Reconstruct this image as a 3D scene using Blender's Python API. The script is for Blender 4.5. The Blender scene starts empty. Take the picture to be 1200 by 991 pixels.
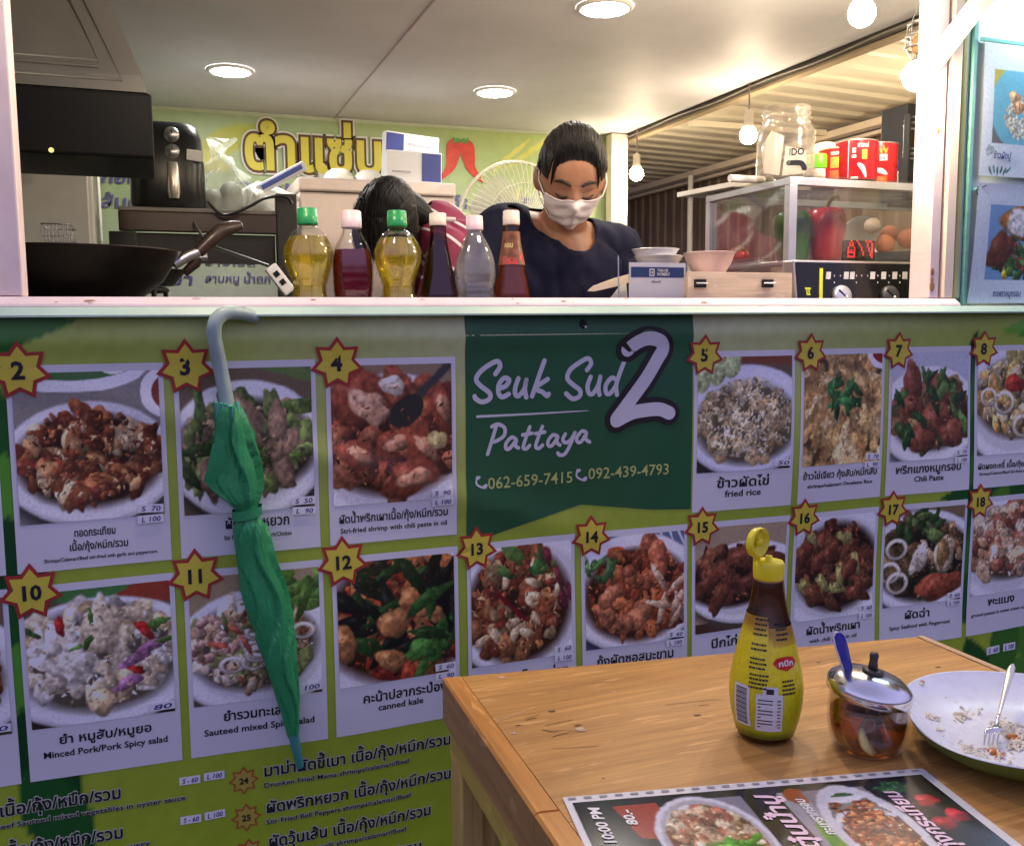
import bpy, bmesh, math, random
import numpy as np
from mathutils import Vector, Matrix, Euler

SC = bpy.context.scene
COL = SC.collection
random.seed(7)
RNG = np.random.default_rng(11)
PI = math.pi

# ------------------------------------------------------------------ camera
FPX = 1100.0                      # focal length in pixels of the 1200 px wide photograph
PITCH, YAW, ROLL = math.radians(6.2), math.radians(20.4), math.radians(0.4)
CAM = Vector((0.0, -1.65, 1.25))


def cam_lin(xi, yi, f):
    c, s = math.cos(ROLL), math.sin(ROLL)
    x, y = xi * c - yi * s, xi * s + yi * c
    c, s = math.cos(PITCH), math.sin(PITCH)
    Y, Z = f * c - y * s, -f * s - y * c
    c, s = math.cos(YAW), math.sin(YAW)
    return Vector((x * c + Y * s, -x * s + Y * c, Z))


def px(u, v, x=None, y=None, z=None):
    """world point that lies on the plane x=.., y=.. or z=.. along one line of sight (used to measure the place)"""
    d = cam_lin((u - 600) / FPX, (v - 495.5) / FPX, 1.0)
    if x is not None:
        t = (x - CAM.x) / d.x
    elif y is not None:
        t = (y - CAM.y) / d.y
    else:
        t = (z - CAM.z) / d.z
    return CAM + d * t


cd = bpy.data.cameras.new('camera')
cam = bpy.data.objects.new('camera', cd)
COL.objects.link(cam)
_r, _u, _b = cam_lin(1, 0, 0), -cam_lin(0, 1, 0), -cam_lin(0, 0, 1)
cam.matrix_world = Matrix(((_r.x, _u.x, _b.x, CAM.x), (_r.y, _u.y, _b.y, CAM.y), (_r.z, _u.z, _b.z, CAM.z), (0, 0, 0, 1)))
cd.sensor_fit = 'HORIZONTAL'
cd.sensor_width = 36.0
cd.lens = 36.0 * FPX / 1200.0
cd.clip_start = 0.02
cd.clip_end = 500
SC.camera = cam

# ------------------------------------------------------------------ night sky over a neon lit street, exposure
W = bpy.data.worlds.new('World')
SC.world = W
W.use_nodes = True
nt = W.node_tree
nt.nodes.clear()
wo = nt.nodes.new('ShaderNodeOutputWorld')
sky = nt.nodes.new('ShaderNodeTexSky')
sky.sky_type = 'NISHITA'
sky.sun_disc = False
sky.sun_elevation = math.radians(-6)
sky.sun_rotation = math.radians(200)
bg1 = nt.nodes.new('ShaderNodeBackground')
bg1.inputs['Strength'].default_value = 0.1
bg2 = nt.nodes.new('ShaderNodeBackground')          # violet glow of the street's neon in the night haze
bg2.inputs['Color'].default_value = (0.30, 0.28, 0.56, 1)
bg2.inputs['Strength'].default_value = 0.92
ad = nt.nodes.new('ShaderNodeAddShader')
nt.links.new(sky.outputs['Color'], bg1.inputs['Color'])
wtc = nt.nodes.new('ShaderNodeTexCoord')
wsx = nt.nodes.new('ShaderNodeSeparateXYZ')
wrp = nt.nodes.new('ShaderNodeValToRGB')           # dark street at the horizon, neon haze above it, darker again overhead
we = wrp.color_ramp.elements
we[0].position, we[0].color = 0.0, (0.18, 0.165, 0.25, 1)
we[1].position, we[1].color = 1.0, (0.38, 0.365, 0.65, 1)
for wp_, wc_ in ((0.06, (0.19, 0.175, 0.27, 1)), (0.16, (0.55, 0.52, 0.92, 1)), (0.45, (0.68, 0.65, 1.18, 1)), (0.75, (0.56, 0.54, 1.0, 1))):
    x_ = we.new(wp_)
    x_.color = wc_
nt.links.new(wtc.outputs['Generated'], wsx.inputs[0])
nt.links.new(wsx.outputs['Z'], wrp.inputs[0])
nt.links.new(wrp.outputs[0], bg2.inputs['Color'])
nt.links.new(bg1.outputs[0], ad.inputs[0])
nt.links.new(bg2.outputs[0], ad.inputs[1])
nt.links.new(ad.outputs[0], wo.inputs['Surface'])
SC.view_settings.view_transform = 'Standard'
SC.view_settings.look = 'None'
SC.view_settings.gamma = 1.0
SC.view_settings.exposure = 0.0
try:
    SC.cycles.use_denoising = True
    SC.cycles.max_bounces = 10
    SC.cycles.transmission_bounces = 8
    SC.cycles.transparent_max_bounces = 24
    SC.cycles.sample_clamp_indirect = 6.0
    SC.cycles.blur_glossy = 0.6
    SC.cycles.caustics_refractive = False
    SC.cycles.caustics_reflective = False
except Exception:
    pass
LAMP_COOL = 185.0      # radiance of the white ceiling downlights
LAMP_FRONT = 360.0     # the bare bulbs under the fascia, seen and assumed ones alike
LAMP_WARM = 270.0      # radiance of the bare warm bulbs


# ------------------------------------------------------------------ materials
def lin(c):
    return tuple(((v / 12.92) if v <= 0.04045 else ((v + 0.055) / 1.055) ** 2.4) for v in c)


_M = {}


def mat(name, col, rough=0.5, metal=0.0, var=0.12, scale=12.0, bump=0.0, bscale=60.0, trans=0.0, ior=1.45, emit=None, estr=0.0,
        coat=0.0, spec=0.5, stretch=(1, 1, 1), rvar=0.1, sss=0.0, alpha=1.0):
    if name in _M:
        return _M[name]
    m = bpy.data.materials.new(name)
    m.use_nodes = True
    n = m.node_tree
    b = n.nodes['Principled BSDF']
    b.inputs['Roughness'].default_value = rough
    b.inputs['Metallic'].default_value = metal
    b.inputs['IOR'].default_value = ior
    b.inputs['Transmission Weight'].default_value = trans
    b.inputs['Coat Weight'].default_value = coat
    b.inputs['Specular IOR Level'].default_value = spec
    b.inputs['Alpha'].default_value = alpha
    if sss:
        b.inputs['Subsurface Weight'].default_value = sss
        b.inputs['Subsurface Radius'].default_value = (0.012, 0.005, 0.003)
        b.inputs['Subsurface Scale'].default_value = 1.0
    tc = n.nodes.new('ShaderNodeTexCoord')
    mp = n.nodes.new('ShaderNodeMapping')
    mp.inputs['Scale'].default_value = stretch
    n.links.new(tc.outputs['Object'], mp.inputs['Vector'])
    if var > 0:
        no = n.nodes.new('ShaderNodeTexNoise')
        no.inputs['Scale'].default_value = scale
        no.inputs['Detail'].default_value = 6
        no.inputs['Roughness'].default_value = 0.6
        n.links.new(mp.outputs[0], no.inputs['Vector'])
        mx = n.nodes.new('ShaderNodeMix')
        mx.data_type = 'RGBA'
        mx.inputs['A'].default_value = (*[max(0, c * (1 - var)) for c in col], 1)
        mx.inputs['B'].default_value = (*[min(1, c * (1 + var)) for c in col], 1)
        mr = n.nodes.new('ShaderNodeMapRange')
        mr.inputs['From Min'].default_value = 0.3
        mr.inputs['From Max'].default_value = 0.7
        n.links.new(no.outputs['Fac'], mr.inputs['Value'])
        n.links.new(mr.outputs[0], mx.inputs['Factor'])
        n.links.new(mx.outputs['Result'], b.inputs['Base Color'])
        m2 = n.nodes.new('ShaderNodeMapRange')
        m2.inputs['To Min'].default_value = max(0.02, rough - rvar)
        m2.inputs['To Max'].default_value = min(1, rough + rvar)
        n.links.new(no.outputs['Fac'], m2.inputs['Value'])
        n.links.new(m2.outputs[0], b.inputs['Roughness'])
    else:
        b.inputs['Base Color'].default_value = (*col, 1)
    if bump > 0:
        bn = n.nodes.new('ShaderNodeTexNoise')
        bn.inputs['Scale'].default_value = bscale
        bn.inputs['Detail'].default_value = 5
        n.links.new(mp.outputs[0], bn.inputs['Vector'])
        bp = n.nodes.new('ShaderNodeBump')
        bp.inputs['Strength'].default_value = bump
        bp.inputs['Distance'].default_value = 0.004
        n.links.new(bn.outputs['Fac'], bp.inputs['Height'])
        n.links.new(bp.outputs[0], b.inputs['Normal'])
    if emit:
        b.inputs['Emission Color'].default_value = (*emit, 1)
        b.inputs['Emission Strength'].default_value = estr
    _M[name] = m
    return m


def mat_print(name, rough=0.45, coat=0.0, spec=0.5, bump=0.0):
    """ink colours held in the mesh's colour attribute: what is printed on the vinyl or paper"""
    if name in _M:
        return _M[name]
    m = bpy.data.materials.new(name)
    m.use_nodes = True
    n = m.node_tree
    b = n.nodes['Principled BSDF']
    a = n.nodes.new('ShaderNodeVertexColor')
    a.layer_name = 'ink'
    n.links.new(a.outputs['Color'], b.inputs['Base Color'])
    b.inputs['Roughness'].default_value = rough
    b.inputs['Coat Weight'].default_value = coat
    b.inputs['Coat Roughness'].default_value = 0.15
    b.inputs['Specular IOR Level'].default_value = spec
    if bump:
        tc = n.nodes.new('ShaderNodeTexCoord')
        bn = n.nodes.new('ShaderNodeTexNoise')
        bn.inputs['Scale'].default_value = 9
        n.links.new(tc.outputs['Object'], bn.inputs['Vector'])
        bp = n.nodes.new('ShaderNodeBump')
        bp.inputs['Strength'].default_value = bump
        bp.inputs['Distance'].default_value = 0.02
        n.links.new(bn.outputs['Fac'], bp.inputs['Height'])
        n.links.new(bp.outputs[0], b.inputs['Normal'])
    _M[name] = m
    return m


def mat_clear(name, tint=(1, 1, 1), refl=0.06, rough=0.02, dirt=0.0):
    """thin clear sheet: lets light straight through, mirrors a little, may be smeared"""
    if name in _M:
        return _M[name]
    m = bpy.data.materials.new(name)
    m.use_nodes = True
    n = m.node_tree
    n.nodes.remove(n.nodes['Principled BSDF'])
    out = n.nodes['Material Output']
    tr = n.nodes.new('ShaderNodeBsdfTransparent')
    tr.inputs[0].default_value = (*tint, 1)
    gl = n.nodes.new('ShaderNodeBsdfGlossy')
    gl.inputs['Roughness'].default_value = rough
    fr = n.nodes.new('ShaderNodeLayerWeight')
    fr.inputs['Blend'].default_value = 0.25
    ma = n.nodes.new('ShaderNodeMath')
    ma.operation = 'MULTIPLY_ADD'
    ma.inputs[1].default_value = 0.34
    ma.inputs[2].default_value = refl
    n.links.new(fr.outputs['Fresnel'], ma.inputs[0])
    mx = n.nodes.new('ShaderNodeMixShader')
    n.links.new(ma.outputs[0], mx.inputs[0])
    n.links.new(tr.outputs[0], mx.inputs[1])
    n.links.new(gl.outputs[0], mx.inputs[2])
    last = mx
    if dirt:
        tc = n.nodes.new('ShaderNodeTexCoord')
        no = n.nodes.new('ShaderNodeTexNoise')
        no.inputs['Scale'].default_value = 14
        no.inputs['Detail'].default_value = 8
        n.links.new(tc.outputs['Object'], no.inputs['Vector'])
        mr = n.nodes.new('ShaderNodeMapRange')
        mr.inputs['From Min'].default_value = 0.45
        mr.inputs['From Max'].default_value = 0.8
        mr.inputs['To Max'].default_value = dirt
        mr.inputs['To Min'].default_value = dirt * 0.15
        n.links.new(no.outputs['Fac'], mr.inputs['Value'])
        df = n.nodes.new('ShaderNodeBsdfDiffuse')
        df.inputs[0].default_value = (0.75, 0.72, 0.68, 1)
        m2 = n.nodes.new('ShaderNodeMixShader')
        n.links.new(mr.outputs[0], m2.inputs[0])
        n.links.new(mx.outputs[0], m2.inputs[1])
        n.links.new(df.outputs[0], m2.inputs[2])
        last = m2
    n.links.new(last.outputs[0], out.inputs['Surface'])
    _M[name] = m
    return m


def mat_liquid(name, tint, body, f, rough=0.05):
    """coloured liquid seen through clear walls: part of the light goes straight on, part is scattered in its body"""
    if name in _M:
        return _M[name]
    m = bpy.data.materials.new(name)
    m.use_nodes = True
    n = m.node_tree
    n.nodes.remove(n.nodes['Principled BSDF'])
    tr = n.nodes.new('ShaderNodeBsdfTransparent')
    tr.inputs[0].default_value = (*tint, 1)
    rf = n.nodes.new('ShaderNodeBsdfRefraction')
    rf.inputs['Color'].default_value = (*tint, 1)
    rf.inputs['IOR'].default_value = 1.33
    m0 = n.nodes.new('ShaderNodeMixShader')
    m0.inputs[0].default_value = 0.55
    n.links.new(tr.outputs[0], m0.inputs[1])
    n.links.new(rf.outputs[0], m0.inputs[2])
    tl = n.nodes.new('ShaderNodeBsdfTranslucent')
    tl.inputs[0].default_value = (*body, 1)
    df = n.nodes.new('ShaderNodeBsdfDiffuse')
    df.inputs[0].default_value = (*body, 1)
    m1 = n.nodes.new('ShaderNodeMixShader')
    m1.inputs[0].default_value = 0.5
    n.links.new(tl.outputs[0], m1.inputs[1])
    n.links.new(df.outputs[0], m1.inputs[2])
    m2 = n.nodes.new('ShaderNodeMixShader')
    m2.inputs[0].default_value = f
    n.links.new(m0.outputs[0], m2.inputs[1])
    n.links.new(m1.outputs[0], m2.inputs[2])
    gl = n.nodes.new('ShaderNodeBsdfGlossy')
    gl.inputs['Roughness'].default_value = rough
    m3 = n.nodes.new('ShaderNodeMixShader')
    m3.inputs[0].default_value = 0.06
    n.links.new(m2.outputs[0], m3.inputs[1])
    n.links.new(gl.outputs[0], m3.inputs[2])
    n.links.new(m3.outputs[0], n.nodes['Material Output'].inputs['Surface'])
    _M[name] = m
    return m


def mat_glow(name, col, strength):
    if name in _M:
        return _M[name]
    m = bpy.data.materials.new(name)
    m.use_nodes = True
    n = m.node_tree
    n.nodes.remove(n.nodes['Principled BSDF'])
    e = n.nodes.new('ShaderNodeEmission')
    e.inputs[0].default_value = (*col, 1)
    e.inputs[1].default_value = strength
    n.links.new(e.outputs[0], n.nodes['Material Output'].inputs['Surface'])
    _M[name] = m
    return m


def mat_wood(name, c1, c2, dark, rough=0.4, axis='X', scale=1.0, knots=True):
    """boards with long grain, a few knots and worn patches"""
    if name in _M:
        return _M[name]
    m = bpy.data.materials.new(name)
    m.use_nodes = True
    n = m.node_tree
    b = n.nodes['Principled BSDF']
    tc = n.nodes.new('ShaderNodeTexCoord')
    mp = n.nodes.new('ShaderNodeMapping')
    st = {'X': (1.2, 22, 22), 'Y': (22, 1.2, 22), 'Z': (22, 22, 1.2)}[axis]
    mp.inputs['Scale'].default_value = tuple(s * scale for s in st)
    n.links.new(tc.outputs['Object'], mp.inputs['Vector'])
    no = n.nodes.new('ShaderNodeTexNoise')
    no.inputs['Scale'].default_value = 1.3
    no.inputs['Detail'].default_value = 12
    no.inputs['Roughness'].default_value = 0.72
    no.inputs['Distortion'].default_value = 1.6
    n.links.new(mp.outputs[0], no.inputs['Vector'])
    cr = n.nodes.new('ShaderNodeValToRGB')
    e = cr.color_ramp.elements
    e[0].position, e[0].color = 0.36, (*c2, 1)
    e[1].position, e[1].color = 0.64, (*c1, 1)
    x = cr.color_ramp.elements.new(0.47)
    x.color = tuple((a + d) * 0.5 for a, d in zip((*c1, 1), (*c2, 1)))
    n.links.new(no.outputs['Fac'], cr.inputs[0])
    big = n.nodes.new('ShaderNodeTexNoise')
    big.inputs['Scale'].default_value = 4.5
    big.inputs['Detail'].default_value = 5
    mp2 = n.nodes.new('ShaderNodeMapping')
    mp2.inputs['Scale'].default_value = {'X': (0.5, 2.2, 2), 'Y': (2.2, 0.5, 2), 'Z': (2, 2, 0.5)}[axis]
    n.links.new(tc.outputs['Object'], mp2.inputs['Vector'])
    n.links.new(mp2.outputs[0], big.inputs['Vector'])
    r2 = n.nodes.new('ShaderNodeMapRange')
    r2.inputs['From Min'].default_value = 0.50
    r2.inputs['From Max'].default_value = 1.0
    r2.inputs['To Max'].default_value = 0.75
    n.links.new(big.outputs['Fac'], r2.inputs['Value'])
    mx = n.nodes.new('ShaderNodeMix')
    mx.data_type = 'RGBA'
    mx.inputs['B'].default_value = (*dark, 1)
    n.links.new(cr.outputs[0], mx.inputs['A'])
    n.links.new(r2.outputs[0], mx.inputs['Factor'])
    last = mx.outputs['Result']
    fine = n.nodes.new('ShaderNodeTexNoise')
    fine.inputs['Scale'].default_value = 6.0
    fine.inputs['Detail'].default_value = 6
    n.links.new(mp.outputs[0], fine.inputs['Vector'])
    rf = n.nodes.new('ShaderNodeMapRange')
    rf.inputs['From Min'].default_value = 0.35
    rf.inputs['From Max'].default_value = 0.65
    rf.inputs['To Min'].default_value = 0.86
    rf.inputs['To Max'].default_value = 1.08
    n.links.new(fine.outputs['Fac'], rf.inputs['Value'])
    mg = n.nodes.new('ShaderNodeMix')
    mg.data_type = 'RGBA'
    mg.blend_type = 'MULTIPLY'
    mg.inputs['Factor'].default_value = 1.0
    n.links.new(last, mg.inputs['A'])
    n.links.new(rf.outputs[0], mg.inputs['B'])
    last = mg.outputs['Result']
    sc = n.nodes.new('ShaderNodeTexNoise')
    sc.inputs['Scale'].default_value = 26.0
    sc.inputs['Detail'].default_value = 3
    mp4 = n.nodes.new('ShaderNodeMapping')
    mp4.inputs['Scale'].default_value = {'X': (0.45, 3.2, 1), 'Y': (3.2, 0.45, 1), 'Z': (3, 1, 0.45)}[axis]
    mp4.inputs['Rotation'].default_value = (0, 0, 0.25)
    n.links.new(tc.outputs['Object'], mp4.inputs['Vector'])
    n.links.new(mp4.outputs[0], sc.inputs['Vector'])
    rs = n.nodes.new('ShaderNodeMapRange')
    rs.inputs['From Min'].default_value = 0.63
    rs.inputs['From Max'].default_value = 0.68
    rs.inputs['To Max'].default_value = 0.6
    n.links.new(sc.outputs['Fac'], rs.inputs['Value'])
    ms_ = n.nodes.new('ShaderNodeMix')
    ms_.data_type = 'RGBA'
    ms_.inputs['B'].default_value = (*[min(1, v * 1.15 + .05) for v in c1], 1)
    n.links.new(last, ms_.inputs['A'])
    n.links.new(rs.outputs[0], ms_.inputs['Factor'])
    last = ms_.outputs['Result']
    if knots:
        vo = n.nodes.new('ShaderNodeTexVoronoi')
        vo.inputs['Scale'].default_value = 5.0
        mp3 = n.nodes.new('ShaderNodeMapping')
        mp3.inputs['Scale'].default_value = {'X': (0.75, 1.6, 1), 'Y': (1.6, 0.75, 1), 'Z': (1.6, 1, 0.75)}[axis]
        n.links.new(tc.outputs['Object'], mp3.inputs['Vector'])
        n.links.new(mp3.outputs[0], vo.inputs['Vector'])
        r3 = n.nodes.new('ShaderNodeMapRange')
        r3.inputs['From Min'].default_value = 0.03
        r3.inputs['From Max'].default_value = 0.10
        r3.inputs['To Min'].default_value = 0.8
        r3.inputs['To Max'].default_value = 0.0
        n.links.new(vo.outputs['Distance'], r3.inputs['Value'])
        m3 = n.nodes.new('ShaderNodeMix')
        m3.data_type = 'RGBA'
        m3.inputs['B'].default_value = (*[d * 0.55 for d in dark], 1)
        n.links.new(last, m3.inputs['A'])
        n.links.new(r3.outputs[0], m3.inputs['Factor'])
        last = m3.outputs['Result']
    n.links.new(last, b.inputs['Base Color'])
    r4 = n.nodes.new('ShaderNodeMapRange')
    r4.inputs['To Min'].default_value = rough - 0.1
    r4.inputs['To Max'].default_value = rough + 0.2
    n.links.new(big.outputs['Fac'], r4.inputs['Value'])
    n.links.new(r4.outputs[0], b.inputs['Roughness'])
    bp = n.nodes.new('ShaderNodeBump')
    bp.inputs['Strength'].default_value = 0.18
    bp.inputs['Distance'].default_value = 0.003
    n.links.new(no.outputs['Fac'], bp.inputs['Height'])
    n.links.new(bp.outputs[0], b.inputs['Normal'])
    _M[name] = m
    return m


# ------------------------------------------------------------------ object helpers
WPOS = {}


def tag(o, label, cat, group=None, kind=None):
    if label:
        o['label'] = label
    if cat:
        o['category'] = cat
    if group:
        o['group'] = group
    if kind:
        o['kind'] = kind
    return o


def thing(name, label, cat, loc=(0, 0, 0), group=None, rot=(0, 0, 0)):
    o = bpy.data.objects.new(name, None)
    o.empty_display_size = 0.05
    COL.objects.link(o)
    o.location = loc
    o.rotation_euler = rot
    WPOS[o.name] = Vector(loc)
    return tag(o, label, cat, group)


def kids(o):
    return list(o.children)


def copy_thing(o, loc, label=None, group=None, rot=None):
    def cp(s, p):
        c = s.copy()
        COL.objects.link(c)
        if p:
            c.parent = p
        WPOS[c.name] = WPOS.get(s.name, Vector((0, 0, 0)))
        for k in kids(s):
            cp(k, c)
        return c
    r = cp(o, None)
    r.location = loc
    WPOS[r.name] = Vector(loc)
    if rot is not None:
        r.rotation_euler = rot
    if label:
        r['label'] = label
    if group:
        r['group'] = group
    return r


class MB:
    """collects shapes and links them as ONE mesh object"""

    def __init__(self):
        self.v, self.f, self.m, self.s = [], [], [], []
        self.ink = None

    def add(self, verts, faces, mi=0, smooth=False):
        o = len(self.v)
        self.v.extend([tuple(p) for p in verts])
        for f in faces:
            self.f.append([i + o for i in f])
            self.m.append(mi)
            self.s.append(smooth)
        return o

    def box(self, a, b, mi=0, bev=0.0, rot=None, piv=None):
        (x0, y0, z0), (x1, y1, z1) = a, b
        x0, x1 = min(x0, x1), max(x0, x1)
        y0, y1 = min(y0, y1), max(y0, y1)
        z0, z1 = min(z0, z1), max(z0, z1)
        if bev > 0:
            bev = min(bev, (x1 - x0) * .49, (y1 - y0) * .49, (z1 - z0) * .49)
            bm = bmesh.new()
            bmesh.ops.create_cube(bm, size=1.0)
            for v in bm.verts:
                v.co = Vector(((x0 + x1) / 2 + v.co.x * (x1 - x0), (y0 + y1) / 2 + v.co.y * (y1 - y0), (z0 + z1) / 2 + v.co.z * (z1 - z0)))
            bmesh.ops.bevel(bm, geom=bm.edges[:], offset=bev, segments=2, profile=0.6, affect='EDGES')
            bm.verts.ensure_lookup_table()
            vs = [v.co.copy() for v in bm.verts]
            fs = [[v.index for v in f.verts] for f in bm.faces]
            bm.free()
            sm = False
        else:
            vs = [Vector(p) for p in ((x0, y0, z0), (x1, y0, z0), (x1, y1, z0), (x0, y1, z0), (x0, y0, z1), (x1, y0, z1), (x1, y1, z1), (x0, y1, z1))]
            fs = [(0, 3, 2, 1), (4, 5, 6, 7), (0, 1, 5, 4), (1, 2, 6, 5), (2, 3, 7, 6), (3, 0, 4, 7)]
            sm = False
        if rot is not None:
            pv = Vector(piv) if piv is not None else Vector(((x0 + x1) / 2, (y0 + y1) / 2, (z0 + z1) / 2))
            R = Euler(rot).to_matrix()
            vs = [R @ (p - pv) + pv for p in vs]
        self.add(vs, fs, mi, sm)
        return self

    def tube(self, pts, r, mi=0, n=10, cap=True, closed=False):
        pts = [Vector(p) for p in pts]
        rs = r if isinstance(r, (list, tuple)) else [r] * len(pts)
        rings = []
        up = None
        for i, p in enumerate(pts):
            a = pts[i - 1] if i > 0 else (pts[-1] if closed else pts[0])
            b = pts[i + 1] if i < len(pts) - 1 else (pts[0] if closed else pts[-1])
            t = (b - a)
            t = t.normalized() if t.length > 1e-9 else Vector((0, 0, 1))
            if up is None:
                up = Vector((0, 0, 1)) if abs(t.z) < 0.9 else Vector((1, 0, 0))
            s = t.cross(up)
            if s.length < 1e-6:
                s = t.cross(Vector((0.3, 0.9, 0.2)))
            s.normalize()
            up = s.cross(t).normalized()
            rings.append([p + (s * math.cos(k * 2 * PI / n) + up * math.sin(k * 2 * PI / n)) * rs[i] for k in range(n)])
        vs = [q for rg in rings for q in rg]
        fs = []
        m = len(rings)
        for i in range(m if closed else m - 1):
            for k in range(n):
                j = (i + 1) % m
                fs.append((i * n + k, i * n + (k + 1) % n, j * n + (k + 1) % n, j * n + k))
        self.add(vs, fs, mi, True)
        if cap and not closed:
            self.add(rings[0], [tuple(range(n))[::-1]], mi, False)
            self.add(rings[-1], [tuple(range(n))], mi, False)
        return self

    def lathe(self, prof, c=(0, 0, 0), n=32, mi=0, smooth=True, rfun=None, axis=None, cap0=True, cap1=True):
        c = Vector(c)
        vs, fs = [], []
        for (r, z) in prof:
            for k in range(n):
                a = 2 * PI * k / n
                rr = r * (rfun(a, z) if rfun else 1.0)
                vs.append(Vector((rr * math.cos(a), rr * math.sin(a), z)))
        for i in range(len(prof) - 1):
            for k in range(n):
                fs.append((i * n + k, i * n + (k + 1) % n, (i + 1) * n + (k + 1) % n, (i + 1) * n + k))
        if cap0 and prof[0][0] > 1e-5:
            fs.append(tuple(range(n))[::-1])
        if cap1 and prof[-1][0] > 1e-5:
            fs.append(tuple((len(prof) - 1) * n + k for k in range(n)))
        if axis is not None:
            R = Vector((0, 0, 1)).rotation_difference(Vector(axis)).to_matrix()
            vs = [R @ v for v in vs]
        self.add([v + c for v in vs], fs, mi, smooth)
        return self

    def prism(self, poly, y0, y1, mi=0, fn=None):
        """polygon in x,z pushed from y0 to y1"""
        n = len(poly)
        vs = [Vector((x, y0, z)) for x, z in poly] + [Vector((x, y1, z)) for x, z in poly]
        if fn:
            vs = [fn(v) for v in vs]
        fs = [tuple(range(n)), tuple(range(n, 2 * n))[::-1]] + [(i, i + n, (i + 1) % n + n, (i + 1) % n) for i in range(n)]
        self.add(vs, fs, mi, False)
        return self

    def ball(self, c, r, mi=0, n=20, m=14, fn=None):
        c = Vector(c)
        r = Vector(r) if hasattr(r, '__len__') else Vector((r, r, r))
        vs, fs = [], []
        for j in range(m + 1):
            ph = PI * j / m
            for k in range(n):
                a = 2 * PI * k / n
                d = Vector((math.sin(ph) * math.cos(a), math.sin(ph) * math.sin(a), math.cos(ph)))
                q = fn(d) if fn else d
                vs.append(c + Vector((q.x * r.x, q.y * r.y, q.z * r.z)))
        for j in range(m):
            for k in range(n):
                fs.append((j * n + k, (j + 1) * n + k, (j + 1) * n + (k + 1) % n, j * n + (k + 1) % n))
        self.add(vs, fs, mi, True)
        return self

    def loft(self, rings, mi=0, cap=True, smooth=True):
        n = len(rings[0])
        vs = [p for r in rings for p in r]
        fs = []
        for i in range(len(rings) - 1):
            for k in range(n):
                fs.append((i * n + k, i * n + (k + 1) % n, (i + 1) * n + (k + 1) % n, (i + 1) * n + k))
        self.add(vs, fs, mi, smooth)
        if cap:
            self.add(rings[0], [tuple(range(n))[::-1]], mi)
            self.add(rings[-1], [tuple(range(n))], mi)
        return self

    def sheet(self, nx, ny, fn, mi=0, ink=None, smooth=True):
        """grid of nx by ny quads; fn(s,t) gives the point, s,t in 0..1 (t upward); ink: picture array, row 0 on top"""
        vs = [fn(i / nx, j / ny) for j in range(ny + 1) for i in range(nx + 1)]
        fs = [(j * (nx + 1) + i, j * (nx + 1) + i + 1, (j + 1) * (nx + 1) + i + 1, (j + 1) * (nx + 1) + i) for j in range(ny) for i in range(nx)]
        o = self.add(vs, fs, mi, smooth)
        if ink is not None:
            if self.ink is None:
                self.ink = {}
            h, w = ink.shape[:2]
            jj = np.clip(((1 - np.arange(ny + 1) / ny) * (h - 1)).round().astype(int), 0, h - 1)
            ii = np.clip((np.arange(nx + 1) / nx * (w - 1)).round().astype(int), 0, w - 1)
            c = ink[jj][:, ii].reshape(-1, 3)
            self.ink[o] = c
        return self

    def build(self, name, mats, parent=None, world=False, fix=True):
        me = bpy.data.meshes.new(name)
        off = Vector((0, 0, 0))
        if world and parent is not None:
            off = WPOS[parent.name]
        vs = [(p[0] - off.x, p[1] - off.y, p[2] - off.z) for p in self.v] if off.length > 0 else self.v
        me.from_pydata(vs, [], self.f)
        if not isinstance(mats, (list, tuple)):
            mats = [mats]
        for m in mats:
            me.materials.append(m)
        me.polygons.foreach_set('material_index', self.m)
        me.polygons.foreach_set('use_smooth', self.s)
        if self.ink is not None:
            at = me.color_attributes.new('ink', 'FLOAT_COLOR', 'POINT')
            arr = np.ones((len(self.v), 4), dtype=np.float32)
            for o, c in self.ink.items():
                arr[o:o + len(c), :3] = c
            at.data.foreach_set('color', arr.ravel())
        me.update()
        if fix and self.ink is None and len(self.v) < 60000:
            bm = bmesh.new()
            bm.from_mesh(me)
            bmesh.ops.recalc_face_normals(bm, faces=bm.faces[:])
            bm.to_mesh(me)
            bm.free()
        o = bpy.data.objects.new(name, me)
        COL.objects.link(o)
        if parent is not None:
            o.parent = parent
        WPOS[o.name] = WPOS[parent.name].copy() if parent is not None else Vector((0, 0, 0))
        return o

    def flat(self, polys, fn, mi=0):
        vs, fs = polys
        self.add([fn(x, y) for x, y in vs], fs, mi, False)
        return self


# ------------------------------------------------------------------ lettering
_G = {}


def _probe(s, bold=0.0):
    c = bpy.data.curves.new('probe', 'FONT')
    c.body = s
    c.offset = bold
    c.resolution_u = 2
    o = bpy.data.objects.new('probe', c)
    m = o.to_mesh()
    vs = [(v.co.x, v.co.y) for v in m.vertices]
    fs = [tuple(p.vertices) for p in m.polygons]
    o.to_mesh_clear()
    bpy.data.objects.remove(o)
    bpy.data.curves.remove(c)
    return vs, fs


def _bar_w():
    if 'I' not in _G:
        _G['I'] = max(x for x, y in _probe('|')[0])
    return _G['I']


def glyph(ch, bold):
    k = (ch, bold)
    if k not in _G:
        vs, fs = _probe(ch, bold) if ch.strip() else ([], [])
        adv = max(x for x, y in _probe(ch + '|')[0]) - _bar_w()
        _G[k] = (vs, fs, adv)
    return _G[k]


_UP = set('\u0e31\u0e34\u0e35\u0e36\u0e37\u0e47\u0e4d')
_TONE = set('\u0e48\u0e49\u0e4a\u0e4b\u0e4c')


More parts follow.
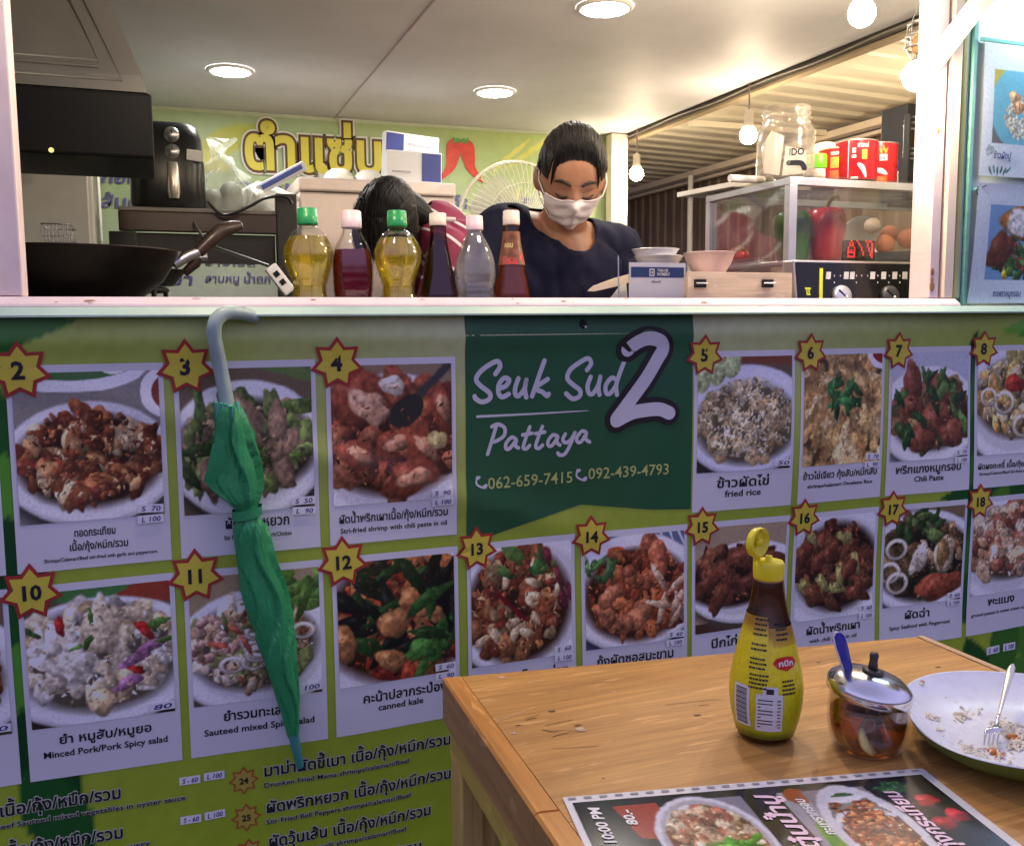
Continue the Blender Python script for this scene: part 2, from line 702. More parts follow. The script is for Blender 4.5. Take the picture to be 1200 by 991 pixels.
def text(s, size=1.0, bold=0.0, align='c', shear=0.0, width=None, space=0.0):
    """outline polygons of a line of writing; width squeezes it to fit"""
    V, F = [], []
    x = 0.0
    prev_up = False
    for i, ch in enumerate(s):
        vs, fs, adv = glyph(ch, bold)
        dy, sc = 0.0, 1.0
        if ch in _TONE:
            nxt = s[i + 1] if i + 1 < len(s) else ''
            if prev_up or nxt == '\u0e33':
                dy = 0.20
        o = len(V)
        V += [(x + a + b * shear, b + dy) for a, b in vs]
        F += [tuple(j + o for j in f) for f in fs]
        x += adv + (space if adv > 0.02 else 0)
        if ch in _UP:
            prev_up = True
        elif ch not in _TONE:
            prev_up = False
    k = size
    kx = size if width is None else width / max(x, 1e-6)
    dx = {'c': -x / 2, 'l': 0.0, 'r': -x}[align]
    return [((a + dx) * kx, b * k) for a, b in V], F


def stroke(pts, w, n=8, closed=False, taper=False):
    """brush stroke polygon ribbons through control points (Catmull-Rom)"""
    P = [Vector(p).to_2d() if len(p) > 2 else Vector(p) for p in pts]
    Q = []
    for i in range(len(P) - 1):
        p0, p1, p2, p3 = P[max(i - 1, 0)], P[i], P[i + 1], P[min(i + 2, len(P) - 1)]
        for k in range(n):
            t = k / n
            Q.append(0.5 * ((2 * p1) + (p2 - p0) * t + (2 * p0 - 5 * p1 + 4 * p2 - p3) * t * t + (3 * p1 - p0 - 3 * p2 + p3) * t ** 3))
    Q.append(P[-1])
    V, F = [], []
    for i, q in enumerate(Q):
        d = (Q[min(i + 1, len(Q) - 1)] - Q[max(i - 1, 0)])
        d = d.normalized() if d.length > 1e-9 else Vector((1, 0))
        nn = Vector((-d.y, d.x))
        ww = w(i / (len(Q) - 1)) if callable(w) else w
        V += [tuple(q + nn * ww / 2), tuple(q - nn * ww / 2)]
    for i in range(len(Q) - 1):
        F.append((2 * i, 2 * i + 1, 2 * i + 3, 2 * i + 2))
    for e, sgn in ((0, -1), (len(Q) - 1, 1)):
        a, b = Vector(V[2 * e]), Vector(V[2 * e + 1])
        c = (a + b) / 2
        r = (a - b).length / 2
        base = math.atan2((a - c).y, (a - c).x)
        o = len(V)
        ring = [2 * e]
        for k in range(1, 6):
            an = base - sgn * PI * k / 6
            V.append((c.x + r * math.cos(an), c.y + r * math.sin(an)))
            ring.append(o + k - 1)
        ring.append(2 * e + 1)
        F.append(tuple(ring))
    return V, F


def star_poly(r, k=0.62, n=7, rot=PI / 2):
    return [((r if i % 2 == 0 else r * k) * math.cos(rot + PI * i / n), (r if i % 2 == 0 else r * k) * math.sin(rot + PI * i / n)) for i in range(2 * n)]


def rect_poly(x0, y0, x1, y1):
    return [(x0, y0), (x1, y0), (x1, y1), (x0, y1)], [(0, 1, 2, 3)]


# ------------------------------------------------------------------ ink pictures (what is printed on the menus)
class Pic:
    def __init__(s, w, h, col):
        s.w, s.h = w, h
        s.a = np.ones((h, w, 3)) * np.array(col)
        s.yy, s.xx = np.mgrid[0:h, 0:w]
        s.xx = (s.xx + 0.5) / w
        s.yy = (s.yy + 0.5) / h
        t = np.zeros((h, w))
        for n, a in ((14, .5), (30, .7), (60, .8)):
            g = RNG.normal(0, 1, (n + 1, n + 1))
            xi = np.linspace(0, n, w)
            g = np.stack([np.interp(xi, np.arange(n + 1), r) for r in g])
            yi = np.linspace(0, n, h)
            g = np.stack([np.interp(yi, np.arange(n + 1), c) for c in g.T]).T
            t += a * g
        s.tex = np.clip(1 + .17 * t, .55, 1.45)[..., None]

    def put(s, mask, col):
        m = np.clip(mask, 0, 1)[..., None]
        s.a = s.a * (1 - m) + np.asarray(col) * m

    def local(s, cx, cy, rx, ry, ang):
        asp = s.h / s.w
        dx, dy = s.xx - cx, (s.yy - cy) * asp
        c, t = math.cos(ang), math.sin(ang)
        return (dx * c + dy * t) / rx, (-dx * t + dy * c) / (ry * asp)

    def ell(s, cx, cy, rx, ry, col, ang=0, soft=0.04):
        u, v = s.local(cx, cy, rx, ry, ang)
        s.put((1 - np.sqrt(u * u + v * v)) / soft + 0.5, col)

    def blob(s, cx, cy, rx, ry, col, ang=0, rough=0.18, light=0.5, seed=None):
        """a piece of food: uneven edge, lit top left in the printed photograph, wet highlight"""
        g = np.random.default_rng(seed if seed is not None else RNG.integers(1 << 30))
        u, v = s.local(cx, cy, rx, ry, ang)
        r = np.sqrt(u * u + v * v)
        th = np.arctan2(v, u)
        p = g.random(4) * 6.28
        e = 1 + rough * (0.5 * np.sin(2 * th + p[0]) + 0.5 * np.sin(3 * th + p[1]) + 0.35 * np.sin(5 * th + p[2]))
        q = r / e
        m = (1 - q) / 0.16 + 0.5
        ca, sa = math.cos(ang), math.sin(ang)
        dx, dy = u * ca - v * sa, u * sa + v * ca
        sh = 0.95 - light * (0.36 * dx + 0.5 * dy) - 0.30 * np.clip(q - 0.55, 0, 1) ** 1.2
        sh = np.clip(sh, 0.3, 1.5)[..., None]
        c = np.asarray(col) * sh * s.tex
        hx, hy = dx + 0.35, dy + 0.38
        hl = np.exp(-(hx * hx + hy * hy) / 0.05) * 0.24 * light
        c = np.clip(c + hl[..., None], 0, 1)
        m = np.clip(m, 0, 1)[..., None]
        s.a = s.a * (1 - m) + c * m

    def ring(s, cx, cy, r, w, col, a0=-9, a1=9, ang=0, sq=0.75):
        u, v = s.local(cx, cy, r, r * s.w / s.h * sq, ang)
        q = np.sqrt(u * u + v * v)
        th = np.arctan2(v, u)
        m = (1 - np.abs(q - 1) / w) * 2.2
        m = np.where((th >= a0) & (th <= a1), m, 0)
        sh = np.clip(1.02 - 0.5 * np.abs(q - 1) / w - 0.2 * v, 0.4, 1.3)[..., None]
        c = np.clip(np.asarray(col) * sh, 0, 1)
        m = np.clip(m, 0, 1)[..., None]
        s.a = s.a * (1 - m) + c * m

    def line(s, x0, y0, x1, y1, w, col):
        dx, dy = x1 - x0, y1 - y0
        L = dx * dx + dy * dy + 1e-9
        t = np.clip(((s.xx - x0) * dx + (s.yy - y0) * dy) / L, 0, 1)
        d = np.hypot(s.xx - x0 - t * dx, s.yy - y0 - t * dy)
        s.put((1 - d / w) * 2, col)

    def poly(s, pts, col):
        m = np.zeros((s.h, s.w), bool)
        n = len(pts)
        for i in range(n):
            (x0, y0), (x1, y1) = pts[i], pts[(i + 1) % n]
            c = ((y0 > s.yy) != (y1 > s.yy)) & (s.xx < (x1 - x0) * (s.yy - y0) / (y1 - y0 + 1e-9) + x0)
            m ^= c
        s.put(m.astype(float), col)

    def grain(s, amt=0.04):
        g = RNG.normal(0, 1, (s.h, s.w))
        b = (g + np.roll(g, 1, 0) + np.roll(g, 1, 1) + np.roll(np.roll(g, 1, 0), 1, 1)) / 2
        s.a = np.clip(s.a * (1 + amt * b[..., None]), 0, 1)

    def ink(s, gain=1.0, lo=0.0):
        x = np.clip(s.a * gain + lo, 0, 1)
        return np.where(x <= 0.04045, x / 12.92, ((x + 0.055) / 1.055) ** 2.4)


def dish(seed, table=(.45, .42, .38), plate=(.5, .62, .52, .36), plate_col=(.86, .86, .88), food=(.5, .55, .40, .26), pal=(), n=90, size=(.03, .08),
         elong=(1, 2.2), rough=0.2, before=None, after=None, w=168, h=156, light=0.5, bits=150, sat=0.74):
    g = np.random.default_rng(seed)
    p = Pic(w, h, table)
    t = g.normal(0, 1, (8, 8))
    if before:
        before(p)
    if plate:
        cx, cy, rx, ry = plate
        p.ell(cx + .01, cy + .05, rx * 1.02, ry * 1.04, np.array(table) * 0.45, soft=.16)
        p.ell(cx, cy, rx, ry, np.array(plate_col) * .86)
        p.ell(cx - .004, cy - .01, rx * .97, ry * .96, plate_col)
        p.ell(cx, cy + .005, rx * .80, ry * .78, np.array(plate_col) * .9, soft=.1)
    cx, cy, rx, ry = food
    p.ell(cx, cy + .02, rx * 1.0, ry * 1.0, np.array(pal[0]) * .38, soft=.2)
    it = []
    for i in range(n):
        a = g.random() * 6.283
        r = math.sqrt(g.random()) * 0.97
        it.append((cx + rx * r * math.cos(a), cy + ry * r * math.sin(a) - ry * .12 * (1 - r), i))
    it.sort(key=lambda q: q[1])
    for x, y, i in it:
        c = np.array(pal[int(g.integers(len(pal)))]) * (0.72 + 0.5 * g.random())
        sz = size[0] + (size[1] - size[0]) * g.random() ** 1.6
        el = elong[0] + (elong[1] - elong[0]) * g.random()
        p.blob(x, y, sz * math.sqrt(el), sz / math.sqrt(el) * w / h, np.clip(c, 0, 1), ang=g.random() * 3.14, rough=rough, light=light, seed=int(g.integers(1 << 30)))
    for i in range(bits):
        a, r = g.random() * 6.283, math.sqrt(g.random())
        c = np.array(pal[int(g.integers(len(pal)))]) * (0.45 + 1.0 * g.random())
        sz = .006 + .012 * g.random() ** 2
        p.blob(cx + rx * .93 * r * math.cos(a), cy + ry * .93 * r * math.sin(a), sz * (1 + g.random()), sz * .7, np.clip(c, 0, 1), ang=g.random() * 3.14, rough=.3, light=.5, seed=int(g.integers(1 << 30)))
    if after:
        after(p, g)
    for i in range(bits // 2):
        a, r = g.random() * 6.283, math.sqrt(g.random())
        c = np.array(pal[int(g.integers(len(pal)))]) * (0.5 + 0.9 * g.random())
        sz = .004 + .008 * g.random() ** 2
        p.blob(cx + rx * .93 * r * math.cos(a), cy + ry * .93 * r * math.sin(a), sz * (1 + 1.5 * g.random()), sz * .7, np.clip(c, 0, 1), ang=g.random() * 3.14, rough=.3, light=.4, seed=int(g.integers(1 << 30)))
    mx, my = int(p.w * .075), int(p.h * .075)
    p.a = p.a[my:p.h - my, mx:p.w - mx]
    p.h, p.w = p.a.shape[:2]
    lum = p.a.mean(axis=2, keepdims=True)
    p.a = lum + (p.a - lum) * sat
    p.a = np.clip(p.a * 1.0, 0, 1)
    p.grain(.025)
    return p


def leafs(p, g, n, x0, x1, y0, y1, cols, s=.06):
    for i in range(n):
        c = np.array(cols[int(g.integers(len(cols)))]) * (.7 + .6 * g.random())
        p.blob(x0 + (x1 - x0) * g.random(), y0 + (y1 - y0) * g.random(), s * (.6 + .8 * g.random()), s * (.25 + .3 * g.random()), np.clip(c, 0, 1), ang=g.random() * 3.14, rough=.25)


def shrimp(p, cx, cy, r, ang, col=(.84, .45, .25)):
    for k in range(9):
        a = ang + k * .5
        rr = r * (1.0 - k * .05)
        x, y = cx + rr * math.cos(a), cy + rr * math.sin(a) * p.w / p.h * .85
        p.blob(x, y, r * .44 * (1 - k * .05), r * .44 * (1 - k * .05) * p.w / p.h, np.array(col) * (1.0 if k % 2 else .82), rough=.06, light=.6, seed=k)


G1, G2 = (.16, .34, .12), (.30, .46, .16)
DISHES = {}


def build_dishes():
    D = DISHES
    brown = [(.50, .24, .10), (.62, .34, .16), (.40, .17, .07), (.78, .66, .46), (.72, .50, .28), (.55, .22, .12)]

    def b2(p):
        p.ell(.42, .02, .46, .17, (.88, .88, .9))
        p.ell(.42, .0, .40, .12, (.25, .45, .2))
        p.ell(.66, .02, .1, .07, (.88, .93, .85))
        p.ell(.98, .2, .17, .15, (.9, .9, .92))
        p.ell(1.0, .2, .12, .11, (.55, .2, .08))
    D[2] = dish(2, (.52, .50, .47), (.5, .60, .53, .36), pal=brown, food=(.5, .56, .43, .27), n=150, size=(.018, .075), before=b2)

    def a3(p, g):
        leafs(p, g, 26, .1, .9, .3, .75, [(.36, .48, .17), (.28, .42, .14), (.48, .54, .25)], .10)
        for k in range(10):
            p.blob(.2 + .65 * g.random(), .3 + .45 * g.random(), .12, .06, (.62, .46, .34), ang=g.random() * 3, light=.4)
    D[3] = dish(3, (.42, .34, .24), (.5, .56, .52, .42), pal=[(.55, .42, .30), (.40, .50, .18), (.62, .50, .36)], food=(.5, .52, .45, .28), n=40, size=(.05, .11),
                after=a3, before=lambda p: p.line(.45, .0, .9, .12, .05, (.35, .5, .2)))

    def a4(p, g):
        p.blob(.28, .28, .22, .16, (.60, .25, .14), rough=.2)
        p.blob(.34, .33, .14, .1, (.86, .62, .46), ang=.5)
        for (x, y, r, a) in ((.25, .62, .16, .4), (.5, .56, .16, -.3), (.72, .6, .17, .8), (.62, .78, .2, -.2), (.85, .35, .16, 1.2)):
            p.blob(x, y, r, r * .55, (.58, .24, .13), ang=a)
            p.blob(x + .02, y, r * .6, r * .28, (.76, .50, .34), ang=a, light=.7)
        p.line(.5, .42, .98, .02, .035, (.22, .22, .22))
        p.ell(.6, .36, .13, .09, (.16, .15, .14), ang=-.5)
        p.blob(.5, .2, .09, .06, (.9, .84, .74))
        p.blob(.82, .55, .07, .06, (.78, .70, .40))
    D[4] = dish(4, (.55, .45, .32), (.5, .62, .62, .50), pal=[(.55, .24, .13), (.62, .34, .20), (.36, .14, .08)], food=(.5, .52, .52, .34), n=55, size=(.05, .12), after=a4)

    def a5(p, g):
        for k in range(3):
            p.blob(.12 + .13 * k, .22 - .05 * k, .075, .12, (.72, .80, .50), ang=.3, rough=.05, light=.2)
        for k in range(620):
            a, r = g.random() * 6.28, math.sqrt(g.random())
            c = [(.88, .83, .68), (.84, .76, .56), (.74, .58, .34), (.92, .88, .78), (.86, .80, .62), (.5, .45, .24)][int(g.integers(6)) if g.random() < .8 else 0]
            q = 1 - .25 * r
            p.blob(.52 + .44 * r * math.cos(a), .54 + .30 * r * math.sin(a), .016, .009, np.array(c) * q, ang=g.random() * 3, rough=.1, light=.25)
    D[5] = dish(5, (.36, .30, .24), (.52, .55, .60, .42), plate_col=(.78, .80, .90), pal=[(.85, .78, .6), (.75, .62, .40)], food=(.52, .56, .46, .30), n=60, size=(.03, .07), after=a5, bits=60, light=.25,
                before=lambda p: (p.line(.3, .06, 1, .1, .06, (.5, .22, .1)), p.ell(.5, .95, .7, .1, (.2, .2, .3))))

    def a6(p, g):
        leafs(p, g, 22, .38, .68, .28, .52, [(.12, .38, .14), (.2, .48, .2)], .075)
        p.ell(.95, .03, .2, .17, (.9, .88, .9))
        p.ell(.95, .02, .15, .13, (.62, .06, .06))
    D[6] = dish(6, (.80, .60, .28), None, pal=[(.80, .60, .30), (.84, .66, .36), (.76, .54, .26), (.86, .72, .46)], food=(.5, .5, .85, .85), n=200, size=(.05, .16), after=a6, light=.10, bits=90, rough=.45)

    def a7(p, g):
        for (x, y, r, a) in ((.3, .3, .15, 1.2), (.62, .38, .15, .6), (.3, .5, .12, 0), (.55, .62, .2, -.4), (.8, .42, .13, 1), (.75, .72, .15, 0), (.4, .76, .15, .3)):
            p.blob(x, y, r, r * .7, (.52, .25, .14), ang=a, light=.6)
        leafs(p, g, 14, .1, .9, .35, .75, [G1, G2], .1)
        leafs(p, g, 5, .4, .7, .2, .3, [G1, G2], .07)
    D[7] = dish(7, (.70, .72, .78), (.5, .58, .58, .40), pal=[(.48, .24, .13), (.56, .32, .18), (.28, .32, .13), (.62, .46, .24)], food=(.52, .56, .44, .27), n=55, size=(.04, .1), after=a7)

    def a8(p, g):
        p.blob(.5, .35, .11, .08, (.75, .16, .08))
        for (x, y, r) in ((.38, .50, .10), (.2, .45, .08), (.6, .7, .1)):
            p.ring(x, y, r, .3, (.92, .86, .72))
    D[8] = dish(8, (.62, .62, .68), (.5, .5, .62, .52), pal=[(.80, .66, .40), (.88, .78, .56), (.6, .55, .25), (.82, .60, .25)], food=(.55, .45, .5, .33), n=90, size=(.04, .1), after=a8)

    def a10(p, g):
        for k in range(26):
            a, r = g.random() * 6.28, math.sqrt(g.random())
            p.blob(.5 + .42 * r * math.cos(a), .48 + .30 * r * math.sin(a), .085, .06, [(.90, .82, .68), (.84, .74, .56), (.93, .88, .78)][k % 3], ang=g.random() * 3, rough=.42, light=.4)
        p.blob(.35, .53, .14, .08, (.93, .88, .78), rough=.05, light=.25)
        p.blob(.5, .35, .12, .14, (.90, .80, .62), rough=.1, light=.3)
        for (x, y) in ((.27, .29), (.75, .35), (.7, .62), (.78, .4)):
            p.blob(x, y, .055, .03, (.75, .1, .08), ang=x * 5)
        for (x, y) in ((.7, .55), (.65, .7), (.8, .48)):
            p.blob(x, y, .1, .035, (.70, .42, .60), ang=-.4)
        leafs(p, g, 8, .1, .9, .2, .5, [(.3, .5, .15)], .05)
    D[10] = dish(10, (.40, .30, .20), (.5, .55, .66, .42), pal=[(.88, .78, .6), (.80, .66, .45), (.9, .86, .78)], food=(.5, .5, .48, .34), n=40, size=(.05, .1), after=a10, light=.4,
                 before=lambda p: (p.poly([(.55, 0), (1, 0), (1, .2), (.6, .2)], (.62, .20, .1)), p.ell(.4, .05, .3, .1, (.25, .5, .2))))

    def a11(p, g):
        for (x, y) in ((.2, .4), (.3, .5), (.15, .55)):
            shrimp(p, x, y, .075, g.random() * 3, (.90, .66, .55))
        for k in range(9):
            p.ring(.3 + .6 * g.random(), .45 + .3 * g.random(), .07, .35, (.90, .84, .76), sq=.6)
        leafs(p, g, 14, .68, 1, .12, .4, [(.35, .55, .15), (.25, .42, .12)], .1)
        leafs(p, g, 8, .2, .7, .3, .6, [(.7, .3, .2), (.4, .5, .2)], .05)
    D[11] = dish(11, (.62, .52, .36), (.5, .6, .56, .42), pal=[(.84, .74, .62), (.78, .60, .42), (.6, .35, .2), (.5, .52, .25)], food=(.48, .54, .42, .30), n=80, size=(.03, .09), after=a11)

    def a12(p, g):
        leafs(p, g, 30, .15, .95, .1, .7, [(.07, .10, .06), (.05, .07, .05), (.12, .28, .08)], .13)
        for (x, y, r, a) in ((.48, .52, .13, -.5), (.78, .5, .08, 0), (.12, .62, .12, 1.3), (.45, .78, .11, .2), (.6, .36, .09, .3), (.68, .47, .05, 0)):
            p.blob(x, y, r, r * .75, (.72, .44, .20), ang=a, light=.6)
        leafs(p, g, 6, .3, .9, .3, .8, [(.2, .42, .12)], .14)
    D[12] = dish(12, (.80, .78, .80), (.5, .5, .75, .60), pal=[(.60, .20, .08), (.14, .14, .07), (.66, .36, .16), (.5, .12, .06)], food=(.55, .48, .58, .44), n=70, size=(.05, .12), after=a12)

    def a13(p, g):
        p.line(.3, .42, .52, .62, .022, (.45, .05, .08))
        for k in range(12):
            p.blob(.15 + .7 * g.random(), .2 + .6 * g.random(), .06, .035, (.86, .72, .50), ang=g.random() * 3)
        leafs(p, g, 6, .3, .8, .1, .45, [G1, G2], .09)
        for k in range(5):
            p.blob(.7 + .25 * g.random(), .1 + .5 * g.random(), .08, .03, (.45, .12, .18), ang=1.2)
    D[13] = dish(13, (.48, .36, .22), (.55, .5, .66, .56), pal=[(.55, .26, .12), (.7, .42, .2), (.42, .16, .08), (.62, .5, .3)], food=(.48, .50, .44, .42), n=100, size=(.035, .09), after=a13)

    def a14(p, g):
        shrimp(p, .55, .32, .19, -1.2, (.82, .40, .22))
        shrimp(p, .38, .6, .2, .4, (.84, .46, .26))
        for k in range(7):
            p.blob(.7 + .2 * g.random(), .4 + .4 * g.random(), .12, .03, (.85, .66, .48), ang=g.random() * 3)
        leafs(p, g, 9, .02, .3, .22, .4, [(.2, .4, .2), (.3, .5, .2)], .07)
    D[14] = dish(14, (.35, .40, .55), (.5, .52, .60, .46), pal=[(.60, .24, .10), (.72, .36, .16), (.48, .18, .08)], food=(.52, .52, .46, .36), n=70, size=(.04, .09), after=a14,
                 before=lambda p: [p.line(.6 + .08 * k, 0, .75 + .08 * k, .3, .012, (.8, .82, .88)) for k in range(6)])

    def a15(p, g):
        for (x, y, r, a) in ((.2, .52, .17, -.5), (.4, .5, .16, .6), (.3, .65, .16, -1), (.55, .35, .2, .1), (.6, .55, .15, -.3), (.8, .38, .17, .3)):
            p.blob(x, y, r, r * .42, (.46, .22, .12), ang=a, light=.6)
    D[15] = dish(15, (.66, .56, .42), (.58, .55, .60, .34), pal=[(.42, .2, .11), (.52, .28, .16), (.30, .13, .08)], food=(.42, .5, .44, .22), n=40, size=(.05, .1), elong=(1.5, 3), after=a15,
                 before=lambda p: p.poly([(0, .86), (1, .8), (1, 1), (0, 1)], (.30, .17, .1)))

    def a16(p, g):
        for k in range(8):
            p.blob(.15 + .7 * g.random(), .2 + .6 * g.random(), .1, .045, (.66, .62, .28), ang=g.random() * 3)
        for k in range(8):
            p.blob(.15 + .7 * g.random(), .25 + .55 * g.random(), .09, .07, (.50, .24, .13), ang=g.random() * 3, light=.6)
    D[16] = dish(16, (.72, .72, .78), (.5, .5, .68, .55), pal=[(.42, .18, .1), (.55, .28, .14), (.35, .2, .1)], food=(.52, .48, .45, .37), n=70, size=(.04, .1), after=a16)

    def a17(p, g):
        leafs(p, g, 16, .2, .7, .12, .35, [(.22, .36, .12), (.35, .45, .18)], .09)
        p.blob(.72, .5, .11, .17, (.82, .72, .55), rough=.1)
        p.blob(.7, .48, .07, .12, (.62, .46, .22), rough=.1)
        p.blob(.68, .78, .26, .12, (.66, .28, .14), ang=-.2)
        for (x, y) in ((.2, .42), (.14, .62), (.22, .72)):
            p.ring(x, y, .1, .3, (.90, .84, .72))
        p.blob(.45, .52, .08, .15, (.88, .82, .7), ang=.4)
    D[17] = dish(17, (.60, .58, .60), (.5, .55, .62, .46), pal=[(.35, .26, .12), (.5, .32, .16), (.66, .5, .3), (.2, .22, .1)], food=(.5, .52, .5, .36), n=60, size=(.04, .1), after=a17,
                 before=lambda p: p.poly([(.4, 0), (1, 0), (1, .2), (.5, .1)], (.48, .38, .26)))
    D[18] = dish(18, (.58, .56, .58), (.5, .52, .66, .52), pal=[(.80, .64, .46), (.74, .52, .32), (.86, .74, .58), (.7, .36, .24)], food=(.55, .46, .55, .33), n=100, size=(.04, .11), light=.4)
    D[1] = dish(1, (.4, .4, .36), (.5, .55, .55, .4), pal=brown, n=80)
    D[9] = dish(9, (.45, .35, .25), (.5, .55, .6, .42), pal=[(.75, .5, .25), (.5, .5, .2), (.85, .75, .6), (.6, .25, .1)], n=90)


build_dishes()


# ------------------------------------------------------------------ the setting
m_ground = mat('asphalt', (0.05, 0.048, 0.05), 0.85, var=0.35, scale=30, bump=0.5, bscale=180)
g = MB()
g.sheet(40, 40, lambda s, t: (-60 + 120 * s, -60 + 120 * t, 0))
tag(g.build('ground', m_ground), None, None, kind='structure')

m_mint = mat('mint_paint', (0.42, 0.58, 0.48), 0.45, var=0.12, scale=8)
m_pink = mat('pinkish_white_paint', (0.74, 0.62, 0.63), 0.4, var=0.09, scale=14, bump=0.06)
m_mauve = mat('mauve_paint', (0.50, 0.38, 0.42), 0.5, var=0.1)
m_cream = mat('cream_paint', (0.78, 0.66, 0.54), 0.45, var=0.06)
m_yel = mat('yellow_edge_paint', (0.62, 0.58, 0.22), 0.5, var=0.08)
m_teal = mat('teal_edge_paint', (0.20, 0.48, 0.42), 0.45, var=0.2, scale=30)
m_ceil = mat('cream_ceiling_panel', (0.66, 0.655, 0.70), 0.6, var=0.09, scale=3, spec=0.4)
m_floor = mat('stall_floor', (0.25, 0.24, 0.23), 0.6, var=0.15)
m_darkrail = mat('dark_rail_paint', (0.035, 0.03, 0.028), 0.5, var=0.3)
m_white = mat('white_paint', (0.78, 0.76, 0.72), 0.4, var=0.05)
m_steel = mat('brushed_steel', (0.55, 0.55, 0.56), 0.32, 1.0, var=0.08, scale=20, stretch=(1, 1, 12))
m_black = mat('black_plastic', (0.010, 0.010, 0.011), 0.30, var=0.2, scale=20, rvar=.02)
m_blackm = mat('matt_black_metal', (0.018, 0.016, 0.016), 0.5, var=0.3, scale=18)
m_rust = mat('rust_patch', (0.30, 0.15, 0.07), 0.8, var=0.4, scale=40)

stall = thing('food_stall', 'mint and pinkish white street food stall kiosk with an open serving window', 'food stall', (0.7, 0.0, 0.0))
YB = 2.4            # back wall
XC = 2.049          # open right side of the kiosk
ZC = 2.10           # ceiling
b = MB()
b.box((-2.2, 0.0, 0.06), (2.6, 0.045, 1.276), 0)
b.build('counter_front', m_mint, stall, True)
b = MB()
b.box((-2.2, 0.05, 0.05), (2.6, 2.5, 0.10), 0)
b.build('stall_floor', m_floor, stall, True)
b = MB()
b.box((-2.2, YB, 0.10), (XC + 0.0, YB + 0.05, 2.5), 0)
b.build('back_wall', mat('pale_green_wall', (0.55, 0.60, 0.42), 0.5, var=0.05), stall, True)
b = MB()
b.box((-2.2, 0.05, 0.10), (-2.15, YB - .002, 2.098), 0)
b.build('side_wall', m_mint, stall, True)
b = MB()
b.box((-2.2, -0.0, ZC), (XC - 0.004, YB - .002, ZC + 0.05), 0)
for xx in (0.72,):
    b.box((xx, 0.05, ZC - 0.0025), (xx + 0.005, YB - 0.004, ZC - 0.0003), 1)
b.build('ceiling', [m_ceil, m_mauve], stall, True)
b = MB()      # fascia over the serving window, above the picture
b.box((-2.2, -0.045, 1.97), (2.6, -0.002, 2.5), 0)
b.build('fascia', m_mint, stall, True)
# roof edge rail with the lamp flex running along it
b = MB()
b.box((XC, 0.02, ZC - 0.012), (XC + 0.035, 2.62, ZC + 0.055), 0)
b.box((XC + 0.037, 0.02, ZC - 0.020), (XC + 0.075, 2.62, ZC + 0.012), 1)
b.build('roof_rail', [m_darkrail, mat('tan_rail', (0.42, 0.33, 0.22), 0.5, var=0.12)], stall, True)
b = MB()
b.tube([(XC - 0.008, y, ZC - 0.012 - 0.008 * math.sin(y * 5) ** 2) for y in np.linspace(0.1, 2.35, 40)], 0.003, 0, 6)
b.build('lamp_flex', mat('grey_flex', (0.25, 0.22, 0.2), 0.5, var=0), stall, True)
# corner post at the back right
cp0 = px(713, 300, y=2.33).x
b = MB()
b.box((cp0, 2.30, 0.1), (cp0 + 0.055, 2.36, 2.096), 0, 0.004)
b.box((cp0 + .058, 2.305, 0.1), (cp0 + 0.085, 2.36, 2.096), 0, 0.004)
b.build('corner_post', m_cream, stall, True)

# serving window frame
wf = MB()
prof_ = [(-0.034, 1.277), (-0.032, 1.281), (-0.017, 1.2925), (0.055, 1.2925), (0.055, 1.277)]
wf.loft([[Vector((x_, y_, z_)) for y_, z_ in prof_] for x_ in np.linspace(-0.255, 1.664, 24)], 0, True, False)
window = wf.build('window_frame', m_pink, stall, True)
b = MB()
prof_ = [(-0.0345, 1.2765), (-0.046, 1.2635), (-0.046, 1.2605), (-0.002, 1.2605), (-0.002, 1.2765)]
b.loft([[Vector((x_, y_, z_)) for y_, z_ in prof_] for x_ in np.linspace(-0.9, 2.4, 40)], 0, True, False)
b.build('ledge_strip', m_mint, stall, True)
b = MB()
b.box((-0.232, -0.008, 1.294), (-0.197, 0.055, 1.968), 0, 0.003)
b.box((-0.262, -0.016, 1.294), (-0.236, 0.055, 1.968), 1, 0.003)
b.box((-2.2, -0.006, 1.2775), (-0.265, 0.05, 1.968), 2)
b.build('jamb', [m_pink, m_cream, m_mint], window, True)
b = MB()
x = 1.600
for w_, y_, k in ((0.026, -0.006, 0), (0.010, 0.004, 1), (0.026, -0.012, 3), (0.010, 0.0, 2), (0.013, -0.004, 4), (0.012, 0.002, 2)):
    b.box((x, y_, 1.2945), (x + w_ - 0.0008, 0.055, 1.968), k, 0.0015)
    x += w_
for (zz, rr) in ((1.32, .007), (1.335, .004), (1.352, .005), (1.655, .004)):
    b.ball((1.606, -0.007, zz), (rr, .0006, rr * 1.6), 5, 8, 6)
b.build('jamb', [m_pink, m_mauve, m_mint, m_cream, m_yel, m_rust], window, True)
# chipped paint and grime along the ledge
g_ = np.random.default_rng(17)
b = MB()
for k in range(17):
    x_ = -.18 + 1.8 * g_.random()
    r = .0012 + .0035 * g_.random() ** 2
    n_ = 7
    t_ = .1 + .8 * g_.random()
    pts = []
    for j in range(n_):
        a = 2 * PI * j / n_
        rr = r * (.6 + .8 * g_.random())
        tt = min(1, max(0, t_ + rr * .6 * math.sin(a) / .0189))
        pts.append(Vector((x_ + rr * 1.8 * math.cos(a), -.0324 + .0150 * tt - .0004, 1.2810 + .0115 * tt + .0004)))
    b.add(pts, [tuple(range(n_))], int(g_.random() < .4))
b.build('chipped_paint', [m_rust, m_mauve], window, True, fix=False)
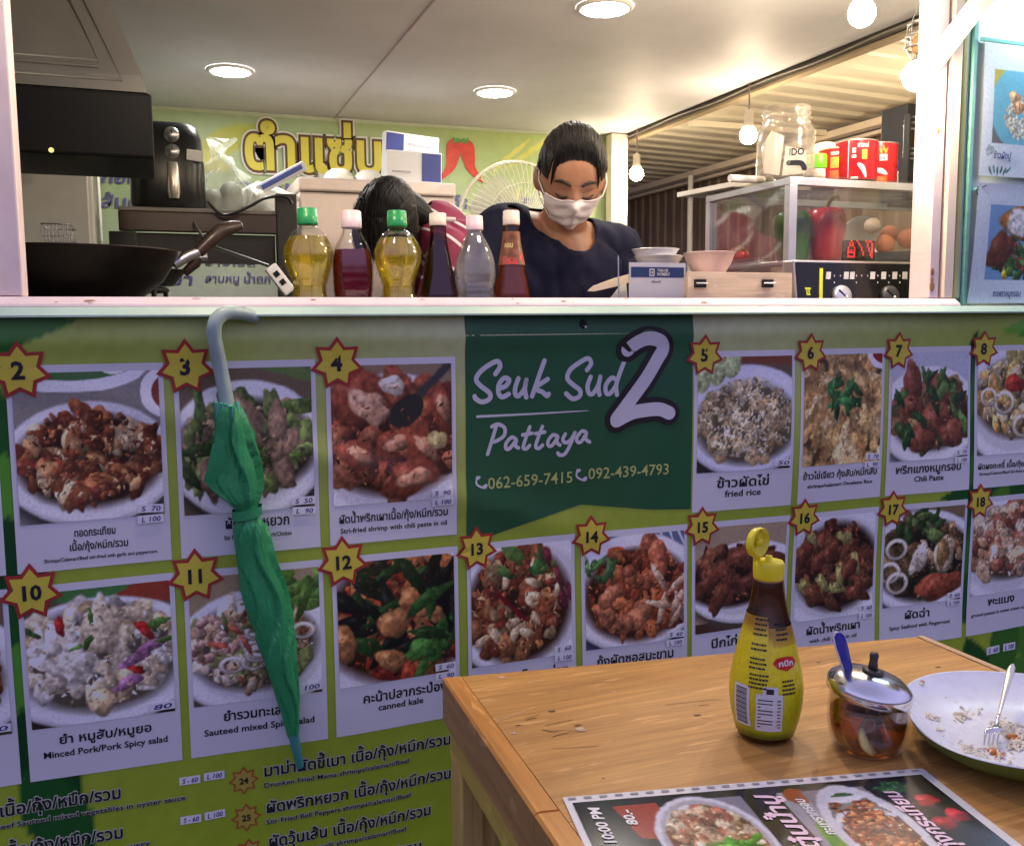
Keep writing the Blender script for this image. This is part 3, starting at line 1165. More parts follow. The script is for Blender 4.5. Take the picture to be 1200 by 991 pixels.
# front wall right of the window that carries the dish posters
b = MB()
b.box((1.700, -0.004, 1.2785), (1.712, 0.05, 1.968), 1, 0.002)
b.box((1.714, 0.004, 1.2785), (2.6, 0.05, 1.968), 0)
b.build('front_wall', [mat('white_boards', (0.72, 0.76, 0.74), 0.4, var=0.06), m_teal], stall, True)
b = MB()
b.box((-0.4, 0.06, 1.17), (1.6, 0.27, 1.20), 0, 0.003)
b.box((-0.4, 0.25, 0.1), (1.6, 0.27, 1.168), 0)
b.build('counter', mat('counter_top', (0.45, 0.42, 0.40), 0.3, var=0.1), stall, True)
# awning prop: square tube from the post out and up
A0, A1 = px(1084, 86, y=-0.012), px(1152, -2, x=1.60)
d = (A1 - A0)
b = MB()
q0, q1 = A0, A0 + d * 1.5
nx = Vector((1, 0, 0))
nn = d.normalized().cross(nx)


def sq(p, w, hgt):
    return [p - nx * w - nn * hgt, p + nx * w - nn * hgt, p + nx * w + nn * hgt, p - nx * w + nn * hgt]


b.loft([sq(q0, .016, .014), sq(q1, .016, .014)], 0, True, False)
b.build('awning_prop', m_white, stall, True)

# side awning of corrugated metal beyond the open side
aw = thing('side_awning', 'cream corrugated metal awning sloping from the open side of the kiosk', 'awning', (2.5, 2.0, 2.1))
BX = XC + 0.80
m_corr = mat('cream_sheet_metal', (0.84, 0.77, 0.62), 0.38, var=0.05, scale=5)


def corr(s, t):
    y = -0.6 + 6.6 * s
    zz = ZC + 0.03 - (0.0) * t
    x_ = XC + 0.04 + (BX + .3 - XC) * t
    ph = (y * 7.0) % 1.0
    prof = 0.012 * min(1, max(0, (abs(ph - .5) - .18) / .10))
    return (x_, y, zz + 0.02 - 0.035 * t + prof)


b = MB()
b.sheet(760, 2, corr, smooth=False)
b.build('roof_sheet', m_corr, aw, True)
b = MB()
b.box((BX, -0.3, 2.055), (BX + 0.05, 6.0, 2.085), 0)
b.build('beam', m_cream, aw, True)
b = MB()
b.box((XC + .1, 1.92, 2.07), (BX, 1.945, 2.093), 0)
b.build('purlin', m_corr, aw, True)
b = MB()
b.box((BX + 0.06, -0.3, 2.035), (BX + 0.09, 6.0, 2.05), 0)
b.build('beam', m_cream, aw, True)
for yy in (3.05, -0.2):
    b = MB()
    b.tube([(BX - 0.02, yy, 0.0), (BX - 0.02, yy, 2.054)], 0.016, 0, 10)
    b.build('post', m_white, aw, True)

# dark plank fence closing the yard beside the kiosk
m_plank = mat_wood('dark_planks', (0.075, 0.042, 0.028), (0.03, 0.018, 0.013), (0.02, 0.014, 0.012), 0.55, 'X', 0.7, False)
fn_ = thing('plank_fence', 'dark brown plank fence closing the yard behind the side awning', 'fence', (2.9, 4.6, 0))
b = MB()
for k in range(13):
    b.box((XC - .2, 4.6 + 0.004 * (k % 2), 0.02 + 0.16 * k), (BX + 2.2, 4.63, 0.02 + 0.16 * k + 0.15), 0, 0.004)
b.build('boards', m_plank, fn_, True)
b = MB()
for xx in (XC + .15, BX + .4):
    b.box((xx, 4.54, 0), (xx + .07, 4.598, 2.1), 0)
b.build('rails', m_blackm, fn_, True)
m_brcor = mat('brown_sheet_metal', (0.19, 0.13, 0.09), 0.5, var=0.25, scale=6)
sh = MB()
sh.sheet(620, 1, lambda s, t: (BX + 0.16 + 0.012 * (1 if ((s * 60) % 1) < .5 else 0), -0.3 + 6 * s, 0.03 + 2.03 * t), smooth=False)
tag(sh.build('sheet_metal_screen', m_brcor), 'brown corrugated metal screen under the outer beam of the side awning', 'screen')

# ------------------------------------------------------------------ lamps
lamp_m = mat_glow('white_led_panel', (1.0, 0.95, 0.88), LAMP_COOL)
for (lx, ly, lb) in ((0.26, 1.758, 'round white ceiling downlight above the air fryer and hanging plastic bag'),
                     (1.206, 1.75, 'round white ceiling downlight above the red chillies on the back wall'),
                     (1.175, 0.76, 'round white ceiling downlight nearest the serving window')):
    t = thing('ceiling_light', lb, 'ceiling light', (lx, ly, ZC), 'ceiling downlights')
    b = MB()
    b.lathe([(0.078, -0.0005), (0.078, -0.006), (0.066, -0.010), (0.064, -0.004)], n=40, mi=0, cap0=False, cap1=False)
    b.build('bezel', m_white, t)
    b = MB()
    b.lathe([(0.0, -0.009), (0.063, -0.009)], n=40, mi=0, cap0=False, cap1=False)
    b.build('diffuser', lamp_m, t, fix=False)
# the fix above would flip a lone disc, emission is two sided

bulb_m = mat_glow('warm_bulb_glass', (1.0, 0.79, 0.53), LAMP_WARM)
sock_m = mat('bulb_socket', (0.70, 0.62, 0.52), 0.4, var=0.04)
bulbs = [((2.03, 1.327, 1.915), 2.09, 'glowing bare bulb hanging right above the slanted edge of the display case'),
         ((2.03, 2.185, 1.904), 2.09, 'glowing bare bulb hanging beside the cream corner post'),
         (tuple(px(1010, 14, z=1.955)), 2.098, 'glowing bare bulb highest in view under the ceiling edge'),
         (tuple(px(1075, 89, y=-.05)), px(1075, 89, y=-.05).z + .13, 'glowing bare bulb half hidden behind the white awning prop')]
bulbs += [((0.12, -0.13, 1.90), 1.972, 'assumed unseen bare bulb hanging under the fascia above the black range hood'),  # unseen bulbs, assumed and added to light table, sill and hood
          ((0.86, -0.13, 1.90), 1.972, 'assumed unseen bare bulb hanging under the fascia above the masked cook')]
bulbs += [((2.60, .98, 1.86), 2.05, 'added bare bulb lighting the side awning, unseen behind the right window jamb')]  # unseen bulb added to brighten the side awning
front_m = mat_glow('front_bulb_glass', (1.0, 0.80, 0.54), LAMP_FRONT)
for (p, zt, lb) in bulbs:
    t = thing('hanging_bulb', lb, 'light bulb', p, 'bare bulbs hanging along the kiosk roof edge')
    if 'awning prop' in lb:
        t.rotation_euler = Vector((0, 0, 1)).rotation_difference(Vector((.45, .85, .25)).normalized()).to_euler()
    b = MB()
    b.lathe([(0.0, -0.034), (0.012, -0.032), (0.023, -0.025), (0.030, -0.012), (0.031, 0.0), (0.027, 0.012), (0.020, 0.022)], n=24, cap1=False)
    b.build('glass', bulb_m if p[1] > 0 else front_m, t)
    b = MB()
    b.lathe([(0.0205, 0.0205), (0.021, 0.028), (0.018, 0.040), (0.0165, 0.042), (0.0165, 0.078), (0.012, 0.084), (0.004, 0.088)], n=20)
    b.build('socket', sock_m, t)
    b = MB()
    b.tube([(0, 0, 0.086), (0.002, 0.001, 0.12), (0, 0, max(.13, zt - p[2]))], 0.003, 0, 6)
    b.build('flex', mat('grey_flex', (0.25, 0.22, 0.2), 0.5, var=0), t)

# assumed unseen white tube lamp on the kiosk front, just above the dish posters
tl = thing('assumed_tube_lamp', 'assumed unseen white tube lamp fixed to the kiosk front above the dish posters', 'lamp', (1.95, -0.06, 1.93))
b = MB()
b.box((1.62 + .14, -0.075, 1.945), (2.36, -0.045, 1.969), 0, 0.004)
b.build('housing', m_white, tl, True)
b = MB()
b.tube([(1.80, -0.09, 1.932), (2.33, -0.09, 1.932)], 0.012, 0, 12)
b.build('tube', mat_glow('assumed_cool_tube', (0.72, 0.93, 1.0), 46.0), tl, True)


# ------------------------------------------------------------------ vinyl menu banner over the counter front
def bow(x, z):
    y = 0.0045 * math.sin(4.1 * x + 1.7 * z) + 0.0035 * math.sin(8.5 * x - 3.0 * z + 1.0) + 0.0028 * math.sin(11 * z + 2.5 * x) + 0.0016 * math.sin(17 * x + 6 * z)
    y += 0.006 * math.exp(-((z - 1.222) / 0.018) ** 2) * (0.6 + 0.4 * math.sin(2.2 * x + .4))
    y += 0.004 * math.exp(-((x - .505) / 0.02) ** 2)
    y += 0.005 * math.exp(-(((z - 1.0) + (x - .3) * .35) / 0.03) ** 2) * math.exp(-((x - .3) / .5) ** 2)
    return y


def bp(x, z, off=0.0):
    return Vector((x, -0.021 - bow(x, z) - off, z))


BX0, BX1, BZ0, BZ1 = -0.62, 2.30, 0.12, 1.2625
banner = thing('menu_banner', 'large printed vinyl menu banner hanging on the front of the food stall', 'banner', (0.8, -0.018, 0.12))


def banner_ink(w=380, h=150):
    p = Pic(w, h, (.62, .70, .24))
    X = BX0 + (BX1 - BX0) * p.xx
    Z = BZ1 - (BZ1 - BZ0) * p.yy
    # printed ground: lime green, paler toward the middle top, deep green leaf shapes at both ends
    pale = np.clip((Z - .85) / .4, 0, 1) * np.exp(-((X - .8) / .75) ** 2)
    p.put(pale * .9, (.80, .82, .70))
    p.put(np.clip((.66 - Z) / .4, 0, 1) * .55, (.60, .72, .10))

    def leaf(x, z, rx, rz, a, c):
        u, v = X - x, Z - z
        ca, sa = math.cos(a), math.sin(a)
        s_, t_ = (u * ca + v * sa) / rx, (-u * sa + v * ca) / rz
        m = (1 - (s_ * s_ + np.abs(t_) ** 1.2)) / .08
        p.put(m, c)
    leaf(-.28, 1.225, .17, .03, .18, (.22, .46, .13))
    leaf(-.32, 1.205, .13, .02, .05, (.16, .38, .12))
    for k in range(7):
        leaf(-.25 + .01 * k, 1.05 - .1 * k, .10, .05, 1.4 + .1 * k, ((.12, .36, .14), (.35, .62, .2), (.08, .28, .12))[k % 3])
    for k in range(7):
        leaf(1.722 + .002 * (k % 2), 1.15 - .09 * k, .07, .02, 1.5, ((.10, .34, .16), (.2, .46, .2))[k % 2])
    for k in range(9):
        leaf(1.75 + .12 * (k % 5), .84 + .01 * (k % 3), .12, .03, .3 * k, ((.12, .33, .12), (.3, .5, .15), (.08, .25, .1))[k % 3])
    for k in range(26):
        leaf(1.75 + .55 * RNG.random(), .12 + .38 * RNG.random(), .14, .05, RNG.random() * 3, ((.10, .30, .10), (.22, .44, .12), (.06, .22, .08), (.3, .5, .16))[k % 4])
    for k in range(6):
        leaf(1.95 + .05 * k, 1.235 - .01 * k, .16, .022, .12, ((.42, .68, .2), (.3, .58, .18))[k % 2])
    p.grain(.012)
    return p.ink()


b = MB()
b.sheet(380, 150, lambda s, t: bp(BX0 + (BX1 - BX0) * s, BZ0 + (BZ1 - BZ0) * t), ink=banner_ink())
m_vinyl = mat_print('printed_vinyl', 0.32, bump=0.12, spec=0.45)
b.build('vinyl_sheet', m_vinyl, banner, True)

m_card = mat('white_printed_card', (0.70, 0.70, 0.74), 0.34, var=0.03, scale=4)
m_inkblack = mat('black_ink', (0.012, 0.012, 0.02), 0.45, var=0)
m_inkblue = mat('blue_pen_ink', (0.03, 0.04, 0.22), 0.5, var=0)
m_inkred = mat('red_ink', (0.38, 0.035, 0.03), 0.42, var=0)
m_inkyel = mat('yellow_ink', (0.66, 0.56, 0.06), 0.42, var=0)
m_sticker = mat('white_sticker', (0.80, 0.80, 0.82), 0.5, var=0.03)
m_greenpanel = mat('dark_green_ink', (0.018, 0.105, 0.040), 0.42, var=0.10, scale=5)
m_lilac = mat('white_ink', (0.62, 0.62, 0.70), 0.42, var=0)
m_olive = mat('pale_green_ink', (0.48, 0.55, 0.18), 0.42, var=0)
m_photo = mat_print('printed_photo', 0.33)


def plate_of(b, x0, z0, x1, z1, off, mi=0, nx=28, ny=28, ink=None):
    b.sheet(nx, ny, lambda s, t: bp(x0 + (x1 - x0) * s, z0 + (z1 - z0) * t, off), mi, ink)


def put_text(b, s, x, z, size, off, mi=0, bold=0.0, align='c', width=None, rot=0.0, shear=0.0, space=0.0):
    c, sn = math.cos(rot), math.sin(rot)
    b.flat(text(s, size, bold, align, shear, width, space), lambda u, v: bp(x + u * c - v * sn, z + u * sn + v * c, off), mi)


def add_star(parent, num, x, z, r):
    b = MB()
    for (rr, off, mi) in ((r, .0034, 0), (r * .80, .0042, 1)):
        pts = star_poly(rr, .66)
        vs = [(0, 0)] + pts
        fs = [(0, i + 1, (i + 1) % 14 + 1) for i in range(14)]
        b.flat((vs, fs), lambda u, v, o=off: bp(x + u, z + v, o), mi)
    if num:
        put_text(b, num, x - .001, z - r * .26, r * (.80 if len(num) < 2 else .70), .0050, 2, 0.035)
    return b.build('number_star', [m_inkred, m_inkyel, m_inkblack], parent, True, fix=False)


def add_price(parent, s, x, z, w=0.040, h=0.0135, rot=0.0, off=.0042):
    b = MB()
    jx = (RNG.random() - .5) * .003
    rot = rot + (RNG.random() - .5) * .07
    c, sn = math.cos(rot), math.sin(rot)
    V = [(-w / 2 + w * i / 10, -h / 2 + h * j / 3) for j in range(4) for i in range(11)]
    b.flat((V, [(j * 11 + i, j * 11 + i + 1, (j + 1) * 11 + i + 1, (j + 1) * 11 + i) for j in range(3) for i in range(10)]), lambda u, v: bp(x + jx + u * c - v * sn, z + u * sn + v * c, off), 0)
    put_text(b, s, x + jx, z - h * .30, h * .86, off + .0008, 1, .012, rot=rot, width=w * .74, shear=.15)
    return b.build('price_sticker', [m_sticker, m_inkblue], parent, True, fix=False)


def card(n, x0, x1, z0, z1, pz0, lines, prices, inset=.008, top=None):
    c = MB()
    plate_of(c, x0, z0, x1, z1, .0010)
    par = c.build('menu_card', m_card, banner, True, fix=False)
    ph = MB()
    pz1 = z1 - .012 if top is None else top
    ink = DISHES[n].ink(1.12)
    plate_of(ph, x0 + inset, pz0, x1 - inset, pz1, .0020, 0, 139, 129, ink)
    ph.build('dish_photo', m_photo, par, True, fix=False)
    b = MB()
    for (s, z, size, bold, wd, sx) in lines:
        put_text(b, s, (x0 + x1) / 2 + sx, z, size, .0020, 0, bold, width=wd)
    if lines:
        b.build('caption', m_inkblack, par, True, fix=False)
    if n not in (1, 9):
        add_star(par, str(n), x0 + (.020 if n not in (5, 6, 7, 8, 15, 16, 17, 18) else .022), z1 - .008, .047 if n < 5 or 10 <= n <= 12 else .043)
    for k, s in enumerate(prices):
        add_price(par, s, x1 - .028, pz0 + .012 - .0175 * k)
    return par


R1, R0 = (0.860, 1.187), (0.512, 0.838)
B_ = .022
CARDS = [
    (1, -.47, -.243, *R1, .935, [], []),
    (2, -.227, .001, *R1, .937, [('ทอดกระเทียม', .912, .017, B_, .062, .0), ('เนื้อ/กุ้ง/หมึก/รวม', .890, .017, B_, .088, .005), ('Shrimps/Calamari/Beef stir-fried with garlic and peppercorn', .874, .0085, .02, .168, .008)], ['S  70', 'L 100']),
    (3, .016, .246, *R1, .932, [('ผัดพริกหยวก', .905, .024, B_, .108, .01), ('Stir Fried Bell Peppers Pork/Chicken', .886, .0105, .02, .112, .01)], ['S  50', 'L  90']),
    (4, .263, .495, *R1, .929, [('ผัดน้ำพริกเผาเนื้อ/กุ้ง/หมึก/รวม', .898, .020, B_, .200, .0), ('Stri-fried shrimp with chili paste in oil', .880, .0125, .02, .196, .0)], ['S  90', 'L 100']),
    (5, .995, 1.230, *R1, .941, [('ข้าวผัดไข่', .908, .027, B_, .125, .0), ('fried rice', .888, .019, .018, .085, .0)], ['50']),
    (6, 1.246, 1.468, *R1, .940, [('ข้าวไข่เจียว กุ้งสับ/หมึกสับ', .912, .020, B_, .200, .0), ('shrimps/calamari Omelette Rice', .893, .011, .02, .175, .0)], ['S  70', 'L  90']),
    (7, 1.481, 1.716, *R1, .936, [('พริกแกงหมูกรอบ', .908, .025, B_, .185, .0), ('Chili Paste', .888, .017, .02, .082, .0)], ['S  70', 'L 100']),
    (8, 1.729, 1.966, *R1, .936, [('ผัดผงกะหรี่ เนื้อ/กุ้ง/หมึก/รวม', .904, .018, B_, .215, .0), ('Shrimps/Calamari/Beef Stir-fried w Curry Powder', .890, .0095, .02, .205, .0)], ['S  80', 'L 100']),
    (9, -.47, -.243, *R0, .600, [], ['90']),
    (10, -.230, .003, *R0, .601, [('ยำ หมูสับ/หมูยอ', .571, .021, B_, .142, -.0), ('Minced Pork/Pork Spicy salad', .549, .0155, .02, .190, .0)], ['80']),
    (11, .017, .248, *R0, .602, [('ยำรวมทะเล', .571, .023, B_, .098, -.012), ('Sauteed mixed Spicy salad', .548, .0160, .02, .186, .0)], ['100']),
    (12, .263, .496, *R0, .602, [('คะน้าปลากระป๋อง', .568, .024, B_, .160, .012), ('canned kale', .550, .0165, .02, .086, .003)], ['S  60', 'L  90']),
    (13, .513, .738, *R0, .602, [('ไก่ผัดเม็ดมะม่วง', .562, .026, B_, .170, .012)], ['S  60', 'L 100']),
    (14, .752, .985, *R0, .602, [('กุ้งผัดซอสมะขาม', .566, .027, B_, .172, .0)], ['S  60', 'L 100']),
    (15, .996, 1.231, *R0, .606, [('ปีกไก่ทอด', .572, .026, B_, .125, -.01)], []),
    (16, 1.243, 1.468, *R0, .600, [('ผัดน้ำพริกเผา', .568, .024, B_, .145, .0), ('with chili paste in oil', .549, .0125, .015, .125, .0)], ['S  60', 'L 100']),
    (17, 1.481, 1.714, *R0, .604, [('ผัดฉ่า', .573, .025, B_, .072, -.012), ('Spicy Seafood with Fingerroot', .551, .0125, .018, .170, -.004)], ['S  60', 'L 100']),
    (18, 1.727, 1.966, *R0, .606, [('พะแนง', .578, .026, B_, .090, -.01), ('ground peanut in sweet cream curry', .556, .0115, .015, .190, -.01)], ['S  70', '90']),
]
for cdef in CARDS:
    card(*cdef)

# title panel
b = MB()
plate_of(b, .514, .90, .992, 1.2625, .0008, 0, 30, 24)
# swallow-tail lower edge
def tail(x):
    P = [(.514, .838), (.575, .853), (.752, .8945), (.90, .874), (.992, .868)]
    for (x0, z0), (x1, z1) in zip(P, P[1:]):
        if x <= x1 + 1e-6:
            return z0 + (z1 - z0) * (x - x0) / (x1 - x0)
    return P[-1][1]


b.sheet(54, 3, lambda s, t: bp(.514 + .478 * s, tail(.514 + .478 * s) + (.90 - tail(.514 + .478 * s)) * t, .0008), 0)
title = b.build('title_panel', m_greenpanel, banner, True, fix=False)
# hand brushed title, measured in the panel's own plane
Q = lambda u, v: (lambda p: (p.x, p.z))(px(u, v, y=-0.018))


def brush(b, pts, w, off, mi=0, src=None):
    """pts are points of a measured sheet: scale 1/4.615 about its corner"""
    k, ox, oy = src
    P = [Q(ox + x / k, oy + y / k) for x, y in pts]
    b.flat(stroke(P, w), lambda u, v: bp(u, v, off), mi)


S1 = (4.615, 540, 380)
S2 = (4.286, 520, 480)
b = MB()
w = .0092
T = .0020
LET = [
    [(182, 268), (208, 228), (196, 200), (160, 212), (105, 250), (76, 295), (100, 330), (150, 370), (150, 402), (110, 418), (76, 402), (68, 388)],       # S
    [(205, 345), (240, 332), (258, 300), (230, 290), (202, 325), (200, 370), (220, 392), (256, 376)],      # e
    [(308, 292), (292, 340), (292, 376), (310, 386), (340, 350), (352, 300)], [(352, 300), (344, 350), (352, 394)],      # u
    [(450, 196), (420, 280), (384, 388)], [(468, 296), (402, 344), (440, 366), (464, 386), (474, 376)],      # k
    [(680, 246), (702, 212), (686, 184), (640, 206), (590, 245), (574, 290), (600, 322), (642, 356), (640, 388), (604, 402), (568, 374)],     # S
    [(700, 284), (684, 330), (690, 370), (712, 374), (740, 330), (752, 282)], [(752, 282), (742, 340), (748, 380)],      # u
    [(838, 298), (812, 290), (782, 330), (784, 370), (806, 372), (838, 330)], [(884, 196), (852, 280), (838, 330), (842, 380)],       # d
]
for L in LET:
    brush(b, L, w, T, 0, S1)
b.flat(stroke([Q(540 + 84 / 4.615, 380 + 497 / 4.615), Q(540 + 380 / 4.615, 380 + 484 / 4.615), Q(540 + 690 / 4.615, 380 + 466 / 4.615)], lambda t: .0042 * (1 - t) ** .5 + .0008), lambda u, v: bp(u, v, T), 0)
LET2 = [
    [(262, 78), (240, 150), (218, 222)], [(238, 84), (270, 72), (304, 92), (300, 130), (262, 156), (238, 160)],       # P
    [(362, 148), (340, 138), (312, 168), (312, 194), (330, 194), (358, 160), (364, 150), (360, 180), (376, 192)],      # a
    [(432, 86), (410, 150), (400, 190), (416, 196), (432, 180)], [(396, 126), (444, 118)],      # t
    [(496, 84), (472, 150), (464, 186), (480, 194), (498, 178)], [(462, 120), (508, 112)],     # t
    [(572, 132), (548, 128), (526, 158), (528, 180), (546, 180), (570, 144), (574, 134), (570, 164), (586, 178)],      # a
    [(612, 122), (600, 150), (614, 166), (640, 150), (660, 114)], [(660, 114), (640, 170), (612, 222), (586, 228), (576, 218)],       # y
    [(714, 112), (694, 108), (670, 140), (674, 162), (692, 160), (714, 124), (718, 114), (714, 146), (734, 162)],       # a
]
for L in LET2:
    brush(b, L, .0072, T, 0, S2)
b.build('title_lettering', mat('lilac_ink', (0.62, 0.62, 0.68), 0.42, var=0), title, True, fix=False)
BIG = [[(898, 138), (950, 98), (1010, 76), (1070, 88), (1092, 130), (1060, 190), (1000, 290), (920, 400), (838, 512)], [(838, 520), (920, 478), (1000, 462), (1070, 458), (1122, 478)]]
b = MB()
for L in BIG:
    brush(b, L, .048, .0026, 1, S1)
for L in BIG:
    brush(b, L, .027, .0036, 0, S1)
b.build('brushed_numeral', [mat('lilac_ink', (0.62, 0.62, 0.68), 0.42, var=0), mat('black_brown_ink', (0.018, 0.012, 0.014), 0.45, var=0)], title, True, fix=False)
b = MB()
b = None
for (s, u0, v0, u1, v1) in (('062-659-7415', 571, 571, 673, 562), ('092-439-4793', 690, 560, 784, 553)):
    a0, a1 = Q(u0, v0), Q(u1, v1)
    b = MB()
    put_text(b, s, a0[0], a0[1] - .003, .031, .0020, 0, .008, 'l', a1[0] - a0[0])
    b.build('phone_number', m_olive, title, True, fix=False)

for (u, v) in ((563, 565), (682, 557)):
    x_, z_ = Q(u, v)
    b = MB()
    b.flat(stroke([(x_ - .008, z_ + .011), (x_ - .009, z_ - .002), (x_ + .004, z_ - .010), (x_ + .010, z_ - .010)], .004), lambda a, c: bp(a, c, .0020), 0)
    for (dx, dz) in ((-.006, .009), (.008, -.007)):
        b.flat(stroke([(x_ + dx - .002, z_ + dz - .001), (x_ + dx + .002, z_ + dz + .001)], .006), lambda a, c: bp(a, c, .0026), 0)
    b.build('phone_symbol', m_lilac, title, True, fix=False)
# brass-less black eyelet
x_, z_ = Q(683, 380)
b = MB()
b.lathe([(0.003, 0), (0.0035, 0.002), (0.008, 0.002), (0.009, 0)], bp(x_, z_, .0015), 16, axis=(0, -1, 0), cap0=True, cap1=False)
b.ball(bp(x_ + .003, z_ - .005, .004), .003, 1, 8, 6)
b.build('eyelet', [m_black, mat('lilac_ink', (0, 0, 0))], banner, True)

# lower list of dishes
m_haloA = mat('pale_halo_ink', (0.52, 0.56, 0.42), 0.45, var=0)


def entry(num, x, z, thai, eng, wt, we, price=None):
    b = MB()
    for (bold, off, mi) in ((.075, .0012, 1), (.022, .0022, 0)):
        put_text(b, thai, x, z, .028, off, mi, bold, 'l', wt)
        put_text(b, eng, x, z - .021, .0125, off, mi, bold * (1 if mi else .7), 'l', we)
    par = b.build('list_caption', [m_inkblack, m_haloA], banner, True, fix=False)
    if num:
        bb = MB()
        for (rr, off, mi) in ((.026, .0012, 0), (.021, .0020, 1)):
            pts = star_poly(rr, .66, 8)
            bb.flat(([(0, 0)] + pts, [(0, i + 1, (i + 1) % 16 + 1) for i in range(16)]), lambda u, v, o=off: bp(x - .033 + u, z - .002 + v, o), mi)
        put_text(bb, num, x - .033, z - .0075, .0155, .0028, 2, .03)
        bb.build('number_star', [mat('orange_red_ink', (0.42, 0.10, 0.03), 0.42, var=0), mat('gold_ink', (0.45, 0.36, 0.06), 0.42, var=0), m_inkblack], par, True, fix=False)
    for (s, u, v) in price or []:
        add_price(par, s, u, v, .034, .014, off=.0016)
    return par


xe = Q(308, 905)[0]
entry('24', xe, .460, 'มาม่าผัดขี้เมา เนื้อ/กุ้ง/หมึก/รวม', 'Drunken Fried Mama shrimps/calamari/Beef', .345, .262, [('S 60', .498, .455)])
entry('25', xe + .002, .392, 'ผัดพริกหยวก เนื้อ/กุ้ง/หมึก/รวม', 'Stir Fried Bell Peppers shrimps/calamari/Beef', .343, .262, [('S 60', .492, .400)])
entry('26', xe + .004, .328, 'ผัดวุ้นเส้น เนื้อ/กุ้ง/หมึก/รวม', 'Stir fried vermicelli shrimps/calamari/Beef', .30, .250, [('S 60', .495, .338)])
entry('27', xe + .004, .262, 'ผัดซีอิ๊ว เนื้อ/กุ้ง/หมึก/รวม', 'Fried noodle shrimps/calamari/Beef', .28, .230, [('S 60', .497, .275), ('S 60', .497, .225)])
xl = Q(133, 936)[0]
for (z_, th, en, we) in ((.462, 'ผัดผักรวม เนื้อ/กุ้ง/หมึก/รวม', 'Shrimps/calamari/Beef Sauteed mixed vegetables in oyster sauce', .40), (.392, 'ผัดพะแนง เนื้อ/กุ้ง/หมึก/รวม', 'Shrimps/calamari/Beef in coconut cream curry', .34), (.322, 'ผัดกะเพรา เนื้อ/กุ้ง/หมึก/รวม', 'Shrimps/calamari/Beef with holy basil', .34)):
    entry(None, -.395, z_, th, en, .30, we, [('S - 60', .012, z_ + .012), ('L 100', .052, z_ + .013)])
# two stickers on the leafy right end
for (x_, s) in ((1.815, 'S  60'), (1.868, 'L 100')):
    add_price(banner, s, x_, .468, .042, .018, off=.0016)


# ------------------------------------------------------------------ back wall mural sheet
mural = thing('wall_mural', 'pale green printed mural sheet with yellow Thai lettering on the kiosk back wall', 'wall mural', (1.0, 2.39, 1.0))


def mural_ink(w=230, h=90):
    p = Pic(w, h, (.66, .74, .56))
    X = -.6 + 2.6 * p.xx
    Z = 2.085 - 1.1 * p.yy
    p.put(np.clip((1.72 - Z) / .35, 0, 1), (.78, .80, .76))
    p.put(np.clip((Z - 1.8) / .4, 0, 1) * np.clip((X - .6) / .8, 0, 1) * .8, (.64, .72, .36))
    for (x, z, rx, rz, a, c) in ((.28, 1.97, .16, .06, .5, (.72, .74, .25)), (.18, 1.90, .14, .05, -.3, (.78, .78, .32)), (1.5, 1.98, .15, .012, .7, (.82, .82, .42)), (1.62, 2.02, .2, .014, .6, (.80, .80, .4)), (1.45, 1.6, .3, .02, 1.2, (.84, .82, .45))):
        u, v = X - x, Z - z
        s_, t_ = (u * math.cos(a) + v * math.sin(a)) / rx, (-u * math.sin(a) + v * math.cos(a)) / rz
        p.put((1 - s_ * s_ - np.abs(t_)) / .3, c)
    p.grain(.012)
    return p.ink(.97)


b = MB()
b.sheet(230, 90, lambda s, t: (-.6 + 2.6 * s, YB - .006 - .002 * math.sin(9 * s) - .002 * math.sin(5 * t + 3 * s), .985 + 1.1 * t), ink=mural_ink())
b.build('printed_sheet', mat_print('mural_print', 0.4, spec=.45), mural, True)
mf = lambda off: (lambda u, v: Vector((u, YB - .012 - off, v)))
q0, q1 = px(282, 200, y=YB - .012), px(476, 200, y=YB - .012)
zb = px(300, 197, y=YB - .012).z
b = MB()
for (bold, off, mi) in ((.105, .0, 2), (.075, .001, 0), (.030, .002, 1)):
    polys = text('ตำแซ่บแ', .215, bold, 'l', 0.0, .70)
    b.flat(polys, lambda u, v, o=off: Vector((q0.x + .012 + u, YB - .012 - o, zb + v * 1.08)), mi)
b.build('mural_title', [mat('mural_brown', (0.10, 0.045, 0.015), .5, var=0), mat('mural_yellow', (0.66, 0.58, 0.07), .5, var=.05), mat('mural_white', (.7, .7, .64), .5, var=0)], mural, True, fix=False)
m_purple = mat('mural_purple', (0.12, 0.10, 0.30), .5, var=0)
for (s, u, v, size, wd) in (('ตำ.ปู.ปลาร้า', 524, 244, .075, .42), ('ลาบหมู', 262, 222, .06, .30), ('ลาบเป็ด', 240, 310, .05, .20), ('ลาบหมู น้ำตก', 240, 330, .04, .26), ('ยำ', 196, 333, .06, .10), ('ก้อย', 118, 214, .07, .14), ('ส้มตำ', 118, 243, .07, .18)):
    p = px(u, v, y=YB - .012)
    b = MB()
    b.flat(text(s, size, .02, 'l', .1, wd), lambda a, c: Vector((p.x + a, YB - .0135, p.z + c)), 0)
    b.build('mural_caption', m_purple, mural, True, fix=False)
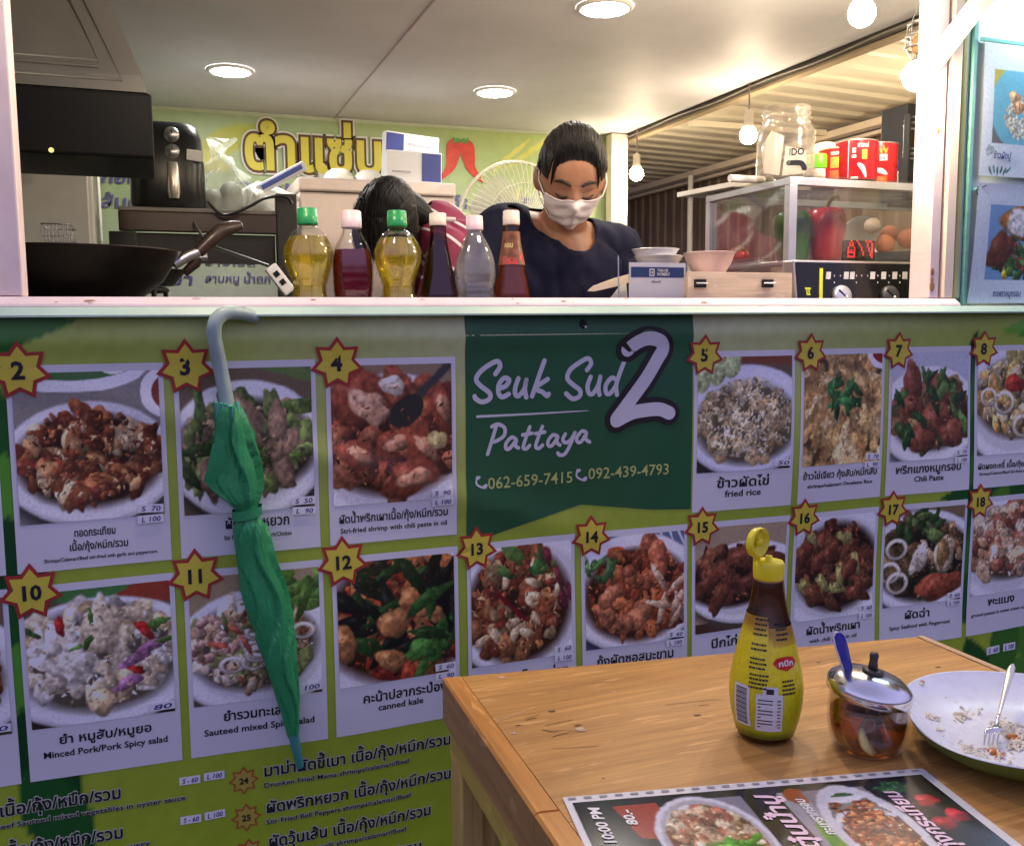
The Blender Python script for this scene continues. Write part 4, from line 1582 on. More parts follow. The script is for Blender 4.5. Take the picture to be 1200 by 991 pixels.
# two printed chillies with a stem
c0 = px(540, 192, y=YB - .012)
b = MB()
k_ = .0036
for sg in (-1, 1):
    b.flat(stroke([(c0.x + sg * .03, c0.z + .07), (c0.x + sg * .036, c0.z + .03), (c0.x + sg * .05, c0.z - .02), (c0.x + sg * .10, c0.z - .075)], lambda t: .062 * (1 - t ** 1.8) + .006), mf(.0005 * (sg + 2)), 0)
    b.flat(stroke([(c0.x + sg * .002, c0.z + .095), (c0.x + sg * .014, c0.z + .107), (c0.x + sg * .024, c0.z + .100), (c0.x + sg * .034, c0.z + .110)], .007), mf(.003), 1)
b.flat(stroke([(c0.x - .03, c0.z + .092), (c0.x, c0.z + .099), (c0.x + .03, c0.z + .092)], .012), mf(.0026), 1)
b.build('chilli_print', [mat('chilli_red', (0.58, 0.05, 0.03), .45, var=.25, scale=25), mat('chilli_green', (0.10, 0.28, 0.06), .5, var=.1)], mural, True, fix=False)

# ------------------------------------------------------------------ range hood at the left
hood = thing('range_hood', 'grey embossed steel range hood with a black glass skirt', 'range hood', (-.25, .75, 1.555))
HX1 = 0.004
m_hood = mat('hood_grey_steel', (0.135, 0.132, 0.135), 0.42, 0.35, var=0.10, scale=7)
b = MB()
fr = [(-.62, .50), (HX1 - .008, .50), (HX1 - .008, 1.05), (-.62, 1.05)]
rings = []
for (z, k) in ((1.726, 0), (1.76, .008), (1.90, .060), (2.095, .125)):
    rings.append([Vector((x_ - (k if i in (1, 2) else -k), y_ + (k * .7 if i in (0, 1) else -k), z)) for i, (x_, y_) in enumerate(fr)])
b.loft(rings, 0, True, False)


def hp(x, z, off):       # point on the sloping front of the hood
    k = (z - 1.726) / (2.095 - 1.726) * .125
    return Vector((x, .50 + k * .7 - off, z))


def ridge(pts, r):
    b.tube([hp(x_, z_, .0008) for x_, z_ in pts], r, 0, 8)


ridge([(-.60, 1.748), (-.052, 1.748), (-.125, 1.93), (-.16, 2.03)], .0035)
ridge([(-.60, 1.773), (-.095, 1.773)], .005)
ridge([(-.60, 1.786), (-.095, 1.786), (-.165, 1.96), (-.19, 2.03)], .004)
b.build('canopy', m_hood, hood, True)
b = MB()
b.box((-.62, .492, 1.592), (HX1, .80, 1.7235), 0, .006)
b.build('glass_skirt', mat('black_glass', (0.006, 0.006, 0.007),   .5, var=.1, spec=.15), hood, True)
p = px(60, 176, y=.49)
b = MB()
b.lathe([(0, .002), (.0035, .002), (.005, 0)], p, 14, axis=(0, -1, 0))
b.build('lamp_reflection', mat_glow('yellow_reflection_glow', (1, .8, .25), 1.6), hood, True)  # reflection of a lamp on the skirt, put in as a glowing dot

# white cabinet beyond the hood
wc = thing('white_cabinet', 'plain white cabinet standing below the range hood', 'cabinet', (-.05, 1.75, .1))
p0, p1 = px(-60, 195, y=1.5), px(107, 195, y=1.5)
b = MB()
b.box((p0.x, 1.5, .1), (p1.x, 1.95, 1.76), 0, .006)
b.build('carcass', m_white, wc, True)
b = MB()
b.box((p0.x + .01, 1.488, .14), (p1.x - .012, 1.498, 1.75), 0, .004)
b.build('door', m_white, wc, True)
b = MB()
b.tube([(p1.x - .05, 1.47, 1.2), (p1.x - .05, 1.47, 1.35)], .006)
b.build('handle', m_steel, wc, True)

# wire basket in front of the cabinet
p0, p1 = px(48, 262, y=.95), px(84, 292, y=.95)
wb = thing('wire_basket', 'small wire basket behind the black wok', 'basket', (p0.x, .95, p1.z))
b = MB()
for k in range(9):
    x_ = p0.x + (p1.x - p0.x) * k / 8
    b.tube([(x_, .95, p1.z - .06), (x_, .95, p0.z)], .0012, 0, 5)
    b.tube([(x_, 1.10, p1.z - .06), (x_, 1.10, p0.z)], .0012, 0, 5)
for k in range(5):
    z_ = p0.z - (p0.z - p1.z + .06) * k / 4
    b.tube([(p0.x, .95, z_), (p1.x, .95, z_), (p1.x, 1.10, z_), (p0.x, 1.10, z_)], .002 if k in (0, 4) else .0012, 0, 5, closed=True)
b.build('wires', m_steel, wb, True)
b = MB()
b.box((p0.x - .02, .93, 1.2), (p1.x + .02, 1.14, p1.z - .061), 0)
b.build('stand', m_blackm, wb, True)

# ------------------------------------------------------------------ woks
m_wok = mat('seasoned_wok', (0.018, 0.014, 0.012), .34, .6, var=.35, scale=14, bump=.08)
m_hand = mat('dark_wood_handle', (0.035, 0.020, 0.014), .35, var=.3, scale=20)
p = px(96, 296, y=.42)
wok = thing('wok', 'large black wok with a long dark handle at the serving window', 'wok', (p.x - .02, .46, 1.27))
rim = px(178, 301, y=.46)
R_ = .205
wz = px(90, 294, y=.40).z - 1.27
b = MB()
prof = [(0, .0), (.06, .004), (.12, .026), (.17, .066), (R_, wz), (R_ + .004, wz + .004), (R_ - .002, wz + .004), (.166, .070), (.11, .030), (0, .006)]
b.lathe(prof, n=56, cap0=False, cap1=False)
b.build('bowl', m_wok, wok)
b = MB()
h0 = Vector((R_ - .002, .0, wz - .01))
e1 = px(282, 264, y=.50) - Vector((p.x - .02, .46, 1.27))
e0 = h0 + (e1 - h0) * .30 + Vector((0, 0, -.006))
mid = h0 + (e1 - h0) * .68 + Vector((0, 0, .012))
b.tube([h0 + Vector((-.012, 0, -.01)), h0 + (e0 - h0) * .5, e0], [.012, .011, .011], 1, 10)
b.tube([e0, e0 + (mid - e0) * .5, mid, mid + (e1 - mid) * .6, e1], [.013, .016, .016, .014, .009], 0, 12)
b.tube([e1, e1 + (e1 - mid) * .06], [.0095, .006], 1, 10)
b.build('handle', [m_hand, m_steel], wok)
st = thing('gas_stove', 'black gas stove under the large wok, behind the serving sill', 'stove', (p.x, .55, .1))
b = MB()
b.box((p.x - .32, .31, .1), (p.x + .26, .98, 1.235), 0, .006)
b.build('stove_body', m_blackm, st, True)
for (yy, zz) in ((.46, 1.268), (.75, px(150, 330, y=.75).z - .012)):
    b = MB()
    cx_ = p.x - .02 if yy < .6 else px(150, 330, y=.75).x
    b.tube([(cx_ + .085 * math.cos(k * PI / 12), yy + .085 * math.sin(k * PI / 12), zz - .008) for k in range(24)], .006, 0, 8, closed=True)
    for k in range(4):
        a = k * PI / 2 + .6
        b.tube([(cx_ + .10 * math.cos(a), yy + .10 * math.sin(a), 1.234), (cx_ + .10 * math.cos(a), yy + .10 * math.sin(a), zz - .008), (cx_ + .05 * math.cos(a), yy + .05 * math.sin(a), zz - .006)], .006, 0, 8)
    b.build('burner', m_blackm, st, True)
p2 = px(150, 330, y=.75)
pan = thing('frying_pan', 'black frying pan behind the wok, only its handle tip in view', 'frying pan', (p2.x, .75, p2.z - .01))
b = MB()
b.lathe([(0, 0), (.10, .0), (.13, .035), (.133, .037), (.128, .037), (.098, .004), (0, .004)], n=40, cap0=False, cap1=False)
b.build('bowl', m_wok, pan)
e1 = px(243, 301, y=.75) - Vector((p2.x, .75, p2.z - .01))
b = MB()
b.tube([(.125, 0, .03), (.125 + (e1.x - .125) * .5, 0, .03 + (e1.z - .03) * .62), tuple(e1 - Vector((.02, 0, .002)))], [.010, .013, .012], 0, 10)
b.tube([tuple(e1 - Vector((.02, 0, .002))), tuple(e1)], [.012, .008], 1, 10)
b.build('handle', [m_hand, m_steel], pan)

# ------------------------------------------------------------------ dark shelf with the air fryer
SY = 1.55
p0, p1 = px(138, 243, y=SY), px(326, 245, y=SY)
SZ = 1.612
shelf = thing('shelf', 'dark metal kitchen shelf carrying the air fryer and plastic bags', 'shelf', (p0.x, SY, .1))
b = MB()
b.box((p0.x, SY, SZ - .012), (p1.x, SY + .45, SZ), 1, .002)
b.box((p0.x, SY - .004, SZ - .075), (p1.x, SY + .02, SZ - .0125), 0, .004)
b.build('shelf_top', [mat('dark_brown_metal', (0.040, 0.026, 0.022), .35, .3, var=.25, scale=9), mat('worn_grey_top', (0.22, 0.20, 0.18), .5, var=.2)], shelf, True)
q0, q1 = px(325, 300, y=SY), px(347, 228, y=SY)
b = MB()
b.box((q0.x, SY - .01, .1), (q1.x, SY + .03, q1.z), 0, .004)
b.build('leg', m_blackm, shelf, True)
b = MB()
b.box((p0.x - .03, SY + .0, .1), (p0.x + .05, SY + .05, SZ - .0765), 0, .004)
b.build('leg', m_blackm, shelf, True)
b = MB()
b.box((p0.x + .05, SY + .03, SZ - .17), (q0.x - .002, SY + .06, SZ - .077), 0)
b.build('rear_rail', m_blackm, shelf, True)

# air fryer
ax1, ax0 = px(243, 240, y=1.62).x, px(243, 240, y=1.62).x - .235
az = SZ + .001
af = thing('air_fryer', 'glossy black air fryer with two round dials and a silver handle', 'air fryer', ((ax0 + ax1) / 2, 1.70, az))
hz = px(210, 142, y=1.62).z - az


def squircle(z, hx, hy, e=4.0, n=40):
    r = []
    for k in range(n):
        a = 2 * PI * k / n
        c, s = math.cos(a), math.sin(a)
        r.append(Vector((hx * math.copysign(abs(c) ** (2 / e), c), hy * math.copysign(abs(s) ** (2 / e), s), z)))
    return r


b = MB()
W2 = (ax1 - ax0) / 2
b.loft([squircle(0, W2 * .93, .088), squircle(.02, W2, .096), squircle(hz * .55, W2 * .98, .096), squircle(hz * .82, W2 * .93, .09), squircle(hz * .95, W2 * .82, .078), squircle(hz, W2 * .62, .058)], 0)
b.build('body', m_black, af)
yf = -.0985
for zz in (px(200, 157, y=1.60).z - az, px(200, 177, y=1.60).z - az):
    xx = px(201, 160, y=1.60).x - (ax0 + ax1) / 2
    b = MB()
    b.lathe([(.024, 0), (.024, .006), (.020, .012), (.017, .012), (.016, .014), (0, .014)], (xx, yf + .012, zz), 24, axis=(0, -1, 0))
    b.box((xx - .0015, yf - .004, zz), (xx + .0015, yf - .0025, zz + .015), 1)
    b.build('dial', [m_steel, m_black], af)
xx = px(203, 210, y=1.60).x - (ax0 + ax1) / 2
z0, z1 = px(203, 233, y=1.60).z - az, px(203, 191, y=1.60).z - az
b = MB()
b.loft([squircle(z0, .016, .016, 3, 20), squircle(z0 + .02, .020, .024, 3, 20), squircle(z1 - .02, .018, .024, 3, 20), squircle(z1, .016, .016, 3, 20)], 0)
for r_ in (b.v,):
    b.v = [(v[0] + xx, v[1] + yf - .006, v[2]) for v in r_]
b.build('handle', mat('silver_handle', (.72, .66, .58), .3, .8, var=.05), af)
p = px(228, 182, y=1.60)
b = MB()
b.box((p.x - (ax0 + ax1) / 2 - .025, yf - .004, p.z - az - .018), (p.x - (ax0 + ax1) / 2 + .028, yf + .03, p.z - az + .016), 0, .002, rot=(0, .1, 0))
b.build('label', mat('label_white', (.72, .72, .72), .5, var=.1, scale=60), af)

# plastic bags and tub on the shelf
m_bag = mat('cloudy_plastic_bag', (0.72, 0.76, 0.74), .22, var=.08, scale=20, trans=.0, bump=1.0, bscale=40, alpha=.26)


from mathutils import noise as NZ


def bag(name, label, c, rx, ry, hgt, seed, m, neck=True, parent=None):
    g = np.random.default_rng(seed)
    ph = g.random(6) * 6.28
    t = thing(name, label, 'plastic bag', c, None)
    b = MB()
    rings = []
    zs = [0, .04, .1, .2, .3, .42, .52, .60, .66, .72, .76, .80, .86, .93, 1.0] if neck else [0, .05, .25, .5, .75, .92, 1]
    rr = [.7, .95, 1.0, 1.03, 1.02, .98, .90, .80, .68, .52, .40, .30, .22, .36, .60] if neck else [.75, .95, 1.02, .95, .8, .5, .12]
    for z, r in zip(zs, rr):
        ring = []
        for k in range(36):
            a = 2 * PI * k / 36
            w_ = 1 + .14 * math.sin(3 * a + ph[0] + 5 * z) + .10 * math.sin(7 * a + ph[1] - 8 * z) + .06 * math.sin(13 * a + ph[2] + 9 * z)
            ring.append(Vector((rx * r * w_ * math.cos(a), ry * r * w_ * math.sin(a), hgt * z)))
        rings.append(ring)
    for ring in rings:
        for v in ring:
            f = Vector((NZ.noise(Vector((v.x * 22 + seed, v.y * 22, v.z * 16))), NZ.noise(Vector((v.x * 22, v.y * 22 + seed, v.z * 16))), NZ.noise(Vector((v.x * 18, v.y * 18, v.z * 18 + seed)))))
            v += f * .030 * min(1, v.z / .03)
    b.loft(rings, 0)
    b.build('film', m, t)
    return t


p = px(263, 240, y=1.66)
t = bag('tied_plastic_bag', 'cloudy tied plastic bag standing right of the air fryer', (p.x, 1.72, SZ + .001), .082, .07, .25, 3, m_bag)
b = MB()
b.ball((.028, 0, .060), (.042, .04, .055), 0, 16, 10)
b.ball((-.03, 0, .045), (.035, .04, .042), 0, 16, 10)
b.build('contents', mat('grey_green_filling', (.20, .22, .18), .6, var=.3, scale=30), t)
p = px(318, 222, y=1.68)
t = bag('food_bag', 'whitish bag of ingredients lying beside the dark shelf post', (p.x - .02, 1.76, SZ + .001), .105, .08, .115, 5, mat('milky_plastic', (.66, .68, .62), .3, var=.12, scale=20, bump=.5, bscale=50), False)
b = MB()
b.box((-.085, -.035, .118), (.10, .0, .152), 0, .006, rot=(0, -.52, 0))
b.box((-.07, -.042, .128), (.085, -.037, .144), 1, .002, rot=(0, -.52, 0))
b.v = [(v[0] + .04, v[1], v[2] - .006) for v in b.v]
pk = b.build('snack_packet', [mat('packet_white', (.72, .72, .76), .35, var=.06), mat('packet_blue', (.05, .09, .40), .4, var=.15, scale=40)])
tag(pk, 'white and blue packet leaning on the whitish food bag', 'packet')
pk.location = (p.x - .01, 1.72, SZ)
# power cable over the shelf
b = MB()
c_ = [px(u, v, y=1.50) for u, v in ((243, 236), (262, 252), (290, 243), (312, 232), (335, 231), (343, 240))]
pts = []
for i in range(len(c_) - 1):
    for k in range(6):
        t_ = k / 6
        a, bb, c, d_ = c_[max(i - 1, 0)], c_[i], c_[i + 1], c_[min(i + 2, len(c_) - 1)]
        pts.append(.5 * ((2 * bb) + (c - a) * t_ + (2 * a - 5 * bb + 4 * c - d_) * t_ ** 2 + (3 * bb - a - 3 * c + d_) * t_ ** 3))
b.tube(pts, .005, 0, 8)
tag(b.build('power_cable', m_black), 'black power cable looping in front of the dark shelf', 'cable')
# white power strip hanging near the first oil bottle
a, c = px(316, 312, y=.50), px(340, 343, y=.50)
ps = thing('power_strip', 'white power strip hanging left of the first oil bottle', 'power strip', (a + c) / 2)
d_ = (c - a)
ang = math.atan2(-d_.z, d_.x)
b = MB()
b.box((-d_.length / 2, -.012, -.014), (d_.length / 2, .012, .014), 0, .005, rot=(0, ang, 0), piv=(0, 0, 0))
b.build('housing', m_white, ps)
b = MB()
for k in (-.2, .1):
    b.box((k * d_.length - .006, -.0135, -.006), (k * d_.length + .006, -.0122, .006), 0, rot=(0, ang, 0), piv=(0, 0, 0))
b.build('socket', m_black, ps)
b = MB()
b.tube([(-d_.length / 2 * math.cos(ang), 0, d_.length / 2 * math.sin(ang)), (-.05, .12, .05), (-.12, .6, .12), (-.14, 1.02, .22)], .004, 0, 8)
b.build('flex', m_black, ps)

# ------------------------------------------------------------------ steel cooler box behind the cooks
CY = 1.75
p0, p1 = px(350, 207, y=CY), px(533, 212, y=CY)
CZ = p0.z
cool = thing('chest_cooler', 'pinkish steel chest cooler behind the bent cook', 'cooler', ((p0.x + p1.x) / 2, CY + .25, .1))
m_cool = mat('pinkish_steel', (0.62, 0.52, 0.49), .36, .25, var=.12, scale=6, stretch=(1, 1, .4))
b = MB()
b.box((p0.x, CY, .1), (p1.x, CY + .5, CZ - .05), 0, .008)
b.build('body', m_cool, cool, True)
b = MB()
b.box((p0.x - .003, CY - .006, CZ - .048), (p1.x + .003, CY + .5, CZ), 0, .008)
b.build('lid', m_cool, cool, True)
# bowls and packet on the cooler
m_bowl = mat('white_melamine', (.72, .70, .64), .3, var=.04)
for (u, ln, lb) in ((397, .036, 'upturned pale bowl on the chest cooler, farther from the paper packets'), (432, .036, 'upturned pale bowl on the chest cooler, next to the paper packets')):
    p = px(u, 206, y=CY + .1)
    b = MB()
    b.lathe([(.058, 0), (.056, .012), (.046, .032), (.028, .046), (0, .048)], n=32, cap0=True)
    o = tag(b.build('upturned_bowl', m_bowl), lb, 'bowl', 'upturned bowls on the chest cooler')
    o.location = (p.x, CY + .1, CZ + .001)
m_pkw = mat('packet_paper', (.74, .74, .76), .45, var=.05)
m_pkb = mat('packet_navy', (.035, .05, .26), .45, var=.08)
for (u0, u1, v0, v1, yy, rz, lb, kk) in ((447, 510, 160, 210, CY + .12, .10, 'white and navy carton standing behind the slightly lower carton on the chest cooler', 0),
                                         (452, 515, 180, 210, CY + .05, -.04, 'low white carton with a navy square in front of the taller carton', 1)):
    a, c = px(u0, v1, y=yy), px(u1, v0, y=yy)
    w_, h_ = c.x - a.x, c.z - CZ - .002
    t = thing('paper_carton', lb, 'carton', ((a.x + c.x) / 2, yy, CZ + .001), 'paper cartons on the chest cooler')
    R = Euler((0, .06 if kk == 0 else 0.02, rz)).to_matrix()
    b = MB()
    b.box((-w_ / 2, -.022, 0), (w_ / 2, .022, h_), 0, .003)
    b.v = [tuple(R @ Vector(v)) for v in b.v]
    b.build('box', m_pkw, t)
    b = MB()
    if kk == 0:
        b.box((-w_ / 2 + .002, -.0235, h_ * .34), (-w_ / 2 + .070, -.0222, h_ * .97), 0)
        for k in range(3):
            b.box((-w_ / 2 + .09, -.0235, h_ * (.78 - .13 * k)), (w_ / 2 - .02, -.0222, h_ * (.82 - .13 * k)), 1)
    else:
        b.box((w_ / 2 - .075, -.0235, h_ * .06), (w_ / 2 - .003, -.0222, h_ * .95), 0)
        b.box((-w_ / 2 + .02, -.0235, h_ * .30), (-w_ / 2 + .09, -.0222, h_ * .36), 1)
    b.v = [tuple(R @ Vector(v)) for v in b.v]
    b.build('printed_patch', [m_pkb, mat('faint_grey_print', (.4, .4, .45), .5, var=.2, scale=90)], t, fix=False)

# ------------------------------------------------------------------ fan behind the cook
p = px(613, 262, y=1.45)
r_f = (px(613, 262, y=1.45) - px(613, 187, y=1.45)).length
fan = thing('pedestal_fan', 'cream pedestal fan with a round wire guard behind the masked cook', 'fan', (p.x, 1.5, .1))
m_fan = mat('cream_fan_plastic', (.74, .72, .58), .35, var=.05)
b = MB()
cz = p.z - .1
N_ = 64
for k in range(N_):
    a = 2 * PI * k / N_
    b.tube([(.05 * math.cos(a), -.075, cz + .05 * math.sin(a)), (r_f * .6 * math.cos(a), -.07, cz + r_f * .6 * math.sin(a)), (r_f * .95 * math.cos(a), -.035, cz + r_f * .95 * math.sin(a)), (r_f * math.cos(a), .0, cz + r_f * math.sin(a))], .0013, 0, 4)
for (rr, yy, w_) in ((r_f, 0, .0055), (r_f * .62, -.07, .002), (.05, -.075, .004)):
    b.tube([(rr * math.cos(2 * PI * k / 60), yy, cz + rr * math.sin(2 * PI * k / 60)) for k in range(60)], w_, 0, 8, closed=True)
for k in range(32):
    a = 2 * PI * k / 32
    b.tube([(.05 * math.cos(a), .06, cz + .05 * math.sin(a)), (r_f * .9 * math.cos(a), .035, cz + r_f * .9 * math.sin(a)), (r_f * math.cos(a), .0, cz + r_f * math.sin(a))], .0013, 0, 4)
b.build('guard', m_fan, fan)
b = MB()
for k in range(3):
    a0 = 2 * PI * k / 3 + .4
    nu, nv = 6, 8
    o = len(b.v)
    vs = []
    for i in range(nu + 1):
        for j in range(nv + 1):
            rr = .03 + (r_f * .86 - .03) * i / nu
            aa = a0 + (j / nv - .5) * 1.5 * (0.35 + .65 * math.sin(PI * (.15 + .75 * i / nu)))
            vs.append((rr * math.cos(aa), -.02 + .035 * (j / nv - .5), cz + rr * math.sin(aa)))
    b.add(vs, [(i * (nv + 1) + j, i * (nv + 1) + j + 1, (i + 1) * (nv + 1) + j + 1, (i + 1) * (nv + 1) + j) for i in range(nu) for j in range(nv)], 0, True)
b.lathe([(.035, -.02), (.035, .03), (.02, .045), (0, .047)], (0, -.02, cz), 20, axis=(0, -1, 0))
b.build('blades', mat('pale_blade_plastic', (.66, .66, .56), .35, var=.03, alpha=.6), fan)
b = MB()
b.lathe([(.05, -.14), (.062, -.10), (.062, -.02), (.05, 0)], (0, .03, cz), 24, axis=(0, -1, 0))
b.build('motor', m_fan, fan)
b = MB()
b.tube([(0, .09, .02), (0, .09, cz - .02)], [.016, .013], 0, 12)
b.lathe([(.19, 0), (.19, .015), (.15, .03), (.03, .045)], (0, .09, 0), 36)
b.build('stand', m_fan, fan)


# ------------------------------------------------------------------ bottles along the serving sill
CT = 1.2005
m_pet = mat_clear('clear_pet', (.97, .98, .97), .05, .03)
m_oil = mat_liquid('golden_oil', (.98, .88, .20), (.95, .74, .05), .24)
m_vin = mat_liquid('dark_red_vinegar', (.60, .03, .09), (.24, .008, .035), .5)
m_fish = mat_liquid('dark_fish_sauce', (.30, .06, .03), (.13, .022, .01), .72)
m_amber = mat_liquid('amber_sauce', (.88, .48, .16), (.48, .20, .045), .4)
m_capg = mat('green_cap', (0.02, 0.30, 0.09), .35, var=.05)
m_capp = mat('pale_pink_cap', (0.80, 0.62, 0.64), .4, var=.05)
m_capw = mat('cream_cap', (0.78, 0.66, 0.54), .4, var=.06)


def resample(prof, k=4):
    out = []
    for i in range(len(prof) - 1):
        p0, p1, p2, p3 = prof[max(i - 1, 0)], prof[i], prof[i + 1], prof[min(i + 2, len(prof) - 1)]
        for j in range(k):
            t = j / k
            out.append(tuple(.5 * ((2 * b_) + (c_ - a_) * t + (2 * a_ - 5 * b_ + 4 * c_ - d_) * t * t + (3 * b_ - a_ - 3 * c_ + d_) * t ** 3) for a_, b_, c_, d_ in zip(p0, p1, p2, p3)))
    out.append(prof[-1])
    return out


def bottle(name, label, u, v_top, y, prof, fill, mshell, mliq, mcap, cap, fluted=0.0, tpl=None):
    """prof: (radius, height fraction) list up to the neck; cap: (radius, height)"""
    top = px(u, v_top, y=y)
    H = top.z - CT
    t = thing(name, label, 'bottle', (top.x, y, CT), 'bottles along the serving sill')
    hn = H - cap[1]
    P = resample([(r, z * hn) for r, z in prof], 7)
    fl = (lambda a, z: 1 + fluted * math.sin(9 * a + 26 * z) + fluted * .7 * math.sin(5 * a - 60 * z) * (z < .55 * hn) + .012 * math.sin(z * 420) * (.30 * hn < z < .62 * hn)) if fluted else None
    b = MB()
    b.lathe(P, n=40, rfun=fl, cap1=False)
    b.build('shell', mshell, t)
    if mliq:
        L = [(max(.001, r - .0022), z + .002) for r, z in P if z < fill * hn]
        L.append((L[-1][0], fill * hn + .0015))
        b = MB()
        b.lathe(L, n=40, rfun=fl)
        b.build('liquid', mliq, t)
    r, h = cap
    b = MB()
    b.lathe([(r * .98, hn - .004), (r, hn - .002), (r, hn + h * .55), (r * .97, hn + h * .56), (r * .97, hn + h * .93), (r * .85, hn + h), (0, hn + h)], n=28, rfun=lambda a, z: 1 + .012 * math.sin(28 * a))
    b.build('cap', mcap, t)
    return t


OILP = [(.030, 0), (.036, .02), (.037, .12), (.033, .22), (.037, .30), (.034, .38), (.030, .48), (.034, .56), (.0445, .70), (.043, .80), (.030, .91), (.016, .965), (.0155, 1.0)]
bottle('oil_bottle', 'golden cooking oil bottle with a green cap beside the white power strip', 360, 244, .105, OILP, .885, m_pet, m_oil, m_capg, (.0185, .026), .022)
t_ = bottle('oil_bottle', 'golden oil bottle with a green cap between the red vinegar and brown sauce bottles', 465, 247, .105, OILP, .885, m_pet, m_oil, m_capg, (.0185, .026), .022)
VIN = [(.030, 0), (.037, .02), (.037, .25), (.034, .28), (.037, .31), (.033, .38), (.036, .44), (.038, .60), (.037, .72), (.030, .84), (.018, .94), (.0155, 1.0)]
bottle('vinegar_bottle', 'clear bottle of dark red vinegar with a pale pink cap between two oil bottles', 411.5, 247, .11, VIN, .80, m_pet, m_vin, m_capp, (.0185, .028), .016)
GL = [(.034, 0), (.037, .015), (.037, .38), (.035, .46), (.026, .66), (.018, .84), (.0155, .95), (.0155, 1.0)]
t = bottle('sauce_bottle', 'dark brown sauce bottle with a cream cap left of the empty bottle', 513, 250, .11, GL, .87, mat_clear('red_brown_glass', (.45, .10, .05), .06, .02), m_fish, m_capw, (.0165, .020))
b = MB()
hz_ = px(513, 252, y=.11).z - CT
b.box((.008, -.010, hz_ - .012), (.034, .010, hz_ - .004), 0, .003)
b.build('cap_flap', m_capw, t)
t = bottle('empty_bottle', 'empty clear ribbed bottle with a pale cap between two brown sauce bottles', 556, 253, .105, [(.030, 0), (.036, .02), (.036, .30), (.034, .33), (.038, .37), (.037, .44), (.036, .50), (.039, .60), (.036, .74), (.026, .86), (.015, .95), (.0145, 1.0)], .0, mat_clear('worn_pet', (.96, .95, .95), .08, .08, .45), None, m_capp, (.0165, .024), .02)
t = bottle('sauce_bottle', 'amber sauce bottle with a red printed neck label, rightmost of the sill bottles', 599, 247, .105, GL, .78, mat_clear('amber_glass', (.78, .46, .22), .06, .02), m_amber, m_capw, (.0165, .024))
# neck label of the amber bottle
p_ = px(599, 247, y=.105)
HN = p_.z - CT - .024


def gr(zf):
    for (r0, z0), (r1, z1) in zip(GL, GL[1:]):
        if zf <= z1:
            return r0 + (r1 - r0) * (zf - z0) / (z1 - z0)
    return GL[-1][0]


b = MB()
b.lathe([(gr(z) + .0008, z * HN) for z in np.linspace(.66, .93, 8)], n=32, cap0=False, cap1=False)
lab = b.build('neck_label', mat('brown_red_label', (0.20, 0.07, 0.03), .4, var=.5, scale=70), t, fix=False)


def on_bottle(a, z, off):
    a -= .34
    r = gr(z / HN) + off
    return Vector((r * math.sin(a), -r * math.cos(a), z))


b = MB()
b.flat(text('5รส', .020, .03, width=.030), lambda u, v: on_bottle(u / .024 - .15, .665 * HN + v, .0014), 0)
b.flat(text('42', .018, .03, width=.014), lambda u, v: on_bottle(u / .024 + .95, .69 * HN + v, .0014), 0)
b.flat(text('หอม', .014, .03, width=.020), lambda u, v: on_bottle(u / .022 - .3, .80 * HN + v, .0014), 1)
b.build('label_print', [mat('label_red_print', (.62, .06, .06), .4, var=0), mat('label_yellow_print', (.7, .55, .2), .4, var=0)], lab, fix=False)

# ------------------------------------------------------------------ payment sign, bowls, skewers, tray
a, c = px(736, 352, y=.085), px(806.5, 305, y=.085)
sg = thing('payment_sign', 'clear acrylic stand with a white and navy payment card on the serving sill', 'sign', ((a.x + c.x) / 2, .085, CT))
w_ = (c.x - a.x) / 2
zt = c.z - CT
b = MB()
b.box((-w_, .0, .0), (w_, .003, zt), 0, .001)
b.box((-w_, .004, .0), (w_, .06, .003), 0, .001)
b.build('acrylic_stand', mat_clear('acrylic', (.98, .98, .98), .06, .03), sg)
b = MB()
b.box((-w_ + .004, .0035, .004), (w_ - .004, .0045, zt - .006), 0)
cardo = b.build('printed_card', mat('bright_card', (.80, .80, .84), .4, var=.02), sg)
b = MB()
fl = lambda off: (lambda u, v: Vector((u, .0035 - off, v)))
b.flat(rect_poly(-w_ + .008, zt - .036, w_ - .008, zt - .015), fl(.0006), 0)
b.flat(text('THAI QR', .0085, .02, 'l', width=.026), lambda u, v: Vector((-.002 + u, .0018, zt - .0245 + v)), 1)
b.flat(text('PAYMENT', .0085, .02, 'l', width=.030), lambda u, v: Vector((-.002 + u, .0018, zt - .0325 + v)), 1)
b.flat(rect_poly(-.020, zt - .0335, -.008, zt - .0185), fl(.0012), 1)
b.flat(rect_poly(-.0178, zt - .031, -.0105, zt - .021), fl(.0018), 0)
b.flat(rect_poly(-.0155, zt - .0285, -.0125, zt - .0235), fl(.0024), 1)
b.flat(text('พร้อมเพย์', .006, .02, width=.022), fl_ := (lambda u, v: Vector((u - .004, .0028, zt - .047 + v))), 2)
b.build('card_print', [mat('navy_print', (.018, .045, .16), .4, var=0), m_white, m_inkblack], cardo, fix=False)

